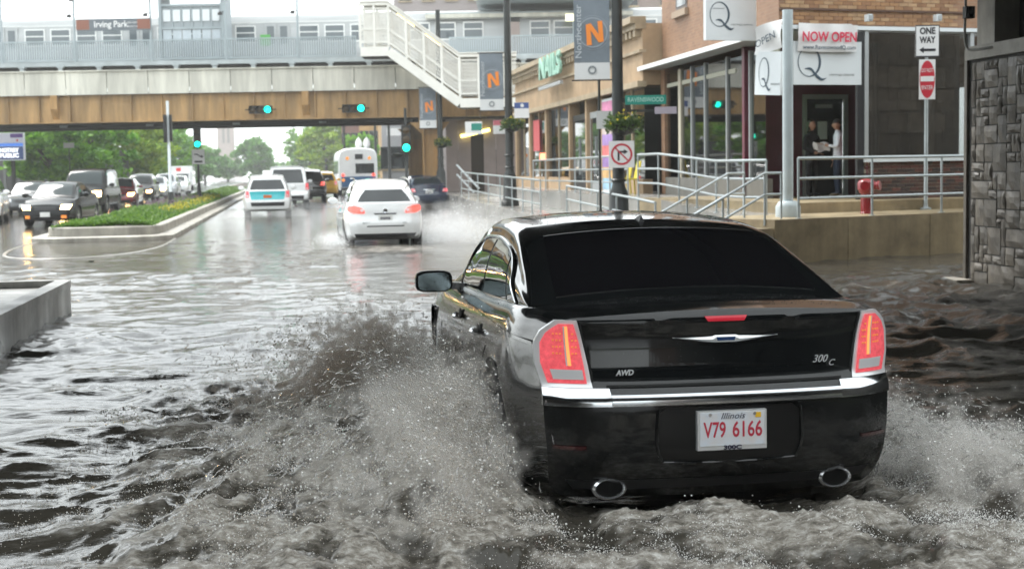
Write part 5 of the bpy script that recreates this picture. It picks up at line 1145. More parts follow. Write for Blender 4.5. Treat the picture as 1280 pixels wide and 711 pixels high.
mb = MB(); mb.grid([[(x + .03, -.04 + .03 * math.cos(x * 26 + y * 20), y - .04 + .02 * math.sin(x * 21)) for x in np.linspace(-.12, .15, 9)] for y in np.linspace(-.07, .06, 6)]); mb.build('sheet', M_sgw, pa)
# ================================================================== trees and far buildings
M_bark = mat('bark', (.05, .04, .03), .9, noise=(6, .4), bump=(14, .6, .03))
LEAF = [leafmat('tree_leaf_mid', (.06, .20, .012), (.22, .44, .03)), leafmat('tree_leaf_yellow', (.13, .26, .012), (.34, .46, .025)), leafmat('tree_leaf_dark', (.045, .16, .025), (.14, .31, .045))]
def tree(label, X, Y, h, rx, rz_, m, n=5500, trunk=.22, seed=1, base=.15, group=None, leaf=.34, pointy=0.0):
    r = np.random.default_rng(seed); o = thing('street_tree', label, 'tree', (X, Y, base), 0, group)
    tb = MB(); zc = h - rz_; top = Vector((r.normal() * .3, r.normal() * .3, zc))
    tb.tube(catmull([(0, 0, -.2), (r.normal() * .08, r.normal() * .08, zc * .45), tuple(top)], 5), [trunk * (1 - .055 * k) for k in range(11)], 9)
    limbs = []
    for k in range(8):
        a = r.uniform(0, 6.28); q = Vector((math.cos(a) * rx * .62, math.sin(a) * rx * .62, zc + r.uniform(-.35, .55) * rz_)); s = Vector((0, 0, zc * r.uniform(.5, .95))); mid = (s + q) / 2 + Vector((0, 0, .4))
        tb.tube(catmull([tuple(s), tuple(mid), tuple(q)], 3), [trunk * .45 * (1 - .11 * j) for j in range(7)], 6); limbs.append(q)
    tb.build('trunk', M_bark, o, smooth=True)
    nc = 95; cs = []
    while len(cs) < nc:
        v = r.uniform(-1, 1, 3); l = np.linalg.norm(v)
        if l > 1 or l < .35: continue
        k = 1 - pointy * max(0, v[2])
        wob = 1 + .22 * math.sin(3 * math.atan2(v[1], v[0]) + seed) * math.cos(2.3 * v[2] + seed)
        cs.append((v[0] * rx * k * wob, v[1] * rx * k * wob, v[2] * rz_ * (1 + .1 * wob)))
    cs = np.array(cs) + np.array([0, 0, zc]); szs = r.uniform(.10, .22, nc) * (rx + rz_) / 2
    idx = r.integers(0, nc, n); g = r.normal(size=(n, 3)); g /= np.linalg.norm(g, axis=1)[:, None]; g *= (r.uniform(.3, 1, n) ** .5)[:, None]
    P = cs[idx] + g * szs[idx][:, None] * np.array([1.15, 1.15, .8]); P[:, 0] += X; P[:, 1] += Y; P[:, 2] += base
    leaf_mesh('crown', P, leaf, m, .5, o, None, seed)
    return o
def px_at(px_, d): p = at_d(px_, 208, d); return p.x, p.y
TL = [('broad green street tree beside the notary sign', 62, 92, 6.2, 3.2, 2.6, 0, 7500), ('tall green street tree behind the black SUV', 108, 98, 6.4, 3.3, 2.7, 0, 7500), ('large light green street tree with yellowish crown behind the queue', 152, 112, 6.6, 4.0, 2.8, 1, 9500), ('green street tree between the white pole and the queue', 194, 140, 7.0, 3.6, 3.0, 0, 7000), ('dark green tree behind the median signal post', 230, 170, 5.4, 3.2, 2.4, 2, 5000), ('hazy green tree left of the church tower', 256, 215, 5.0, 3.4, 2.2, 2, 4500), ('green tree just below the church tower', 284, 250, 3.3, 3.0, 1.4, 2, 3500),
      ('rounded dark green tree with a pointed top beyond the teal taxi', 318, 230, 6.6, 3.3, 3.2, 2, 7000), ('big light green tree over the white SUV and dark SUV', 408, 190, 8.2, 3.6, 3.7, 1, 8500), ('loose-crowned green tree standing behind the bus', 388, 240, 9.2, 4.0, 4.2, 0, 7500), ('small green tree behind the globe lamps', 452, 140, 4.6, 2.0, 2.0, 0, 3500), ('far green tree at the end of the road', 352, 330, 3.2, 4, 1.4, 2, 3000)]
for i, (lab, px_, d, h, rx, rz_, m, n) in enumerate(TL):
    X, Y = px_at(px_, d); tree(lab, X, Y, h, rx, rz_, LEAF[m], n, seed=20 + i, leaf=.30 + .0012 * d, pointy=.45 if i == 7 else .1, base=.15)
# church tower
X, Y = px_at(284, 420); ct = thing('church_tower', 'slender pinkish stone church tower far beyond the trees', 'tower', (X, Y, 0))
M_ch = mat('church_stone', (.30, .235, .215), .7, noise=(.4, .2))
MB().box(-2.1, 2.1, -2.1, 2.1, 0, 17).build('shaft', M_ch, ct); MB().box(-2.4, 2.4, -2.4, 2.4, 0, 8).build('lower_stage', M_ch, ct); MB().box(-2.3, 2.3, -2.3, 2.3, 17, 17.6).build('cornice', M_ch, ct)
MB().add([(-2, -2, 17.6), (2, -2, 17.6), (2, 2, 17.6), (-2, 2, 17.6), (0, 0, 27)], [(0, 1, 4), (1, 2, 4), (2, 3, 4), (3, 0, 4)]).build('spire', mat('spire_slate', (.12, .12, .13), .6), ct)
for sd in (-1, 1): MB().box(sd * 2.1 - .35, sd * 2.1 + .35, -2.35, -2.1, 8, 16).build('buttress', M_ch, ct)
for x in (-.7, .7): MB().box(x - .35, x + .35, -2.14, -2.1, 10, 14.5).build('louvre', mat('louvre_dark', (.14, .12, .11), .8), ct)
MB().box(2.4, 4.2, -2, 2, 0, 5.5).build('side_aisle', M_ch, ct)
# notary sign and dark frontage at the left
nsn = thing('notary_sign', 'bright edged shop sign reading NOTARY PUBLIC above the left pavement', 'sign', at_d(14, 183, 88), -YAW)
MB().box(-.95, .83, -.1, .1, -.86, .82).build('sign_box', mat('sign_frame_white', (.75, .77, .8), .4), nsn)
bf = MB().box(-.9, .76, -.112, -.1, -.80, -.02).build('lower_face', mat('sign_navy', (.012, .02, .05), .3, emit=((.02, .04, .12), .4)), nsn)
MB().box(-.9, .76, -.113, -.1, .0, .18).build('blue_band', mat('sign_midblue', (.05, .14, .42), .3, emit=((.06, .16, .5), .4)), nsn); MB().box(-.9, .0, -.112, -.1, .2, .76).build('upper_face', mat('sign_lilac_white', (.62, .62, .72), .4), nsn); MB().box(.0, .76, -.1125, -.1, .52, .76).build('purple_block', mat('sign_purple', (.13, .07, .26), .4), nsn); MB().box(.0, .76, -.112, -.1, .2, .5).build('upper_face', MATS['sign_lilac_white'], nsn); MB().lathe([(.07, -.12), (.07, -.11)], 12, (.42, 0, .35), 'Y').build('red_dot', M_sgr, nsn)
for i, s_ in enumerate(('NOTARY', 'PUBLIC')): text('sign_lettering', s_, .34, mat('sign_glow_white', (.8, .8, .85), .4, emit=((.9, .95, 1), .6)), bf, frame((-.1, -.118, -.25 - i * .32), (1, 0, 0), (0, 0, 1)), width=1.15, bold=.012, world=False)
MB().box(-.1, .1, .1, .3, -4, .6).build('post', M_steel, nsn)
X, Y = px_at(30, 100); fr_ = thing('dark_frontage', 'dark low shop frontage with vertical slats behind the left street trees', 'building', (X - 6, Y + 3, .15), -YAW)
MB().box(-12, 11, 0, 8, 0, 3.1).build('wall', mat('dark_front', (.05, .05, .05), .5, noise=(1, .4)), fr_)
for k in range(22): MB().box(-11.8 + k, -11.6 + k, -.08, 0, .1, 2.8).build('slat', mat('slat_grey', (.12, .12, .12), .5), fr_)
MB().box(-12.2, 11.2, -.3, 8.2, 3.1, 3.3).build('roof', M_steel, fr_)
MB().box(2, 7.5, -.4, -.05, 3.3, 4.3).build('teal_board', mat('teal_board', (.03, .20, .20), .5), fr_)
p = at_d(86, 182, 84); o, pn = plate_sign('white_street_sign', 'small white arrow sign among the left street trees', 'sign', p, .62, .30, M_sgw); MB().tube([(0, .03, -3.0), (0, .03, .3)], .03, 6).build('post', M_steel, o)
# buildings beyond the bridge at the right
def far_block(name, label, px0, px1, d, h, m, rows, cols, wm, depth=12):
    a = at_d(px0, 208, d); b = at_d(px1, 208, d); wd_ = (b - a).length; o = thing(name, label, 'building', (a.x, a.y, 0), -YAW)
    MB().box(0, wd_, 0, depth, 0, h).build('wall', m, o); MB().box(-.15, wd_ + .15, -.15, depth, h, h + .35).build('cornice', M_corn, o)
    for r_ in range(rows):
        for c_ in range(cols):
            x = wd_ * (c_ + .5) / cols; z = 1.2 + r_ * (h - 1) / rows + .5; w__ = MB().box(x - .45, x + .45, -.06, .05, z, z + 1.5).build('window', M_glass, o); MB().box(x - .55, x + .55, -.14, .0, z - .14, z - .002).build('sill', M_corn, w__)
    return o
far_block('brown_brick_block', 'dark red brick building beyond the bridge behind the tree', 428, 450, 165, 9, mat('brick_far_red', (.17, .085, .07), .7, noise=(.6, .2)), 3, 2, None)
far_block('tan_brick_block', 'tan brick building beyond the bridge above the globe lamps', 450, 474, 150, 8.5, mat('brick_far_tan', (.42, .26, .11), .7, noise=(.6, .2)), 3, 2, None)
far_block('grey_frontage', 'pale grey building beyond the bridge with a white sign board', 478, 530, 98, 5.6, mat('grey_front', (.30, .30, .31), .5, noise=(.8, .15)), 1, 4, None)
p = at_d(496, 165, 96.5); o, pn = plate_sign('white_sign_board', 'white sign board with a red mark on the grey frontage', 'sign', p, 1.35, .5, M_sgw); MB().box(.25, .45, -.018, -.012, .0, .15).build('red_mark', M_sgr, pn)
far_block('pinkish_block', 'tall pinkish-grey building rising behind the station platform', 497, 640, 120, 24, mat('pink_grey_block', (.33, .29, .285), .7, noise=(.2, .12)), 5, 5, None)
far_block('brick_block_right', 'brown brick building behind the platform canopy', 640, 900, 110, 17, mat('brick_far_brown', (.24, .19, .17), .7, noise=(.2, .15)), 4, 6, None)
# stone embankment wall along the side street (seen only as the shop window's reflection)
emb = thing('embankment_wall', 'long stone railway embankment wall running back from the abutment', 'wall', (10, 18.5, 0))
e0 = Vector((9.7, 19.0, 0)); e1 = e0 + F2 * 26; mb = MB(); en = FN * 1.2
mb.prism([(q.x, q.y) for q in (e0, e0 + en, e1 + en, e1)][::-1], (-.4, 5.2)); mb.build('wall', M_stone, emb, world=True)
for j in range(8):
    for i in range(20):
        s0 = .05 + i * .62 + (.31 if j % 2 else 0); q = [e0 + F2 * s0 - FN * .03, e0 + F2 * (s0 + .6) - FN * .03, e0 + F2 * (s0 + .6) + FN * .01, e0 + F2 * s0 + FN * .01]
        mb = MB(); mb.hexa([(v.x, v.y, j * .6 + .01) for v in q] + [(v.x, v.y, j * .6 + .58) for v in q]); mb.build('stone', M_stone, emb, world=True)
# ---------------- the black sedan ploughing through the flood
HX, HY, HZ, HYAW = 1.94, 6.30, -.06, R(.4)
HERO = dict(L=5.04, W=[(0, .835), (.3, .885), (.9, .945), (2, .95), (3.6, .95), (4.4, .93), (4.9, .87), (5.04, .80)],
    T=[(0, 1.065), (.3, 1.08), (.75, 1.075), (1.3, 1.05), (2.2, 1.01), (3.2, .985), (3.8, .965), (4.4, .93), (4.85, .87), (5.04, .80)],
    B=[(0, .22), (.4, .19), (4.6, .19), (5.04, .22)], crown=[(0, .028), (.6, .035), (3.6, .04), (4.4, .06), (5.04, .04)], wheels=[(1.09, .36), (4.14, .36)], shoulder=.13, gin=.135,
    rprof=[(.15, .22), (.28, .10), (.40, .02), (.52, 0), (.69, 0), (.73, .015), (.765, .055), (.84, .062), (.95, .072), (1.02, .066), (1.045, .060), (1.07, .07), (1.12, .12)],
    fprof=[(.2, .08), (.4, 0), (.7, .02), (.85, .06), (1.0, .2)], rplan=(.07, .15, .88), fplan=(.10, .18, .9),
    g0=.62, g1=3.82, ny=130, nx=24, ng=70, rcrown=.04,
    roof=[(.62, 1.075), (.9, 1.185), (1.2, 1.295), (1.5, 1.378), (1.8, 1.418), (2.3, 1.44), (2.8, 1.428), (3.1, 1.375), (3.82, .985)],
    Wr=[(.62, .81), (.9, .795), (1.2, .77), (1.5, .742), (1.9, .715), (2.3, .70), (2.9, .69), (3.82, .80)])
M_black = mat('black_car_paint', (.005, .006, .0065), .09, coat=.3, ior=1.42, noise=(3, .4), wet=.06, stretch=(3, 3, .6))
M_mirrorg = mat('mirror_glass', (.13, .16, .17), .08, 1.0)
car = thing('black_sedan', 'glossy black sedan ploughing through deep flood water with brake lamps lit', 'car', (HX, HY, HZ), HYAW)
c = Car(HERO)
hb = c.body(M_black, car)
hg = c.green(M_black, car)
rg = c.patch(lambda a, b, off: c.gtop(a, b, off), [(.70, -.93), (.70, .93), (1.46, .90), (1.46, -.90)], 'rear_window', M_glassb, car, 12, 12, .005)
c.patch(lambda a, b, off: c.gtop(a, b, off), [(1.455, -.90), (1.455, .90), (1.470, .90), (1.470, -.90)], 'window_trim', M_chrome, rg, 1, 12, .007)
c.patch(lambda a, b, off: c.gtop(a, b, off), [(3.72, -.96), (3.72, .96), (3.16, .94), (3.16, -.94)], 'windshield', M_glass, car, 8, 8)
HW = [[(1.02, .10), (1.34, .10), (1.34, .80), (1.30, .72)], [(1.40, .10), (2.28, .10), (2.28, .90), (1.58, .88)], [(2.37, .10), (3.36, .10), (2.98, .86), (2.37, .90)]]
for sd in (-1, 1):
    for i, q in enumerate(HW):
        wd = c.patch(lambda a, b, off, sd=sd: c.gside(sd, a, b, off), q, 'quarter_window' if i == 0 else 'side_window', M_glass, car, 8, 8, .004)
    # bright moulding around the daylight opening
    mb = MB()
    for P in ([(1.02, .07), (1.6, .06), (2.3, .06), (3.42, .07)], [(1.02, .07), (1.22, .52), (1.32, .80), (1.56, .94), (2.1, .955), (2.6, .95), (2.95, .92), (3.15, .7), (3.42, .07)]):
        mb.tube(catmull([c.gside(sd, y, f, .006) for y, f in P], 5), .010, 6)
    mb.build('window_moulding', M_chrome, car, smooth=True)
    # door shut lines, handles, sill
    mb = MB()
    for P in ([(1.38, 1.03), (1.40, .8), (1.52, .62), (1.60, .4)], [(2.32, 1.0), (2.33, .7), (2.33, .28)], [(3.50, .96), (3.52, .7), (3.50, .28)]):
        mb.tube([c.side(sd, y, z, .001) for y, z in P for _ in (0,)], .004, 5)
    mb.tube([c.side(sd, y, .27, .001) for y in np.linspace(1.7, 3.5, 12)], .004, 5)
    mb.build('shut_line', M_gap, car)
    for y in (1.62, 2.50):
        mb = MB(); P = [c.side(sd, y + t, .845, .012 + .03 * math.sin(math.pi * k / 8)) for k, t in enumerate(np.linspace(0, .21, 9))]
        mb.tube(P, [.012] + [.016] * 7 + [.012], 8)
        hd = mb.build('door_handle', M_chrome, car, smooth=True)
        mb = MB(); cc = Vector(c.side(sd, y + .11, .845, .0)); mb.lathe([(.005, -.002), (.048, -.001), (.05, .003), (.02, .004)], 16, (0, 0, 0), 'X'); mb.v = [(cc.x + sd * x, cc.y + yy * 1.5, cc.z + z * .9) for x, yy, z in mb.v]
        mb.build('handle_recess', M_gap, hd, smooth=True)
    mb = MB(); mb.grid([[c.side(sd, y, z, .004) for z in (.925, .94)] for y in np.linspace(.35, 4.3, 30)]); mb.build('shoulder_crease', M_black, car, smooth=True)
    # mirror
    ym, xm = 3.22, .95
    mb = MB(); prof = [(.01, -.085), (.75, -.075), (.98, -.05), (1, -.01), (.9, .05), (.55, .1), (.01, .12)]
    mb.lathe([(r, h) for r, h in prof], 22, (0, 0, 0), 'Y')
    def sq(x, z):      # rounded-rectangle mirror shell
        a = math.atan2(z, x); k = 1 / (abs(math.cos(a)) ** 4 + abs(math.sin(a)) ** 4) ** .25; r = math.hypot(x, z); return (math.cos(a) * r * k, math.sin(a) * r * k)
    vs = []
    for x, y, z in mb.v:
        X, Z = sq(x, z); vs.append((sd * (xm + .075) + X * .125, ym + y, 1.015 + Z * .072))
    mb.v = vs; mb.beam((sd * (xm - .14), ym, .975), (sd * (xm - .02), ym + .02, .985), .09, .045)
    mr = mb.build('door_mirror', M_black, car, smooth=True)
    mb = MB(); n = 20
    vs = [(sd * (xm + .075) + sq(math.cos(t), math.sin(t))[0] * .108, ym - .084, 1.015 + sq(math.cos(t), math.sin(t))[1] * .060) for t in np.linspace(0, 2 * math.pi, n, endpoint=False)]
    mb.add(vs, [tuple(range(n))]); mb.build('mirror_glass', M_mirrorg, mr)
    for yc, r in HERO['wheels']: c.wheel(yc, r, sd, car, 10)
    # tail lamp: chrome bezel, red lens, LED stripe, reversing lamp
    def rr(rows): return [(z, sd * a, sd * b) for z, a, b in rows]
    zt, zb = 1.045, .765
    lamp = c.rows(c.rear, rr([(zb - .015, .622, .835), (.86, .640, .862), (.95, .658, .862), (1.01, .672, .835), (zt + .012, .685, .775)]), 'tail_lamp', mat('lamp_rim_silver', (.78, .79, .80), .25, .3), car, 8, .012)
    c.rows(c.rear, rr([(zb + .004, .646, .812), (.86, .660, .840), (.95, .676, .840), (1.003, .690, .814), (zt - .004, .702, .764)]), 'red_lens', M_redl, lamp, 8, .020)
    led = mat('led_stripe', (.8, .35, .08), .2, emit=((1, .40, .14), .28))
    c.rows(c.rear, rr([(.850, .712, .726), (1.030, .728, .739)]), 'led_stripe', led, lamp, 2, .026, 0)
    c.rows(c.rear, rr([(.850, .728, .734), (1.030, .741, .746)]), 'stripe_edge', M_clear, lamp, 1, .025, 0)
    c.rows(c.rear, rr([(.787, .660, .790), (.832, .666, .803)]), 'reversing_lamp', M_clear, lamp, 4, .026, 0)
    for zz in (.905, .935, .965, .995):
        for xx in (.690, .705, .756, .771, .786):
            if xx < .675 + (zz - .87) * .14: continue
            mb = MB(); p = c.rear(sd * xx, zz, .022); mb.cbox(p, (.008, .006, .007)); mb.build('led', mat('led_dot', (.75, .28, .06), .3, emit=((1, .4, .1), .10)), lamp)
    # chrome blade below the lamp joining the bumper strip
    c.rows(c.rear, rr([(.668, .54, .84), (.748, .55, .838)]), 'bumper_chrome', M_chrome, car, 8, .010)
c.rows(c.rear, [(.672, -.545, .545), (.69, -.545, .545), (.722, -.545, .545)], 'bumper_chrome', M_chrome, car, 16, .020)
# boot lid: shut line, lip, high brake lamp, badge, lettering
mb = MB()
for sd in (-1, 1): mb.tube([c.rear(sd * x, z, .002) for x, z in ((.672, 1.05), (.655, .97), (.632, .87), (.615, .76))], .005, 5)
mb.tube([c.rear(x, .752, .002) for x in np.linspace(-.56, .56, 14)], .011, 6); mb.build('boot_shut_line', M_gap, car)
c.rows(c.rear, [(1.040, -.085, .085), (1.064, -.10, .10)], 'high_brake_lamp', mat('high_lamp_red', (.40, .02, .035), .15, emit=((1, .05, .08), .06)), car, 4, .012)
# winged badge
mb = MB(); xs = np.linspace(-.25, .25, 41); zc = .958
def wing(x):
    a = abs(x) / .25
    if a < .22: return (.017 * (1 - .12 * a), -.017)
    return (.014 * (1 - .35 * (a - .22)) - .002, -.016 + .028 * ((a - .22) / .78) ** 1.3)
mb.grid([[c.rear(x, zc + (lo + (hi - lo) * k), .006 + .010 * math.sin(math.pi * k)) for k in (0, .25, .5, .75, 1)] for x in xs for hi, lo in (wing(x),)])
bd = mb.build('winged_badge', mat('badge_silver', (.80, .81, .82), .28, .6), car, smooth=True)
c.rows(c.rear, [(zc - .008, -.040, .040), (zc + .009, -.046, .046)], 'badge_centre', mat('badge_blue', (.02, .05, .14), .2), bd, 4, .019)
def rearM(x, z, off): return pm(car) @ frame(Vector(c.rear(x, z, off)), (1, 0, 0), (0, .18, 1))
text('badge_lettering', 'AWD', .034, MATS['badge_silver'], car, rearM(-.475, .815, .010), width=.085, extrude=.003, bold=.0012, shear=.25)
text('badge_lettering', '300', .050, MATS['badge_silver'], car, rearM(.455, .845, .010), width=.075, extrude=.003, shear=.45)
text('badge_lettering', 'C', .040, MATS['badge_silver'], car, rearM(.512, .825, .012), extrude=.003, shear=.45)
# number plate in its recess
c.rows(c.rear, [(.405, -.31, .31), (.425, -.335, .335), (.625, -.335, .335), (.655, -.30, .30)], 'plate_recess', mat('plate_recess_paint', (.004, .004, .0045), .3), car, 10, .004)
mb = MB()
rim = [(-.335, .65), (-.345, .51), (-.325, .425), (-.28, .402), (0, .396), (.28, .402), (.325, .425), (.345, .51), (.335, .65)]
mb.tube(catmull([c.rear(x, z, .012) for x, z in rim], 4), .007, 6); mb.build('recess_rim', M_black, car, smooth=True)
pl = MB(); P0 = Vector(c.rear(0, .55, .028)); pl.box(-.163, .163, P0.y - .004, P0.y + .03, .460, .640)
pf = pl.build('plate_frame', MATS['badge_silver'], car)
pl = MB(); pl.box(-.152, .152, P0.y - .007, P0.y - .0035, .480, .633); plate = pl.build('number_plate', mat('plate_face', (.78, .74, .72), .35, noise=(14, .10), col2=(.66, .74, .84)), car)
def plM(x, z): return pm(car) @ frame(Vector((x, P0.y - .0075, z)), (1, 0, 0), (0, 0, 1))
red = mat('plate_red', (.50, .04, .07), .4); ink = mat('plate_ink', (.03, .03, .06), .4)
text('plate_number', 'V79', .10, red, plate, plM(-.083, .550), width=.105, extrude=.0008, bold=.0015)
text('plate_number', '6166', .10, red, plate, plM(.070, .550), width=.140, extrude=.0008, bold=.0015)
text('plate_state', 'Illinois', .040, ink, plate, plM(0, .615), width=.115, extrude=.0008, shear=.35)
MB().box(.108, .135, P0.y - .0085, P0.y - .0072, .605, .628).build('plate_sticker', mat('sticker_gold', (.85, .5, .03), .4), plate)
text('frame_lettering', '300C', .026, ink, pf, pm(car) @ frame(Vector((0, P0.y - .0085, .4705)), (1, 0, 0), (0, 0, 1)), width=.085, extrude=.0008, bold=.001)
for x in (-.105, .105): MB().lathe([(.001, -.003), (.007, -.003), (.008, 0)], 10, (x, P0.y - .007, .623), 'Y').build('plate_screw', M_chrome, plate)
# lower valance and tail pipes
c.rows(c.rear, [(.265, -.70, .70), (.315, -.74, .74)], 'rear_valance', M_blackp, car, 14, .004)
for sd in (-1, 1):
    ep = MB(); y0 = .115
    prof = [(.046, .16), (.050, -.01), (.057, -.020), (.066, -.010), (.066, .18)]
    ep.lathe(prof, 22, (0, 0, 0), 'Y'); ep.v = [(sd * .545 + x * 1.22, y0 + y, .275 + z * .78) for x, y, z in ep.v]
    pipe = ep.build('tail_pipe', mat('pipe_metal', (.75, .76, .78), .22, .9), car, smooth=True)
    ip = MB(); ip.lathe([(.0, .0), (.050, .0)], 22, (0, 0, 0), 'Y'); ip.v = [(sd * .545 + x * 1.22, y0 - .006, .275 + z * .78) for x, y, z in ip.v]; ip.build('pipe_bore', M_gap, pipe)
    c.rows(c.rear, [(.47, sd * .66, sd * .80), (.485, sd * .66, sd * .80)], 'reflector', mat('reflector_dark', (.05, .004, .005), .1, coat=1), car, 4, .006)
fin = MB(); fin.add([(-.02, 1.62, 1.425), (.02, 1.62, 1.425), (.012, 1.78, 1.445), (-.012, 1.78, 1.445), (0, 1.63, 1.478), (0, 1.68, 1.474)], [(0, 1, 4), (1, 2, 5, 4), (2, 3, 5), (3, 0, 4, 5)])
fin.build('antenna_fin', M_blackp, car)
# headlights
for sd in (-1, 1): c.rows(c.front, [(.62, sd * .50, sd * .80), (.76, sd * .48, sd * .78)], 'headlight', M_headoff, car, 6, .008)
# ---------------- other traffic
SUVW = [[(.62, .08), (1.08, .06), (1.08, .88), (.86, .86)], [(1.14, .06), (1.98, .06), (1.98, .90), (1.14, .90)], [(2.04, .06), (3.05, .06), (2.66, .88), (2.04, .90)]]
SEDW = [[(1.22, .08), (2.02, .06), (2.02, .90), (1.56, .88)], [(2.08, .06), (3.05, .06), (2.66, .86), (2.08, .90)]]
BIGW = [[(.40, .08), (1.35, .06), (1.35, .88), (.52, .86)], [(1.42, .06), (2.38, .06), (2.38, .90), (1.42, .90)], [(2.45, .06), (3.45, .06), (3.15, .86), (2.45, .90)]]
SUV['win'] = SUVW; SEDAN['win'] = SEDW; BIGSUV['win'] = BIGW
def tail_details(o, c, lamps, platez=.72, strip=None, lit=True, bump=None):
    for sd in (-1, 1):
        l = c.rows(c.rear, [(z, sd * a, sd * b) for z, a, b in lamps], 'tail_lamp', M_redlit if lit else M_redl, o, 6, .010)
        zc = lamps[0][0]; c.rows(c.rear, [(zc + .03, sd * (lamps[0][1] + .02), sd * (lamps[0][1] + .09)), (zc + .09, sd * (lamps[0][1] + .02), sd * (lamps[0][1] + .09))], 'reversing_lamp', M_clear, l, 2, .016)
    if platez:
        y = c.rear(0, platez)[1] - .012
        mb = MB(); mb.box(-.155, .155, y - .006, y + .03, platez - .078, platez + .078); p = mb.build('number_plate', M_plate, o)
        mb = MB(); 
        for k in range(6): mb.box(-.11 + k * .038, -.085 + k * .038, y - .008, y - .0055, platez - .03, platez + .03)
        mb.build('plate_characters', ink, p)
    if strip: c.rows(c.rear, [(strip, -.24, .24), (strip + .03, -.26, .26)], 'plate_garnish', M_chrome, o, 6, .012)
    if bump: c.rows(c.rear, [(bump[0], -.70, .70), (bump[1], -.72, .72)], 'lower_bumper', M_blackp, o, 10, .006)
# white crossover
CROSS = tweak(SUV, T=[(0, 1.08), (.5, 1.12), (2, 1.05), (3.2, 1.02), (4.1, .95), (4.45, .85), (4.62, .78)], roof=[(.14, 1.47), (.5, 1.53), (.9, 1.57), (1.7, 1.61), (2.4, 1.59), (2.8, 1.52), (3.55, 1.03)], gslant=.85, gplan=.20, Wr=[(.14, .52), (.5, .58), (1, .62), (2.6, .63), (3.55, .74)], rprof=[(.2, .14), (.42, .03), (.62, 0), (.80, .06), (.95, .09), (1.12, .13)], rplan=(.08, .20, .85))
o, c = common_car(CROSS, 'white_crossover', 'white crossover with dark rear window kicking up a veil of spray', 'car', (2.0, 32.4, -.16), R(1.5), M_white)
tail_details(o, c, [(.88, .46, .70), (.93, .46, .83), (1.0, .52, .84), (1.045, .66, .80)], .76, .85)
c.rows(c.rear, [(.575, -.42, .42), (.60, -.42, .42)], 'bumper_groove', M_gap, o, 6, .003)
c.rows(c.rear, [(.34, -.66, .66), (.42, -.70, .70)], 'lower_bumper', M_blackp, o, 10, .006)
for sd in (-1, 1): MB().tube([(sd * .60, y, pchip(CROSS['roof'], y) + .05) for y in np.linspace(.55, 2.4, 9)], .017, 6).build('roof_rail', M_clear, o, smooth=True)
text('badge_lettering', 'ROGUE', .05, M_chrome, o, frame(Vector((2.0 - .43, 32.4 + c.rear(-.43, .665)[1] - .012, .50)), (1, 0, 0), (0, 0, 1)), extrude=.003)
text('badge_lettering', 'AWD', .04, M_chrome, o, frame(Vector((2.0 + .43, 32.4 + c.rear(.43, .665)[1] - .010, .50)), (1, 0, 0), (0, 0, 1)), extrude=.003)
mb = MB(); mb.lathe([(.03, 0), (.05, -.006), (.055, 0)], 16, (0, c.rear(0, .93)[1] - .006, .93), 'Y'); mb.build('round_badge', M_chrome, o)
# teal and white taxi
M_teal = mat('teal_paint', (.02, .45, .50), .2, coat=.8)
TAXI = tweak(SUV, roof=[(.14, 1.50), (.9, 1.56), (1.7, 1.60), (2.4, 1.58), (2.8, 1.50), (3.55, 1.02)], gslant=.5, rgw=.9)
o, c = common_car(TAXI, 'taxi', 'white and teal hatchback taxi with orange plate beside the planted median', 'taxi', (-1.0, 54.2, -.05), R(1), M_white)
c.rows(c.rear, [(.70, -.60, .60), (1.0, -.66, .66)], 'teal_tailgate', M_teal, o, 10, .006)
c.rows(c.rear, [(.46, -.60, .60), (.60, -.62, .62)], 'lower_bumper', M_blackp, o, 10, .006)
tail_details(o, c, [(.78, .68, .80), (1.02, .68, .80)], 0, None, lit=False)
y = c.rear(0, .80)[1]; MB().box(-.15, .15, y - .02, y + .02, .72, .87).build('number_plate', mat('orange_plate', (.62, .16, .05), .5), o)
MB().box(-.16, .16, 1.6, 1.9, 1.62, 1.78).build('roof_sign', M_plate, o)
# white full-size SUV
o, c = common_car(BIGSUV, 'white_suv', 'tall white full-size SUV ahead of the teal taxi', 'car', (-.30, 66.5, -.03), R(1), M_white)
tail_details(o, c, [(.86, .80, .94), (1.16, .80, .93)], .80, None, lit=False, bump=(.44, .60))
# dark SUV
o, c = common_car(SUV, 'dark_suv', 'dark grey SUV with bright red tail lamp ahead of the white SUV', 'car', (.78, 78, 0), 0, mat('charcoal_paint', (.02, .021, .023), .15, coat=.8), scale=1.04)
tail_details(o, c, [(.86, .56, .78), (1.04, .62, .80)])
# yellow taxi
o, c = common_car(TAXI, 'yellow_taxi', 'small yellow taxi beside the bus', 'taxi', (1.75, 88, 0), 0, mat('taxi_yellow', (.75, .42, .04), .25, coat=.6))
tail_details(o, c, [(.80, .66, .80), (1.02, .66, .80)], lit=False)
# dark blue sedan at the kerb
o, c = common_car(SEDAN, 'blue_sedan', 'dark blue sedan standing in water at the kerb below the banner post', 'car', (5.85, 63.2, -.10), R(2), mat('navy_paint', (.006, .018, .05), .15, coat=.9), scale=1.02)
tail_details(o, c, [(.76, .58, .82), (.90, .62, .82)], .74, .84, lit=False)
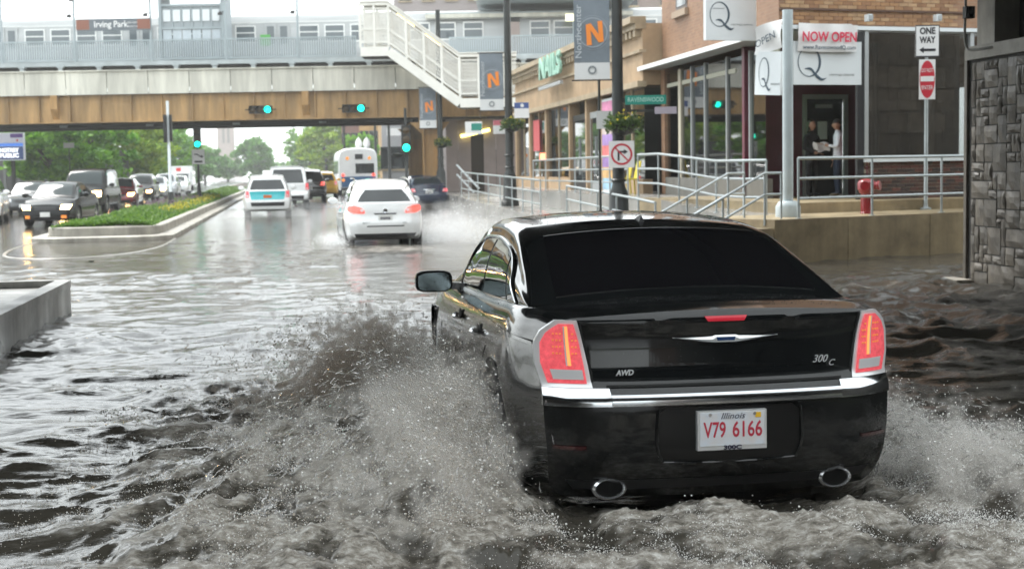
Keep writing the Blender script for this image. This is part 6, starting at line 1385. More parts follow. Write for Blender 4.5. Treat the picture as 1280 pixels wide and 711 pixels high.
# bus
M_busw = mat('bus_white', (.70, .71, .72), .3, coat=.3, noise=(2, .08)); M_busb = mat('bus_blue', (.03, .10, .22), .3)
bus = thing('city_bus', 'white city bus with round-shouldered tail and dark rear window', 'bus', (4.2, 96, 0))
sec = catmull([(1.22, 0, .35), (1.27, 0, .9), (1.27, 0, 2.2), (1.22, 0, 2.75), (1.02, 0, 3.02), (.5, 0, 3.12), (0, 0, 3.14)], 4)
mb = MB(); ys = [0, .06, .2, 6, 11.8, 12]; ks = [.95, .985, 1, 1, 1, .97]
ring = [(p.x, p.z) for p in sec] + [(-p.x, p.z) for p in sec[-2::-1]]
mb.grid([[(x * k, y, (z - 1.6) * k + 1.6) for x, z in ring] for y, k in zip(ys, ks)])
for y, k in ((0, .95), (12, .97)): mb.add([(x * k, y, (z - 1.6) * k + 1.6) for x, z in ring], [tuple(range(len(ring)))])
mb.build('body', M_busw, bus, smooth=True)
MB().box(-.18, 1.05, -.012, .05, 1.45, 2.10).build('rear_window', M_glass, bus)
MB().box(-.20, .32, -.016, .05, 2.38, 2.72).build('destination_sign', M_blackp, bus)
MB().box(-1.12, 1.12, -.012, .05, .55, 1.25).build('engine_door', M_busb, bus)
MB().box(-1.15, 1.15, -.10, .05, .33, .52).build('bumper', M_blackp, bus)
for x, z, m in ((-.7, 2.45, M_amber), (.75, 2.45, M_amber), (-1.0, 1.35, M_redlit), (1.0, 1.35, M_redlit), (-1.0, 1.02, M_amber), (1.0, 1.02, M_redl)):
    MB().lathe([(.11, .03), (.11, -.02), (.06, -.035)], 14, (x, 0, z), 'Y').build('marker_lamp' if z > 2 else 'tail_lamp', m, bus)
for sd in (-1, 1):
    for k in range(6): MB().box(sd * 1.24, sd * 1.282, 1.2 + k * 1.75, 2.75 + k * 1.75, 1.35, 2.3).build('side_window', M_glass, bus)
    for yc in (2.9, 9.2): MB().lathe([(.3, sd * 1.0), (.48, sd * 1.0), (.48, sd * 1.24), (.3, sd * 1.28)], 24, (0, yc, .48), 'X').build('wheel', M_tyre, bus)
# ---------------- oncoming lanes
def nose_details(o, c, lamp, grille, fog=None, lit=True, plate=.42, gm=None):
    for sd in (-1, 1):
        c.rows(c.front, [(z, sd * a, sd * b) for z, a, b in lamp], 'headlight', M_head if lit else M_headoff, o, 5, .012)
        if fog: c.rows(c.front, [(fog - .05, sd * .50, sd * .66), (fog + .05, sd * .50, sd * .66)], 'fog_lamp', M_amber if lit else M_blackp, o, 3, .008)
    g = c.rows(c.front, grille, 'grille', gm or M_blackp, o, 8, .010)
    c.rows(c.front, [(.24, -.55, .55), (.36, -.62, .62)], 'air_intake', M_blackp, o, 8, .006)
    if plate:
        y = c.front(0, plate)[1]; MB().box(-.155, .155, y - .03, y + .022, plate - .075, plate + .075).build('number_plate', M_plate, o)
ONC = math.pi
def oncoming(S, name, label, X, Y, paint, yaw=0, scale=1.0, lamp=None, grille=None, **k):
    # (X, Y) = middle of the front bumper
    Lc = S['L'] * scale; a = ONC + yaw
    loc = (X - (-math.sin(a)) * Lc, Y - math.cos(a) * Lc, .0)
    o, c = common_car(S, name, label, 'car', loc, a, paint, rear=False, scale=scale)
    nose_details(o, c, lamp or [(.58, .48, .74), (.72, .50, .80)], grille or [(.56, -.34, .34), (.68, -.36, .36)], **k)
    return o, c
M_dkgrey = mat('dark_grey_paint', (.008, .009, .010), .22, ior=1.36)
oncoming(SEDAN, 'black_hatchback', 'black oncoming hatchback with orange-tinted headlights lit beside the median nose', -8.05, 48.6, M_dkgrey, yaw=R(-4), fog=.34)
o, c = oncoming(BIGSUV, 'black_suv', 'big black oncoming SUV with chrome grille behind the hatchback', -9.1, 63.6, M_dkgrey, yaw=R(-3), lamp=[(.74, .56, .88), (.98, .54, .90)], grille=[(.66, -.46, .46), (.98, -.48, .48)], gm=M_chrome, plate=.54)
mb = MB()
for k in range(5): P = c.front(0, .70 + k * .06, .016); mb.box(-.44, .44, P[1] - .03, P[1] + .012, P[2] - .012, P[2] + .012)
mb.build('grille_bar', M_blackp, o)
oncoming(SUV, 'white_hatchback', 'white oncoming hatchback in the outer lane', -11.2, 53.0, M_white, yaw=R(6), lit=False)
oncoming(SEDAN, 'grey_sedan', 'grey sedan between the white and the black hatchbacks', -11.4, 63.5, mat('slate_paint', (.06, .065, .07), .2, coat=.7), lit=False)
oncoming(SEDAN, 'red_sedan', 'dark red oncoming sedan with headlights lit beside the planter', -8.9, 75.5, mat('red_paint', (.22, .012, .02), .16, coat=.9))
G = 'cars queuing beyond the red sedan'
for k, (X, Y, m) in enumerate(((-9.0, 86, M_dkgrey), (-9.0, 95, mat('silver_paint', (.35, .37, .39), .25, .3, coat=.5)), (-9.1, 104, MATS['silver_paint']), (-9.2, 116, M_white))):
    o, c = oncoming(SEDAN if k % 2 else SUV, 'queued_car', ['black car just behind the red sedan', 'silver sedan second behind the red sedan', 'silver hatchback third behind the red sedan', 'white sedan in front of the ambulance'][k], X, Y, m, lit=(k < 2)); o['group'] = G
amb = thing('ambulance', 'tall white box ambulance with red marking in the oncoming queue', 'ambulance', (-10.6, 140, 0)); amb.scale = (.85,) * 3
mb = MB(); mb.box(-1.15, 1.15, 1.4, 6, .6, 2.75); mb.add([(-1.0, -.9, .5), (1.0, -.9, .5), (1.0, 1.4, .5), (-1.0, 1.4, .5), (-.95, -.9, 1.05), (.95, -.9, 1.05), (.9, .0, 1.25), (-.9, .0, 1.25), (.85, .7, 2.05), (-.85, .7, 2.05), (.9, 1.4, 2.1), (-.9, 1.4, 2.1)], [(0, 3, 2, 1), (0, 1, 5, 4), (4, 5, 6, 7), (7, 6, 8, 9), (9, 8, 10, 11), (0, 4, 7, 9, 11, 3), (1, 2, 10, 8, 6, 5)])
mb.build('body', M_white, amb)
MB().add([(-.82, .02, 1.30), (.82, .02, 1.30), (.78, .66, 2.0), (-.78, .66, 2.0)], [(0, 1, 2, 3)]).build('windshield', M_glass, amb)
MB().box(-.62, -.1, 1.38, 1.42, 2.15, 2.55).build('red_marking', mat('ambulance_red', (.6, .02, .02), .4), amb)
for sd in (-1, 1):
    MB().cbox((sd * .75, -.9, .8), (.3, .04, .18)).build('headlight', M_headoff, amb)
    for yc in (.2, 4.6): MB().lathe([(.2, sd * .75), (.38, sd * .75), (.38, sd * .98), (.2, sd * 1.0)], 20, (0, yc, .38), 'X').build('wheel', M_tyre, amb)
# ================================================================== flood water
def vnoise(x, y, seed=0):
    xi = np.floor(x).astype(np.int64); yi = np.floor(y).astype(np.int64); fx = x - xi; fy = y - yi
    def hsh(a, b):
        n = (a * 374761393 + b * 668265263 + seed * 1442695041) & 0xFFFFFFFF
        n = ((n ^ (n >> 13)) * 1274126177) & 0xFFFFFFFF; return ((n ^ (n >> 16)) & 0xFFFF) / 65535.0 * 6.2831853
    def g(a, b, dx, dy): t = hsh(a, b); return np.cos(t) * dx + np.sin(t) * dy
    u = fx * fx * fx * (fx * (fx * 6 - 15) + 10); v = fy * fy * fy * (fy * (fy * 6 - 15) + 10)
    a = g(xi, yi, fx, fy); b = g(xi + 1, yi, fx - 1, fy); c_ = g(xi, yi + 1, fx, fy - 1); d = g(xi + 1, yi + 1, fx - 1, fy - 1)
    return (a + (b - a) * u + (c_ - a) * v + (a - b - c_ + d) * u * v) * 1.5
def fbm(x, y, o, seed): 
    s = np.zeros_like(x); a = .5
    for k in range(o): s += a * vnoise(x * 2 ** k, y * 2 ** k, seed + k * 17); a *= .5
    return s
def ridge(x, y, seed): return (1 - np.abs(vnoise(x, y, seed))) ** 2.2
def bumpf(a, b, s, y): return sstep(a - s, a + s, y) * (1 - sstep(b - s, b + s, y))
CL, CR = HX - .95, HX + .95          # flanks of the black sedan
def foam_f(X, Y):
    n = fbm(X * 1.1, Y * 1.1, 4, 91) * .55
    left = sstep(-1.75, -.2, X + n * 1.1) * (1 - sstep(CL + .1, CL + .5, X)) * bumpf(4.2, 10.9, .7, Y + n * 1.2 + (X - .9) * .55)
    right = (1 - sstep(3.6, 4.9, X + n)) * sstep(CR - .3, CR + .05, X) * bumpf(3.8, 8.6, .7, Y + n * 1.2)
    rear = bumpf(.6, 3.5, .5, X) * bumpf(3.0, 6.5, .35, Y)
    return np.clip(np.maximum(np.maximum(left, right), rear), 0, 1)
def mound(X, Y):
    n = 1 + .5 * fbm(X * 2.2, Y * 2.2, 3, 55)
    a = .22 * np.exp(-((X - .68) / .42) ** 2) * bumpf(6.0, 9.3, .7, Y) * n
    a += .16 * np.exp(-((X + .1) / .7) ** 2) * bumpf(5.2, 9.2, 1.2, Y) * n
    b = .34 * np.exp(-(((X - .48) / .36) ** 2 + ((Y - 10.35) / .42) ** 2)) * n
    c_ = .20 * np.exp(-((X - 3.38) / .36) ** 2) * bumpf(5.0, 8.4, .8, Y) * n
    c_ += .12 * np.exp(-((X - 4.05) / .4) ** 2) * bumpf(5.2, 8.2, .8, Y) * n
    d = .12 * bumpf(1.0, 2.9, .5, X) * bumpf(5.2, 6.6, .45, Y) * n
    e = -.07 * np.exp(-(((X - 4.75) / .3) ** 2)) * bumpf(4.5, 7.5, .8, Y)
    return a + b + c_ + d + e
def height(X, Y):
    A = np.interp(Y, [0, 8, 13, 20, 30, 40, 50, 60], [.16, .16, .15, .12, .064, .024, .007, .0006])
    wx = X + .25 * vnoise(X * .5, Y * .5, 7); wy = Y + .25 * vnoise(X * .5, Y * .5, 8)
    h = .50 * (ridge(wx * .55, wy * .95, 1) - .55) + .34 * (ridge(wx * 1.15 + 5, wy * 2.1, 2) - .55) + .15 * (ridge(wx * 2.6, wy * 4.3, 3) - .55) + .10 * fbm(wx * 3.1, wy * 6, 3, 4)
    patch = np.clip(.55 + 1.1 * fbm(X * .22 + 3, Y * .22, 3, 31), .15, 1.4)
    f = foam_f(X, Y)
    h = A * h * patch + mound(X, Y) + f * (.13 * fbm(X * 3.0, Y * 2.1, 5, 21) + .028 * fbm(X * 11, Y * 8, 4, 22))
    return h
nr_, ncol = 640, 760
d0 = 2.2 * (64 / 2.2) ** np.linspace(0, 1, nr_)
tt = np.linspace(-1, 1, ncol); tx = .40 * tt + .55 * tt ** 5
DD, TX = np.meshgrid(d0, tx, indexing='ij')
jit = rng.uniform(-.3, .3, DD.shape); DD = DD * (1 + jit * .002)
XC = DD * TX; WX = XC * math.cos(YAW) + DD * math.sin(YAW); WY = DD * math.cos(YAW) - XC * math.sin(YAW)
HZt = height(WX, WY); FO = np.clip(foam_f(WX, WY) * (.70 + 1.5 * fbm(WX * 3.0, WY * 2.1, 5, 21)), 0, 1)
# white water against the terrace and small streaks elsewhere
str_ = np.clip(fbm(WX * .9, WY * 1.6, 4, 61) * 2.4 - .35, 0, 1)
near_t = np.exp(-((WY - (24.6 + (WX - 8.5) * .35)) / 1.6) ** 2) * sstep(6.0, 7.5, WX)
rg_ = sstep(3.5, 6, WX) * bumpf(11, 21, 2, WY)
FO2 = np.clip(np.maximum(FO, np.maximum(str_ * near_t * .85, str_ * rg_ * .75)), 0, 1)
rog = np.exp(-((WX - 2) / 1.3) ** 2) * bumpf(29.5, 32.5, .8, WY); FO2 = np.maximum(FO2, rog * .55)
HZt += (near_t * .10 + rg_ * .10) * fbm(WX * 1.5, WY * 1.9, 5, 71) + rg_ * .09 * (ridge(WX * .8, WY * .9, 72) - .5)
V = np.stack([WX, WY, HZt], -1).reshape(-1, 3)
ii = np.arange(nr_ * ncol).reshape(nr_, ncol); F = np.stack([ii[:-1, :-1], ii[:-1, 1:], ii[1:, 1:], ii[1:, :-1]], -1).reshape(-1, 4)
me = bpy.data.meshes.new('flood_water'); me.vertices.add(len(V)); me.vertices.foreach_set('co', V.ravel()); me.loops.add(F.size); me.loops.foreach_set('vertex_index', F.ravel().astype(np.int32)); me.polygons.add(len(F)); me.polygons.foreach_set('loop_start', np.arange(0, F.size, 4, dtype=np.int32)); me.update(calc_edges=True)
me.polygons.foreach_set('use_smooth', [True] * len(F))
at = me.attributes.new('foam', 'FLOAT', 'POINT'); at.data.foreach_set('value', FO2.ravel().astype(np.float32))
wm = bpy.data.materials.new('flood_water'); wm.use_nodes = True; MATS['flood_water'] = wm; t = wm.node_tree; lk = t.links.new; b = t.nodes['Principled BSDF']
b.inputs['Base Color'].default_value = (.050, .045, .036, 1); b.inputs['Roughness'].default_value = .09; b.inputs['IOR'].default_value = 1.34
tc = t.nodes.new('ShaderNodeTexCoord'); mp = t.nodes.new('ShaderNodeMapping'); mp.inputs['Scale'].default_value = (.55, 1, 1); lk(tc.outputs['Object'], mp.inputs[0])
def noi(sc, det, rg=.6):
    n = t.nodes.new('ShaderNodeTexNoise'); n.inputs['Scale'].default_value = sc; n.inputs['Detail'].default_value = det; n.inputs['Roughness'].default_value = rg; lk(mp.outputs[0], n.inputs['Vector']); return n
n1 = noi(7, 6); bp = t.nodes.new('ShaderNodeBump'); bp.inputs['Strength'].default_value = .4; bp.inputs['Distance'].default_value = .02; lk(n1.outputs['Fac'], bp.inputs['Height']); lk(bp.outputs[0], b.inputs['Normal'])
fm = t.nodes.new('ShaderNodeBsdfPrincipled'); fm.inputs['Roughness'].default_value = .45
nf = noi(26, 8, .75); cr = t.nodes.new('ShaderNodeValToRGB'); lk(nf.outputs['Fac'], cr.inputs[0])
cr.color_ramp.elements[0].position = .36; cr.color_ramp.elements[0].color = (.12, .105, .085, 1); cr.color_ramp.elements[1].position = .66; cr.color_ramp.elements[1].color = (.84, .82, .78, 1)
e = cr.color_ramp.elements.new(.5); e.color = (.38, .345, .295, 1)
lk(cr.outputs[0], fm.inputs['Base Color']); b2 = t.nodes.new('ShaderNodeBump'); b2.inputs['Strength'].default_value = .9; b2.inputs['Distance'].default_value = .03; lk(nf.outputs['Fac'], b2.inputs['Height']); lk(b2.outputs[0], fm.inputs['Normal'])
af = t.nodes.new('ShaderNodeAttribute'); af.attribute_name = 'foam'; nb = noi(5, 7, .7)
ma = t.nodes.new('ShaderNodeMath'); ma.operation = 'MULTIPLY_ADD'; lk(nb.outputs['Fac'], ma.inputs[0]); ma.inputs[1].default_value = 3.4; ma.inputs[2].default_value = -1.95
m2 = t.nodes.new('ShaderNodeMath'); m2.operation = 'ADD'; lk(af.outputs['Fac'], m2.inputs[0]); lk(ma.outputs[0], m2.inputs[1])
m3 = t.nodes.new('ShaderNodeMath'); m3.operation = 'MULTIPLY'; m3.use_clamp = True; lk(m2.outputs[0], m3.inputs[0]); m4 = t.nodes.new('ShaderNodeMath'); m4.operation = 'MULTIPLY'; m4.inputs[1].default_value = 2.2; lk(af.outputs['Fac'], m4.inputs[0]); lk(m4.outputs[0], m3.inputs[1])
m5 = t.nodes.new('ShaderNodeMath'); m5.operation = 'MINIMUM'; m5.inputs[1].default_value = .93; lk(m3.outputs[0], m5.inputs[0])
mx = t.nodes.new('ShaderNodeMixShader'); lk(m5.outputs[0], mx.inputs[0]); lk(b.outputs[0], mx.inputs[1]); lk(fm.outputs[0], mx.inputs[2]); lk(mx.outputs[0], t.nodes['Material Output'].inputs[0])
me.materials.append(wm); wo = bpy.data.objects.new('flood_water', me); C.objects.link(wo); struct(wo)
# ------------------------------------------------------------------ droplets: real spheres, thrown on ballistic paths
def droplets(name, label, P, r, m):
    me = bpy.data.meshes.new(name); me.vertices.add(len(P)); me.vertices.foreach_set('co', P.astype(np.float32).ravel()); a = me.attributes.new('rad', 'FLOAT', 'POINT'); a.data.foreach_set('value', r.astype(np.float32)); me.materials.append(m)
    o = bpy.data.objects.new(name, me); C.objects.link(o)
    ng = bpy.data.node_groups.new(name, 'GeometryNodeTree'); ng.interface.new_socket('Geometry', in_out='INPUT', socket_type='NodeSocketGeometry'); ng.interface.new_socket('Geometry', in_out='OUTPUT', socket_type='NodeSocketGeometry')
    gi = ng.nodes.new('NodeGroupInput'); go = ng.nodes.new('NodeGroupOutput'); mtp = ng.nodes.new('GeometryNodeMeshToPoints'); na = ng.nodes.new('GeometryNodeInputNamedAttribute'); na.data_type = 'FLOAT'; na.inputs['Name'].default_value = 'rad'; sm = ng.nodes.new('GeometryNodeSetMaterial'); sm.inputs['Material'].default_value = m
    ng.links.new(gi.outputs[0], mtp.inputs['Mesh']); ng.links.new(na.outputs['Attribute'], mtp.inputs['Radius']); ng.links.new(mtp.outputs[0], sm.inputs[0]); ng.links.new(sm.outputs[0], go.inputs[0])
    md = o.modifiers.new('points', 'NODES'); md.node_group = ng
    return tag(o, label, 'spray', kind='stuff')
M_drop = mat('water_droplet', (.92, .91, .89), .12, ior=1.33)
M_dropb = mat('muddy_droplet', (.52, .465, .40), .15, ior=1.33)
def mist(name, label, P, radius, dens, col, voxel=.014):
    """spray cloud: fog grid grown round the thrown points"""
    me = bpy.data.meshes.new(name); me.vertices.add(len(P)); me.vertices.foreach_set('co', P.astype(np.float32).ravel())
    a = me.attributes.new('rad', 'FLOAT', 'POINT'); a.data.foreach_set('value', radius.astype(np.float32))
    m = bpy.data.materials.new(name); m.use_nodes = True; MATS[name] = m; tt_ = m.node_tree; tt_.nodes.clear(); oo = tt_.nodes.new('ShaderNodeOutputMaterial'); pv = tt_.nodes.new('ShaderNodeVolumePrincipled')
    pv.inputs['Color'].default_value = col + (1,); pv.inputs['Density'].default_value = dens; pv.inputs['Anisotropy'].default_value = .25; tt_.links.new(pv.outputs[0], oo.inputs['Volume'])
    me.materials.append(m); o = bpy.data.objects.new(name, me); C.objects.link(o)
    ng = bpy.data.node_groups.new(name, 'GeometryNodeTree'); ng.interface.new_socket('Geometry', in_out='INPUT', socket_type='NodeSocketGeometry'); ng.interface.new_socket('Geometry', in_out='OUTPUT', socket_type='NodeSocketGeometry')
    gi = ng.nodes.new('NodeGroupInput'); go = ng.nodes.new('NodeGroupOutput'); mtp = ng.nodes.new('GeometryNodeMeshToPoints'); na = ng.nodes.new('GeometryNodeInputNamedAttribute'); na.data_type = 'FLOAT'; na.inputs['Name'].default_value = 'rad'
    pv_ = ng.nodes.new('GeometryNodePointsToVolume'); pv_.resolution_mode = 'VOXEL_SIZE'; pv_.inputs['Voxel Size'].default_value = voxel; pv_.inputs['Density'].default_value = 1.0
    sm = ng.nodes.new('GeometryNodeSetMaterial'); sm.inputs['Material'].default_value = m
    ng.links.new(gi.outputs[0], mtp.inputs['Mesh']); ng.links.new(mtp.outputs[0], pv_.inputs['Points']); ng.links.new(na.outputs['Attribute'], pv_.inputs['Radius']); ng.links.new(pv_.outputs[0], sm.inputs[0]); ng.links.new(sm.outputs[0], go.inputs[0])
    o.modifiers.new('fog', 'NODES').node_group = ng
    return tag(o, label, 'spray', kind='stuff')
def ballistic(n, org, vx, vy, vz, spread, seed):
    r = np.random.default_rng(seed); o = np.array(org)[r.integers(0, len(org), n)] + r.normal(size=(n, 3)) * np.array(spread)
    nj = 150; cl = r.normal(size=(nj, 3)); ci = np.minimum(nj - 1, (r.uniform(0, 1, n) ** 1.6 * nj).astype(int)); o = np.array(org)[(ci * 7) % len(org)] + r.normal(size=(n, 3)) * np.array(spread)      # jets: droplets share a jet's velocity
    vxx = vx[0] + (vx[1] - vx[0]) * (.5 + .22 * cl[ci, 0]) + r.normal(size=n) * .17; vyy = vy[0] + (vy[1] - vy[0]) * (.5 + .22 * cl[ci, 1]) + r.normal(size=n) * .17; vzz = np.abs(vz[0] + (vz[1] - vz[0]) * (.5 + .25 * cl[ci, 2]) + r.normal(size=n) * .16)
    t_ = r.uniform(0, 1, n) * 2.05 * vzz / 9.81
    return np.stack([o[:, 0] + vxx * t_, o[:, 1] + vyy * t_, o[:, 2] + vzz * t_ - 4.905 * t_ ** 2], 1)
def surface_spray(n, x0, x1, y0, y1, s, seed):
    r = np.random.default_rng(seed); X = r.uniform(x0, x1, n); Y = r.uniform(y0, y1, n); f = foam_f(X, Y); k = r.uniform(0, 1, n) < f * (.10 + .9 * np.clip((fbm(X * 2.6, Y * 1.5, 4, 77) + .02) * 4, 0, 1)); X, Y, f = X[k], Y[k], f[k]
    z = height(X, Y) + np.abs(r.normal(size=len(X))) * s * f * (.4 + 1.5 * np.clip(fbm(X * 2, Y * 2, 3, 78) + .4, 0, 1)); return np.stack([X, Y, z], 1)
def clump(P, a, b, seed=5):
    x, y, z = P[:, 0], P[:, 1], P[:, 2]
    n3 = vnoise(x * 3.1 + z * 2.1, y * 3.1 - z * 1.7, seed) + .6 * vnoise(y * 6.5 + z * 4, x * 6.5 + z * 3.3, seed + 1) + .35 * vnoise(x * 14 + z * 9, y * 14 + z * 6, seed + 2)
    return P[np.random.default_rng(seed).uniform(0, 1, len(P)) < np.clip(a + b * n3, 0, 1)]
def clean(P):
    k = P[:, 2] > height(P[:, 0], P[:, 1]) - .01
    inside = (P[:, 0] > CL - .0) & (P[:, 0] < CR + .0) & (P[:, 1] > HY) & (P[:, 1] < HY + 5); return P[k & ~inside]
def nrad(P, r): return r * np.clip(.50 + .11 * (P[:, 1] - 4.5) + 2.2 * np.clip(P[:, 2] - .1, 0, .4), .45, 1.25)
def rad(n, lo, hi, seed): r = np.random.default_rng(seed); return np.clip(np.exp(r.normal(math.log(lo * 1.5), .45, n)), lo * .6, hi)
orgL = [(CL - .04, y, .02) for y in (6.6, 6.9, 7.2, 7.5, 7.8, 8.2, 8.7, 9.2)]; orgF = [(CL - .05, y, .05) for y in (10.1, 10.4, 10.6)]; orgR = [(CR + .02, y, .02) for y in (6.6, 7.0, 7.3, 7.6, 8.0)]
def thin(P, n, seed): return P[np.random.default_rng(seed).permutation(len(P))[:n]]
RR = lambda n, a_, b_, sd: np.random.default_rng(sd).uniform(a_, b_, n)
bL = clean(ballistic(120000, orgL, (-2.7, .3), (-2.0, .9), (.9, 3.3), (.04, .2, .03), 1)); bL = clump(bL, .42, 1.5); sL = clean(surface_spray(170000, -1.7, 1.1, 4.4, 10.8, .035, 2))
P = np.concatenate([bL[::2], sL[::3]]); droplets('left_splash_droplets', 'bright droplets thrown up along the left flank of the black sedan', P, nrad(P, rad(len(P), .0012, .0055, 3)), M_drop)
P = np.concatenate([bL[1::2], sL[1::2]]); droplets('left_muddy_droplets', 'muddy brown droplets mixed through the spray on the left flank of the black sedan', P, nrad(P, rad(len(P), .0012, .0055, 33)), M_dropb)
P = thin(clump(bL, .15, 2.0), 20000, 2); mist('left_splash_cloud', 'grey cloud of spray fanning from the left flank of the black sedan', P, RR(len(P), .012, .034, 4), 4.2, (.975, .945, .905))
bW = clean(ballistic(70000, [(CL - .03, y, .02) for y in (7.0, 7.25, 7.5, 7.9, 8.4, 9.0)], (-1.5, .25), (-1.5, .9), (1.1, 3.5), (.03, .18, .03), 41)); bW = np.concatenate([bW, clean(ballistic(26000, [(CL - .02, y, .05) for y in (7.1, 7.3, 7.5)], (-.9, .1), (-.9, .6), (1.8, 3.9), (.02, .14, .03), 46))]); bW = clump(bW, .45, 1.4)
droplets('rear_wheel_droplets', 'bright curtain of droplets hiding the rear wheel of the black sedan', bW[::2], rad(len(bW[::2]), .0014, .0062, 42), M_drop)
droplets('rear_wheel_mud', 'muddy droplets in the curtain at the rear wheel of the black sedan', bW[1::2], rad(len(bW[1::2]), .0014, .0062, 43), M_dropb)
P = thin(clump(bW, .2, 1.8), 17000, 44); mist('rear_wheel_cloud', 'grey-brown spray cloud at the rear wheel of the black sedan', P, RR(len(P), .012, .032, 45), 4.2, (.96, .925, .88))
def ligaments(name, label, n, org, vx, vy, vz, seed, m):
    """torn ropes of water: spindles stretched along their flight"""
    r = np.random.default_rng(seed); mb = MB(); k = 0
    while k < n:
        o_ = np.array(org[r.integers(0, len(org))]) + r.normal(size=3) * .05; v = np.array([r.uniform(*vx), r.uniform(*vy), r.uniform(*vz)]); t_ = r.uniform(.03, .9) * 2 * v[2] / 9.81
        p = o_ + v * t_ + np.array([0, 0, -4.905 * t_ ** 2]); w_ = v + np.array([0, 0, -9.81 * t_]); w_ /= np.linalg.norm(w_); k += 1
        if p[2] < .03 or (CL < p[0] < CR and HY - .02 < p[1] < HY + 5): continue
        ln = r.uniform(.012, .06); rr0 = r.uniform(.0016, .0042); q = [p + w_ * ln * (s_ - .5) + r.normal(size=3) * .0022 for s_ in (0, .25, .5, .75, 1)]
        mb.tube([tuple(a_) for a_ in q], [rr0 * .3, rr0, rr0 * .7, rr0 * 1.15, rr0 * .3], 5)
    return tag(mb.build(name, m, smooth=60), label, 'spray', kind='stuff')
M_lig = mat('clear_water', (.93, .92, .90), .05, ior=1.33, trans=.75)
ligaments('left_water_ropes', 'torn ropes of water flying from the left flank of the black sedan', 2600, orgL, (-2.8, .2), (-1.8, .9), (1.2, 3.6), 51, M_lig)
ligaments('front_water_ropes', 'torn ropes of muddy water flying from the front wheel of the black sedan', 900, orgF, (-3.4, .2), (-.8, 1.2), (1.4, 3.8), 52, M_lig)
ligaments('right_water_ropes', 'torn ropes of water flying from the right flank of the black sedan', 1300, orgR, (-.2, 2.5), (-2.2, .6), (1.0, 2.9), 53, M_lig)
bF = clean(ballistic(40000, orgF, (-3.6, .3), (-.8, 1.4), (1.2, 3.3), (.05, .12, .05), 4))
P = thin(bF, 26000, 5); droplets('front_wheel_droplets', 'muddy droplets bursting from the front wheel of the black sedan', P, rad(len(P), .0016, .0075, 5), M_dropb)
k = np.exp(-np.abs(bF[:, 0] - .5) * 1.6) > rng.uniform(0, 1, len(bF)); r_ = np.random.default_rng(61); lump = np.stack([r_.normal(.42, .20, 6000), r_.normal(10.3, .2, 6000), np.abs(r_.normal(.16, .17, 6000))], 1); lump[:, 2] *= 1 + .5 * vnoise(lump[:, 0] * 5, lump[:, 1] * 5, 3); lump = lump[(lump[:, 2] > 0) & (lump[:, 0] < CL)]
P = np.concatenate([thin(bF[k], 6000, 6), lump]); mist('front_wheel_cloud', 'brown curl of muddy spray beside the front wheel of the black sedan', P, RR(len(P), .012, .034, 7), 11.0, (.70, .62, .54))
bR = clean(ballistic(80000, orgR, (-.2, 2.6), (-2.4, .6), (.9, 2.9), (.03, .15, .03), 6)); bR = clump(bR, .42, 1.5); sR = clean(surface_spray(80000, 2.85, 4.9, 3.8, 8.8, .03, 7))
P = np.concatenate([thin(bR, 60000, 8), sR]); droplets('right_splash_droplets', 'bright droplets thrown up on the right flank of the black sedan', P, nrad(P, rad(len(P), .0011, .0048, 8)), M_drop)
P = thin(clump(bR, .15, 2.0), 12000, 9); mist('right_splash_cloud', 'grey cloud of spray on the right flank of the black sedan', P, RR(len(P), .012, .034, 11), 4.6, (.975, .945, .905))
sW = clean(surface_spray(80000, .6, 3.6, 3.6, 6.25, .015, 9)); sW = sW[sW[:, 2] < .17]
droplets('wake_droplets', 'boiling speckled wake right behind the black sedan', sW, nrad(sW, rad(len(sW), .0011, .0045, 11)), M_drop)
P = thin(ballistic(1500, [(x, 6.2, 0) for x in (1.2, 1.6, 2.0, 2.4, 2.8)], (-.6, .6), (-1.6, -.2), (.5, 1.9), (.15, .03, .02), 10), 900, 1); P = P[P[:, 2] > .02]
droplets('bumper_drops', 'loose drops flying in front of the rear bumper of the black sedan', P, rad(len(P), .0014, .005, 12), M_drop)
M_mist = mat('fine_mist', (.80, .82, .82), .4)
P = np.concatenate([ballistic(17000, [(3.0, y, .02) for y in (33, 33.6, 34.5, 36)], (.3, 5.2), (-3, .5), (.6, 3.6), (.1, .4, .03), 12), ballistic(4000, [(1.05, y, .02) for y in (33, 33.6, 36)], (-2.6, -.1), (-2.5, .5), (.3, 1.3), (.1, .4, .03), 13)])
P = P[P[:, 2] > 0]; droplets('crossover_droplets', 'pale droplets fanning out from the white crossover', thin(P, 5000, 13), rad(5000, .004, .011, 14), M_mist)
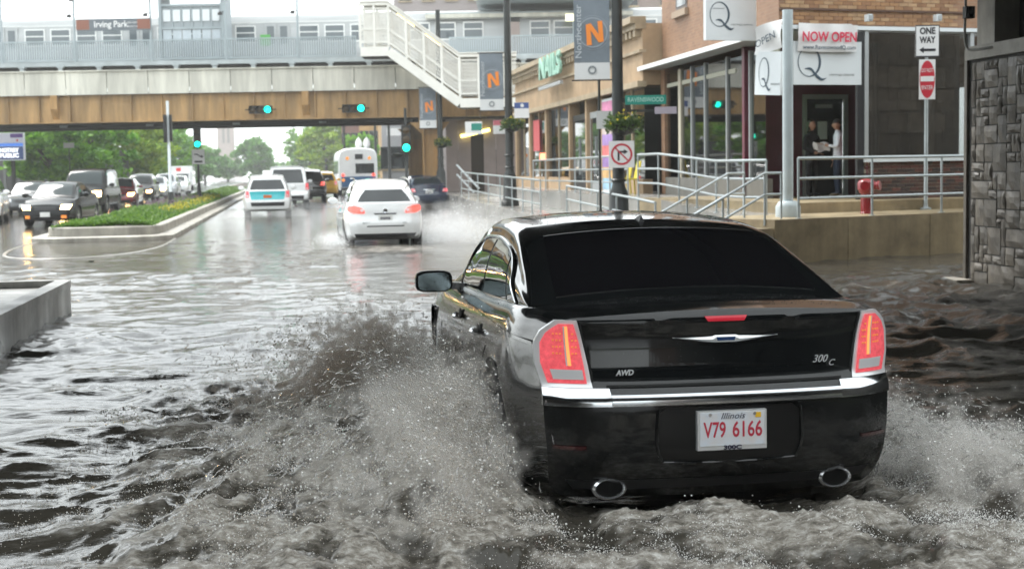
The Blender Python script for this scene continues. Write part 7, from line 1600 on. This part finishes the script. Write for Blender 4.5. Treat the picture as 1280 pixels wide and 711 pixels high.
Q = thin(P, 5000, 14); mist('crossover_spray', 'pale veil of spray fanning out from the white crossover', Q, RR(len(Q), .07, .18, 15), .28, (.95, .95, .95), .07)
P = ballistic(4000, [(-1.9, 54.8, .02), (-.1, 54.8, .02), (-1.2, 67, .02), (.6, 67, .02), (5.0, 63.4, 0), (6.6, 63.4, 0)], (-1.3, 1.3), (-3.4, -.2), (.3, 1.7), (.2, .3, .03), 15); P = P[P[:, 2] > 0]
mist('traffic_spray', 'fine spray behind the taxi and the cars ahead', P, RR(len(P), .10, .25, 16), .35, (.95, .95, .95), .09)
# rain beads standing on the black sedan
def beads(n, fn, seed):
    r = np.random.default_rng(seed); M_ = np.array(pm(car)); out = []
    for _ in range(n): out.append(fn(r))
    return np.array(out)
hc_ = Car(HERO)
P = np.concatenate([beads(300, lambda r: hc_.rear(r.uniform(-.56, .56), r.uniform(.76, 1.05), .001), 1), beads(250, lambda r: hc_.rear(r.uniform(-.8, .8), r.uniform(.3, .68), .001), 2), beads(700, lambda r: hc_.gtop(r.uniform(1.45, 2.6), r.uniform(-.95, .95), .001), 3), beads(500, lambda r: hc_.top(r.uniform(-.6, .6), r.uniform(.1, .6), .001), 4), beads(800, lambda r: hc_.side(-1, r.uniform(.4, 4.2), r.uniform(.5, .95), .001), 5)])
bo = droplets('rain_beads', None, P, rad(len(P), .0009, .0022, 20), mat('bead_water', (.03, .033, .033), .03, ior=1.5)); bo.parent = car; del bo['category']
# ------------------------------------------------------------------ rain haze
hz = MB(); hz.box(-930, 930, -230, 1630, -1.5, 32); hm_ = bpy.data.materials.new('rain_haze'); hm_.use_nodes = True; tt_ = hm_.node_tree; tt_.nodes.clear(); oo = tt_.nodes.new('ShaderNodeOutputMaterial'); pv = tt_.nodes.new('ShaderNodeVolumePrincipled')
pv.inputs['Color'].default_value = (.96, .98, .98, 1); pv.inputs['Density'].default_value = .0007; pv.inputs['Anisotropy'].default_value = .3; tt_.links.new(pv.outputs[0], oo.inputs['Volume']); MATS['rain_haze'] = hm_
tag(hz.build('haze', hm_), 'thin grey rain haze filling the street', 'haze', kind='stuff')
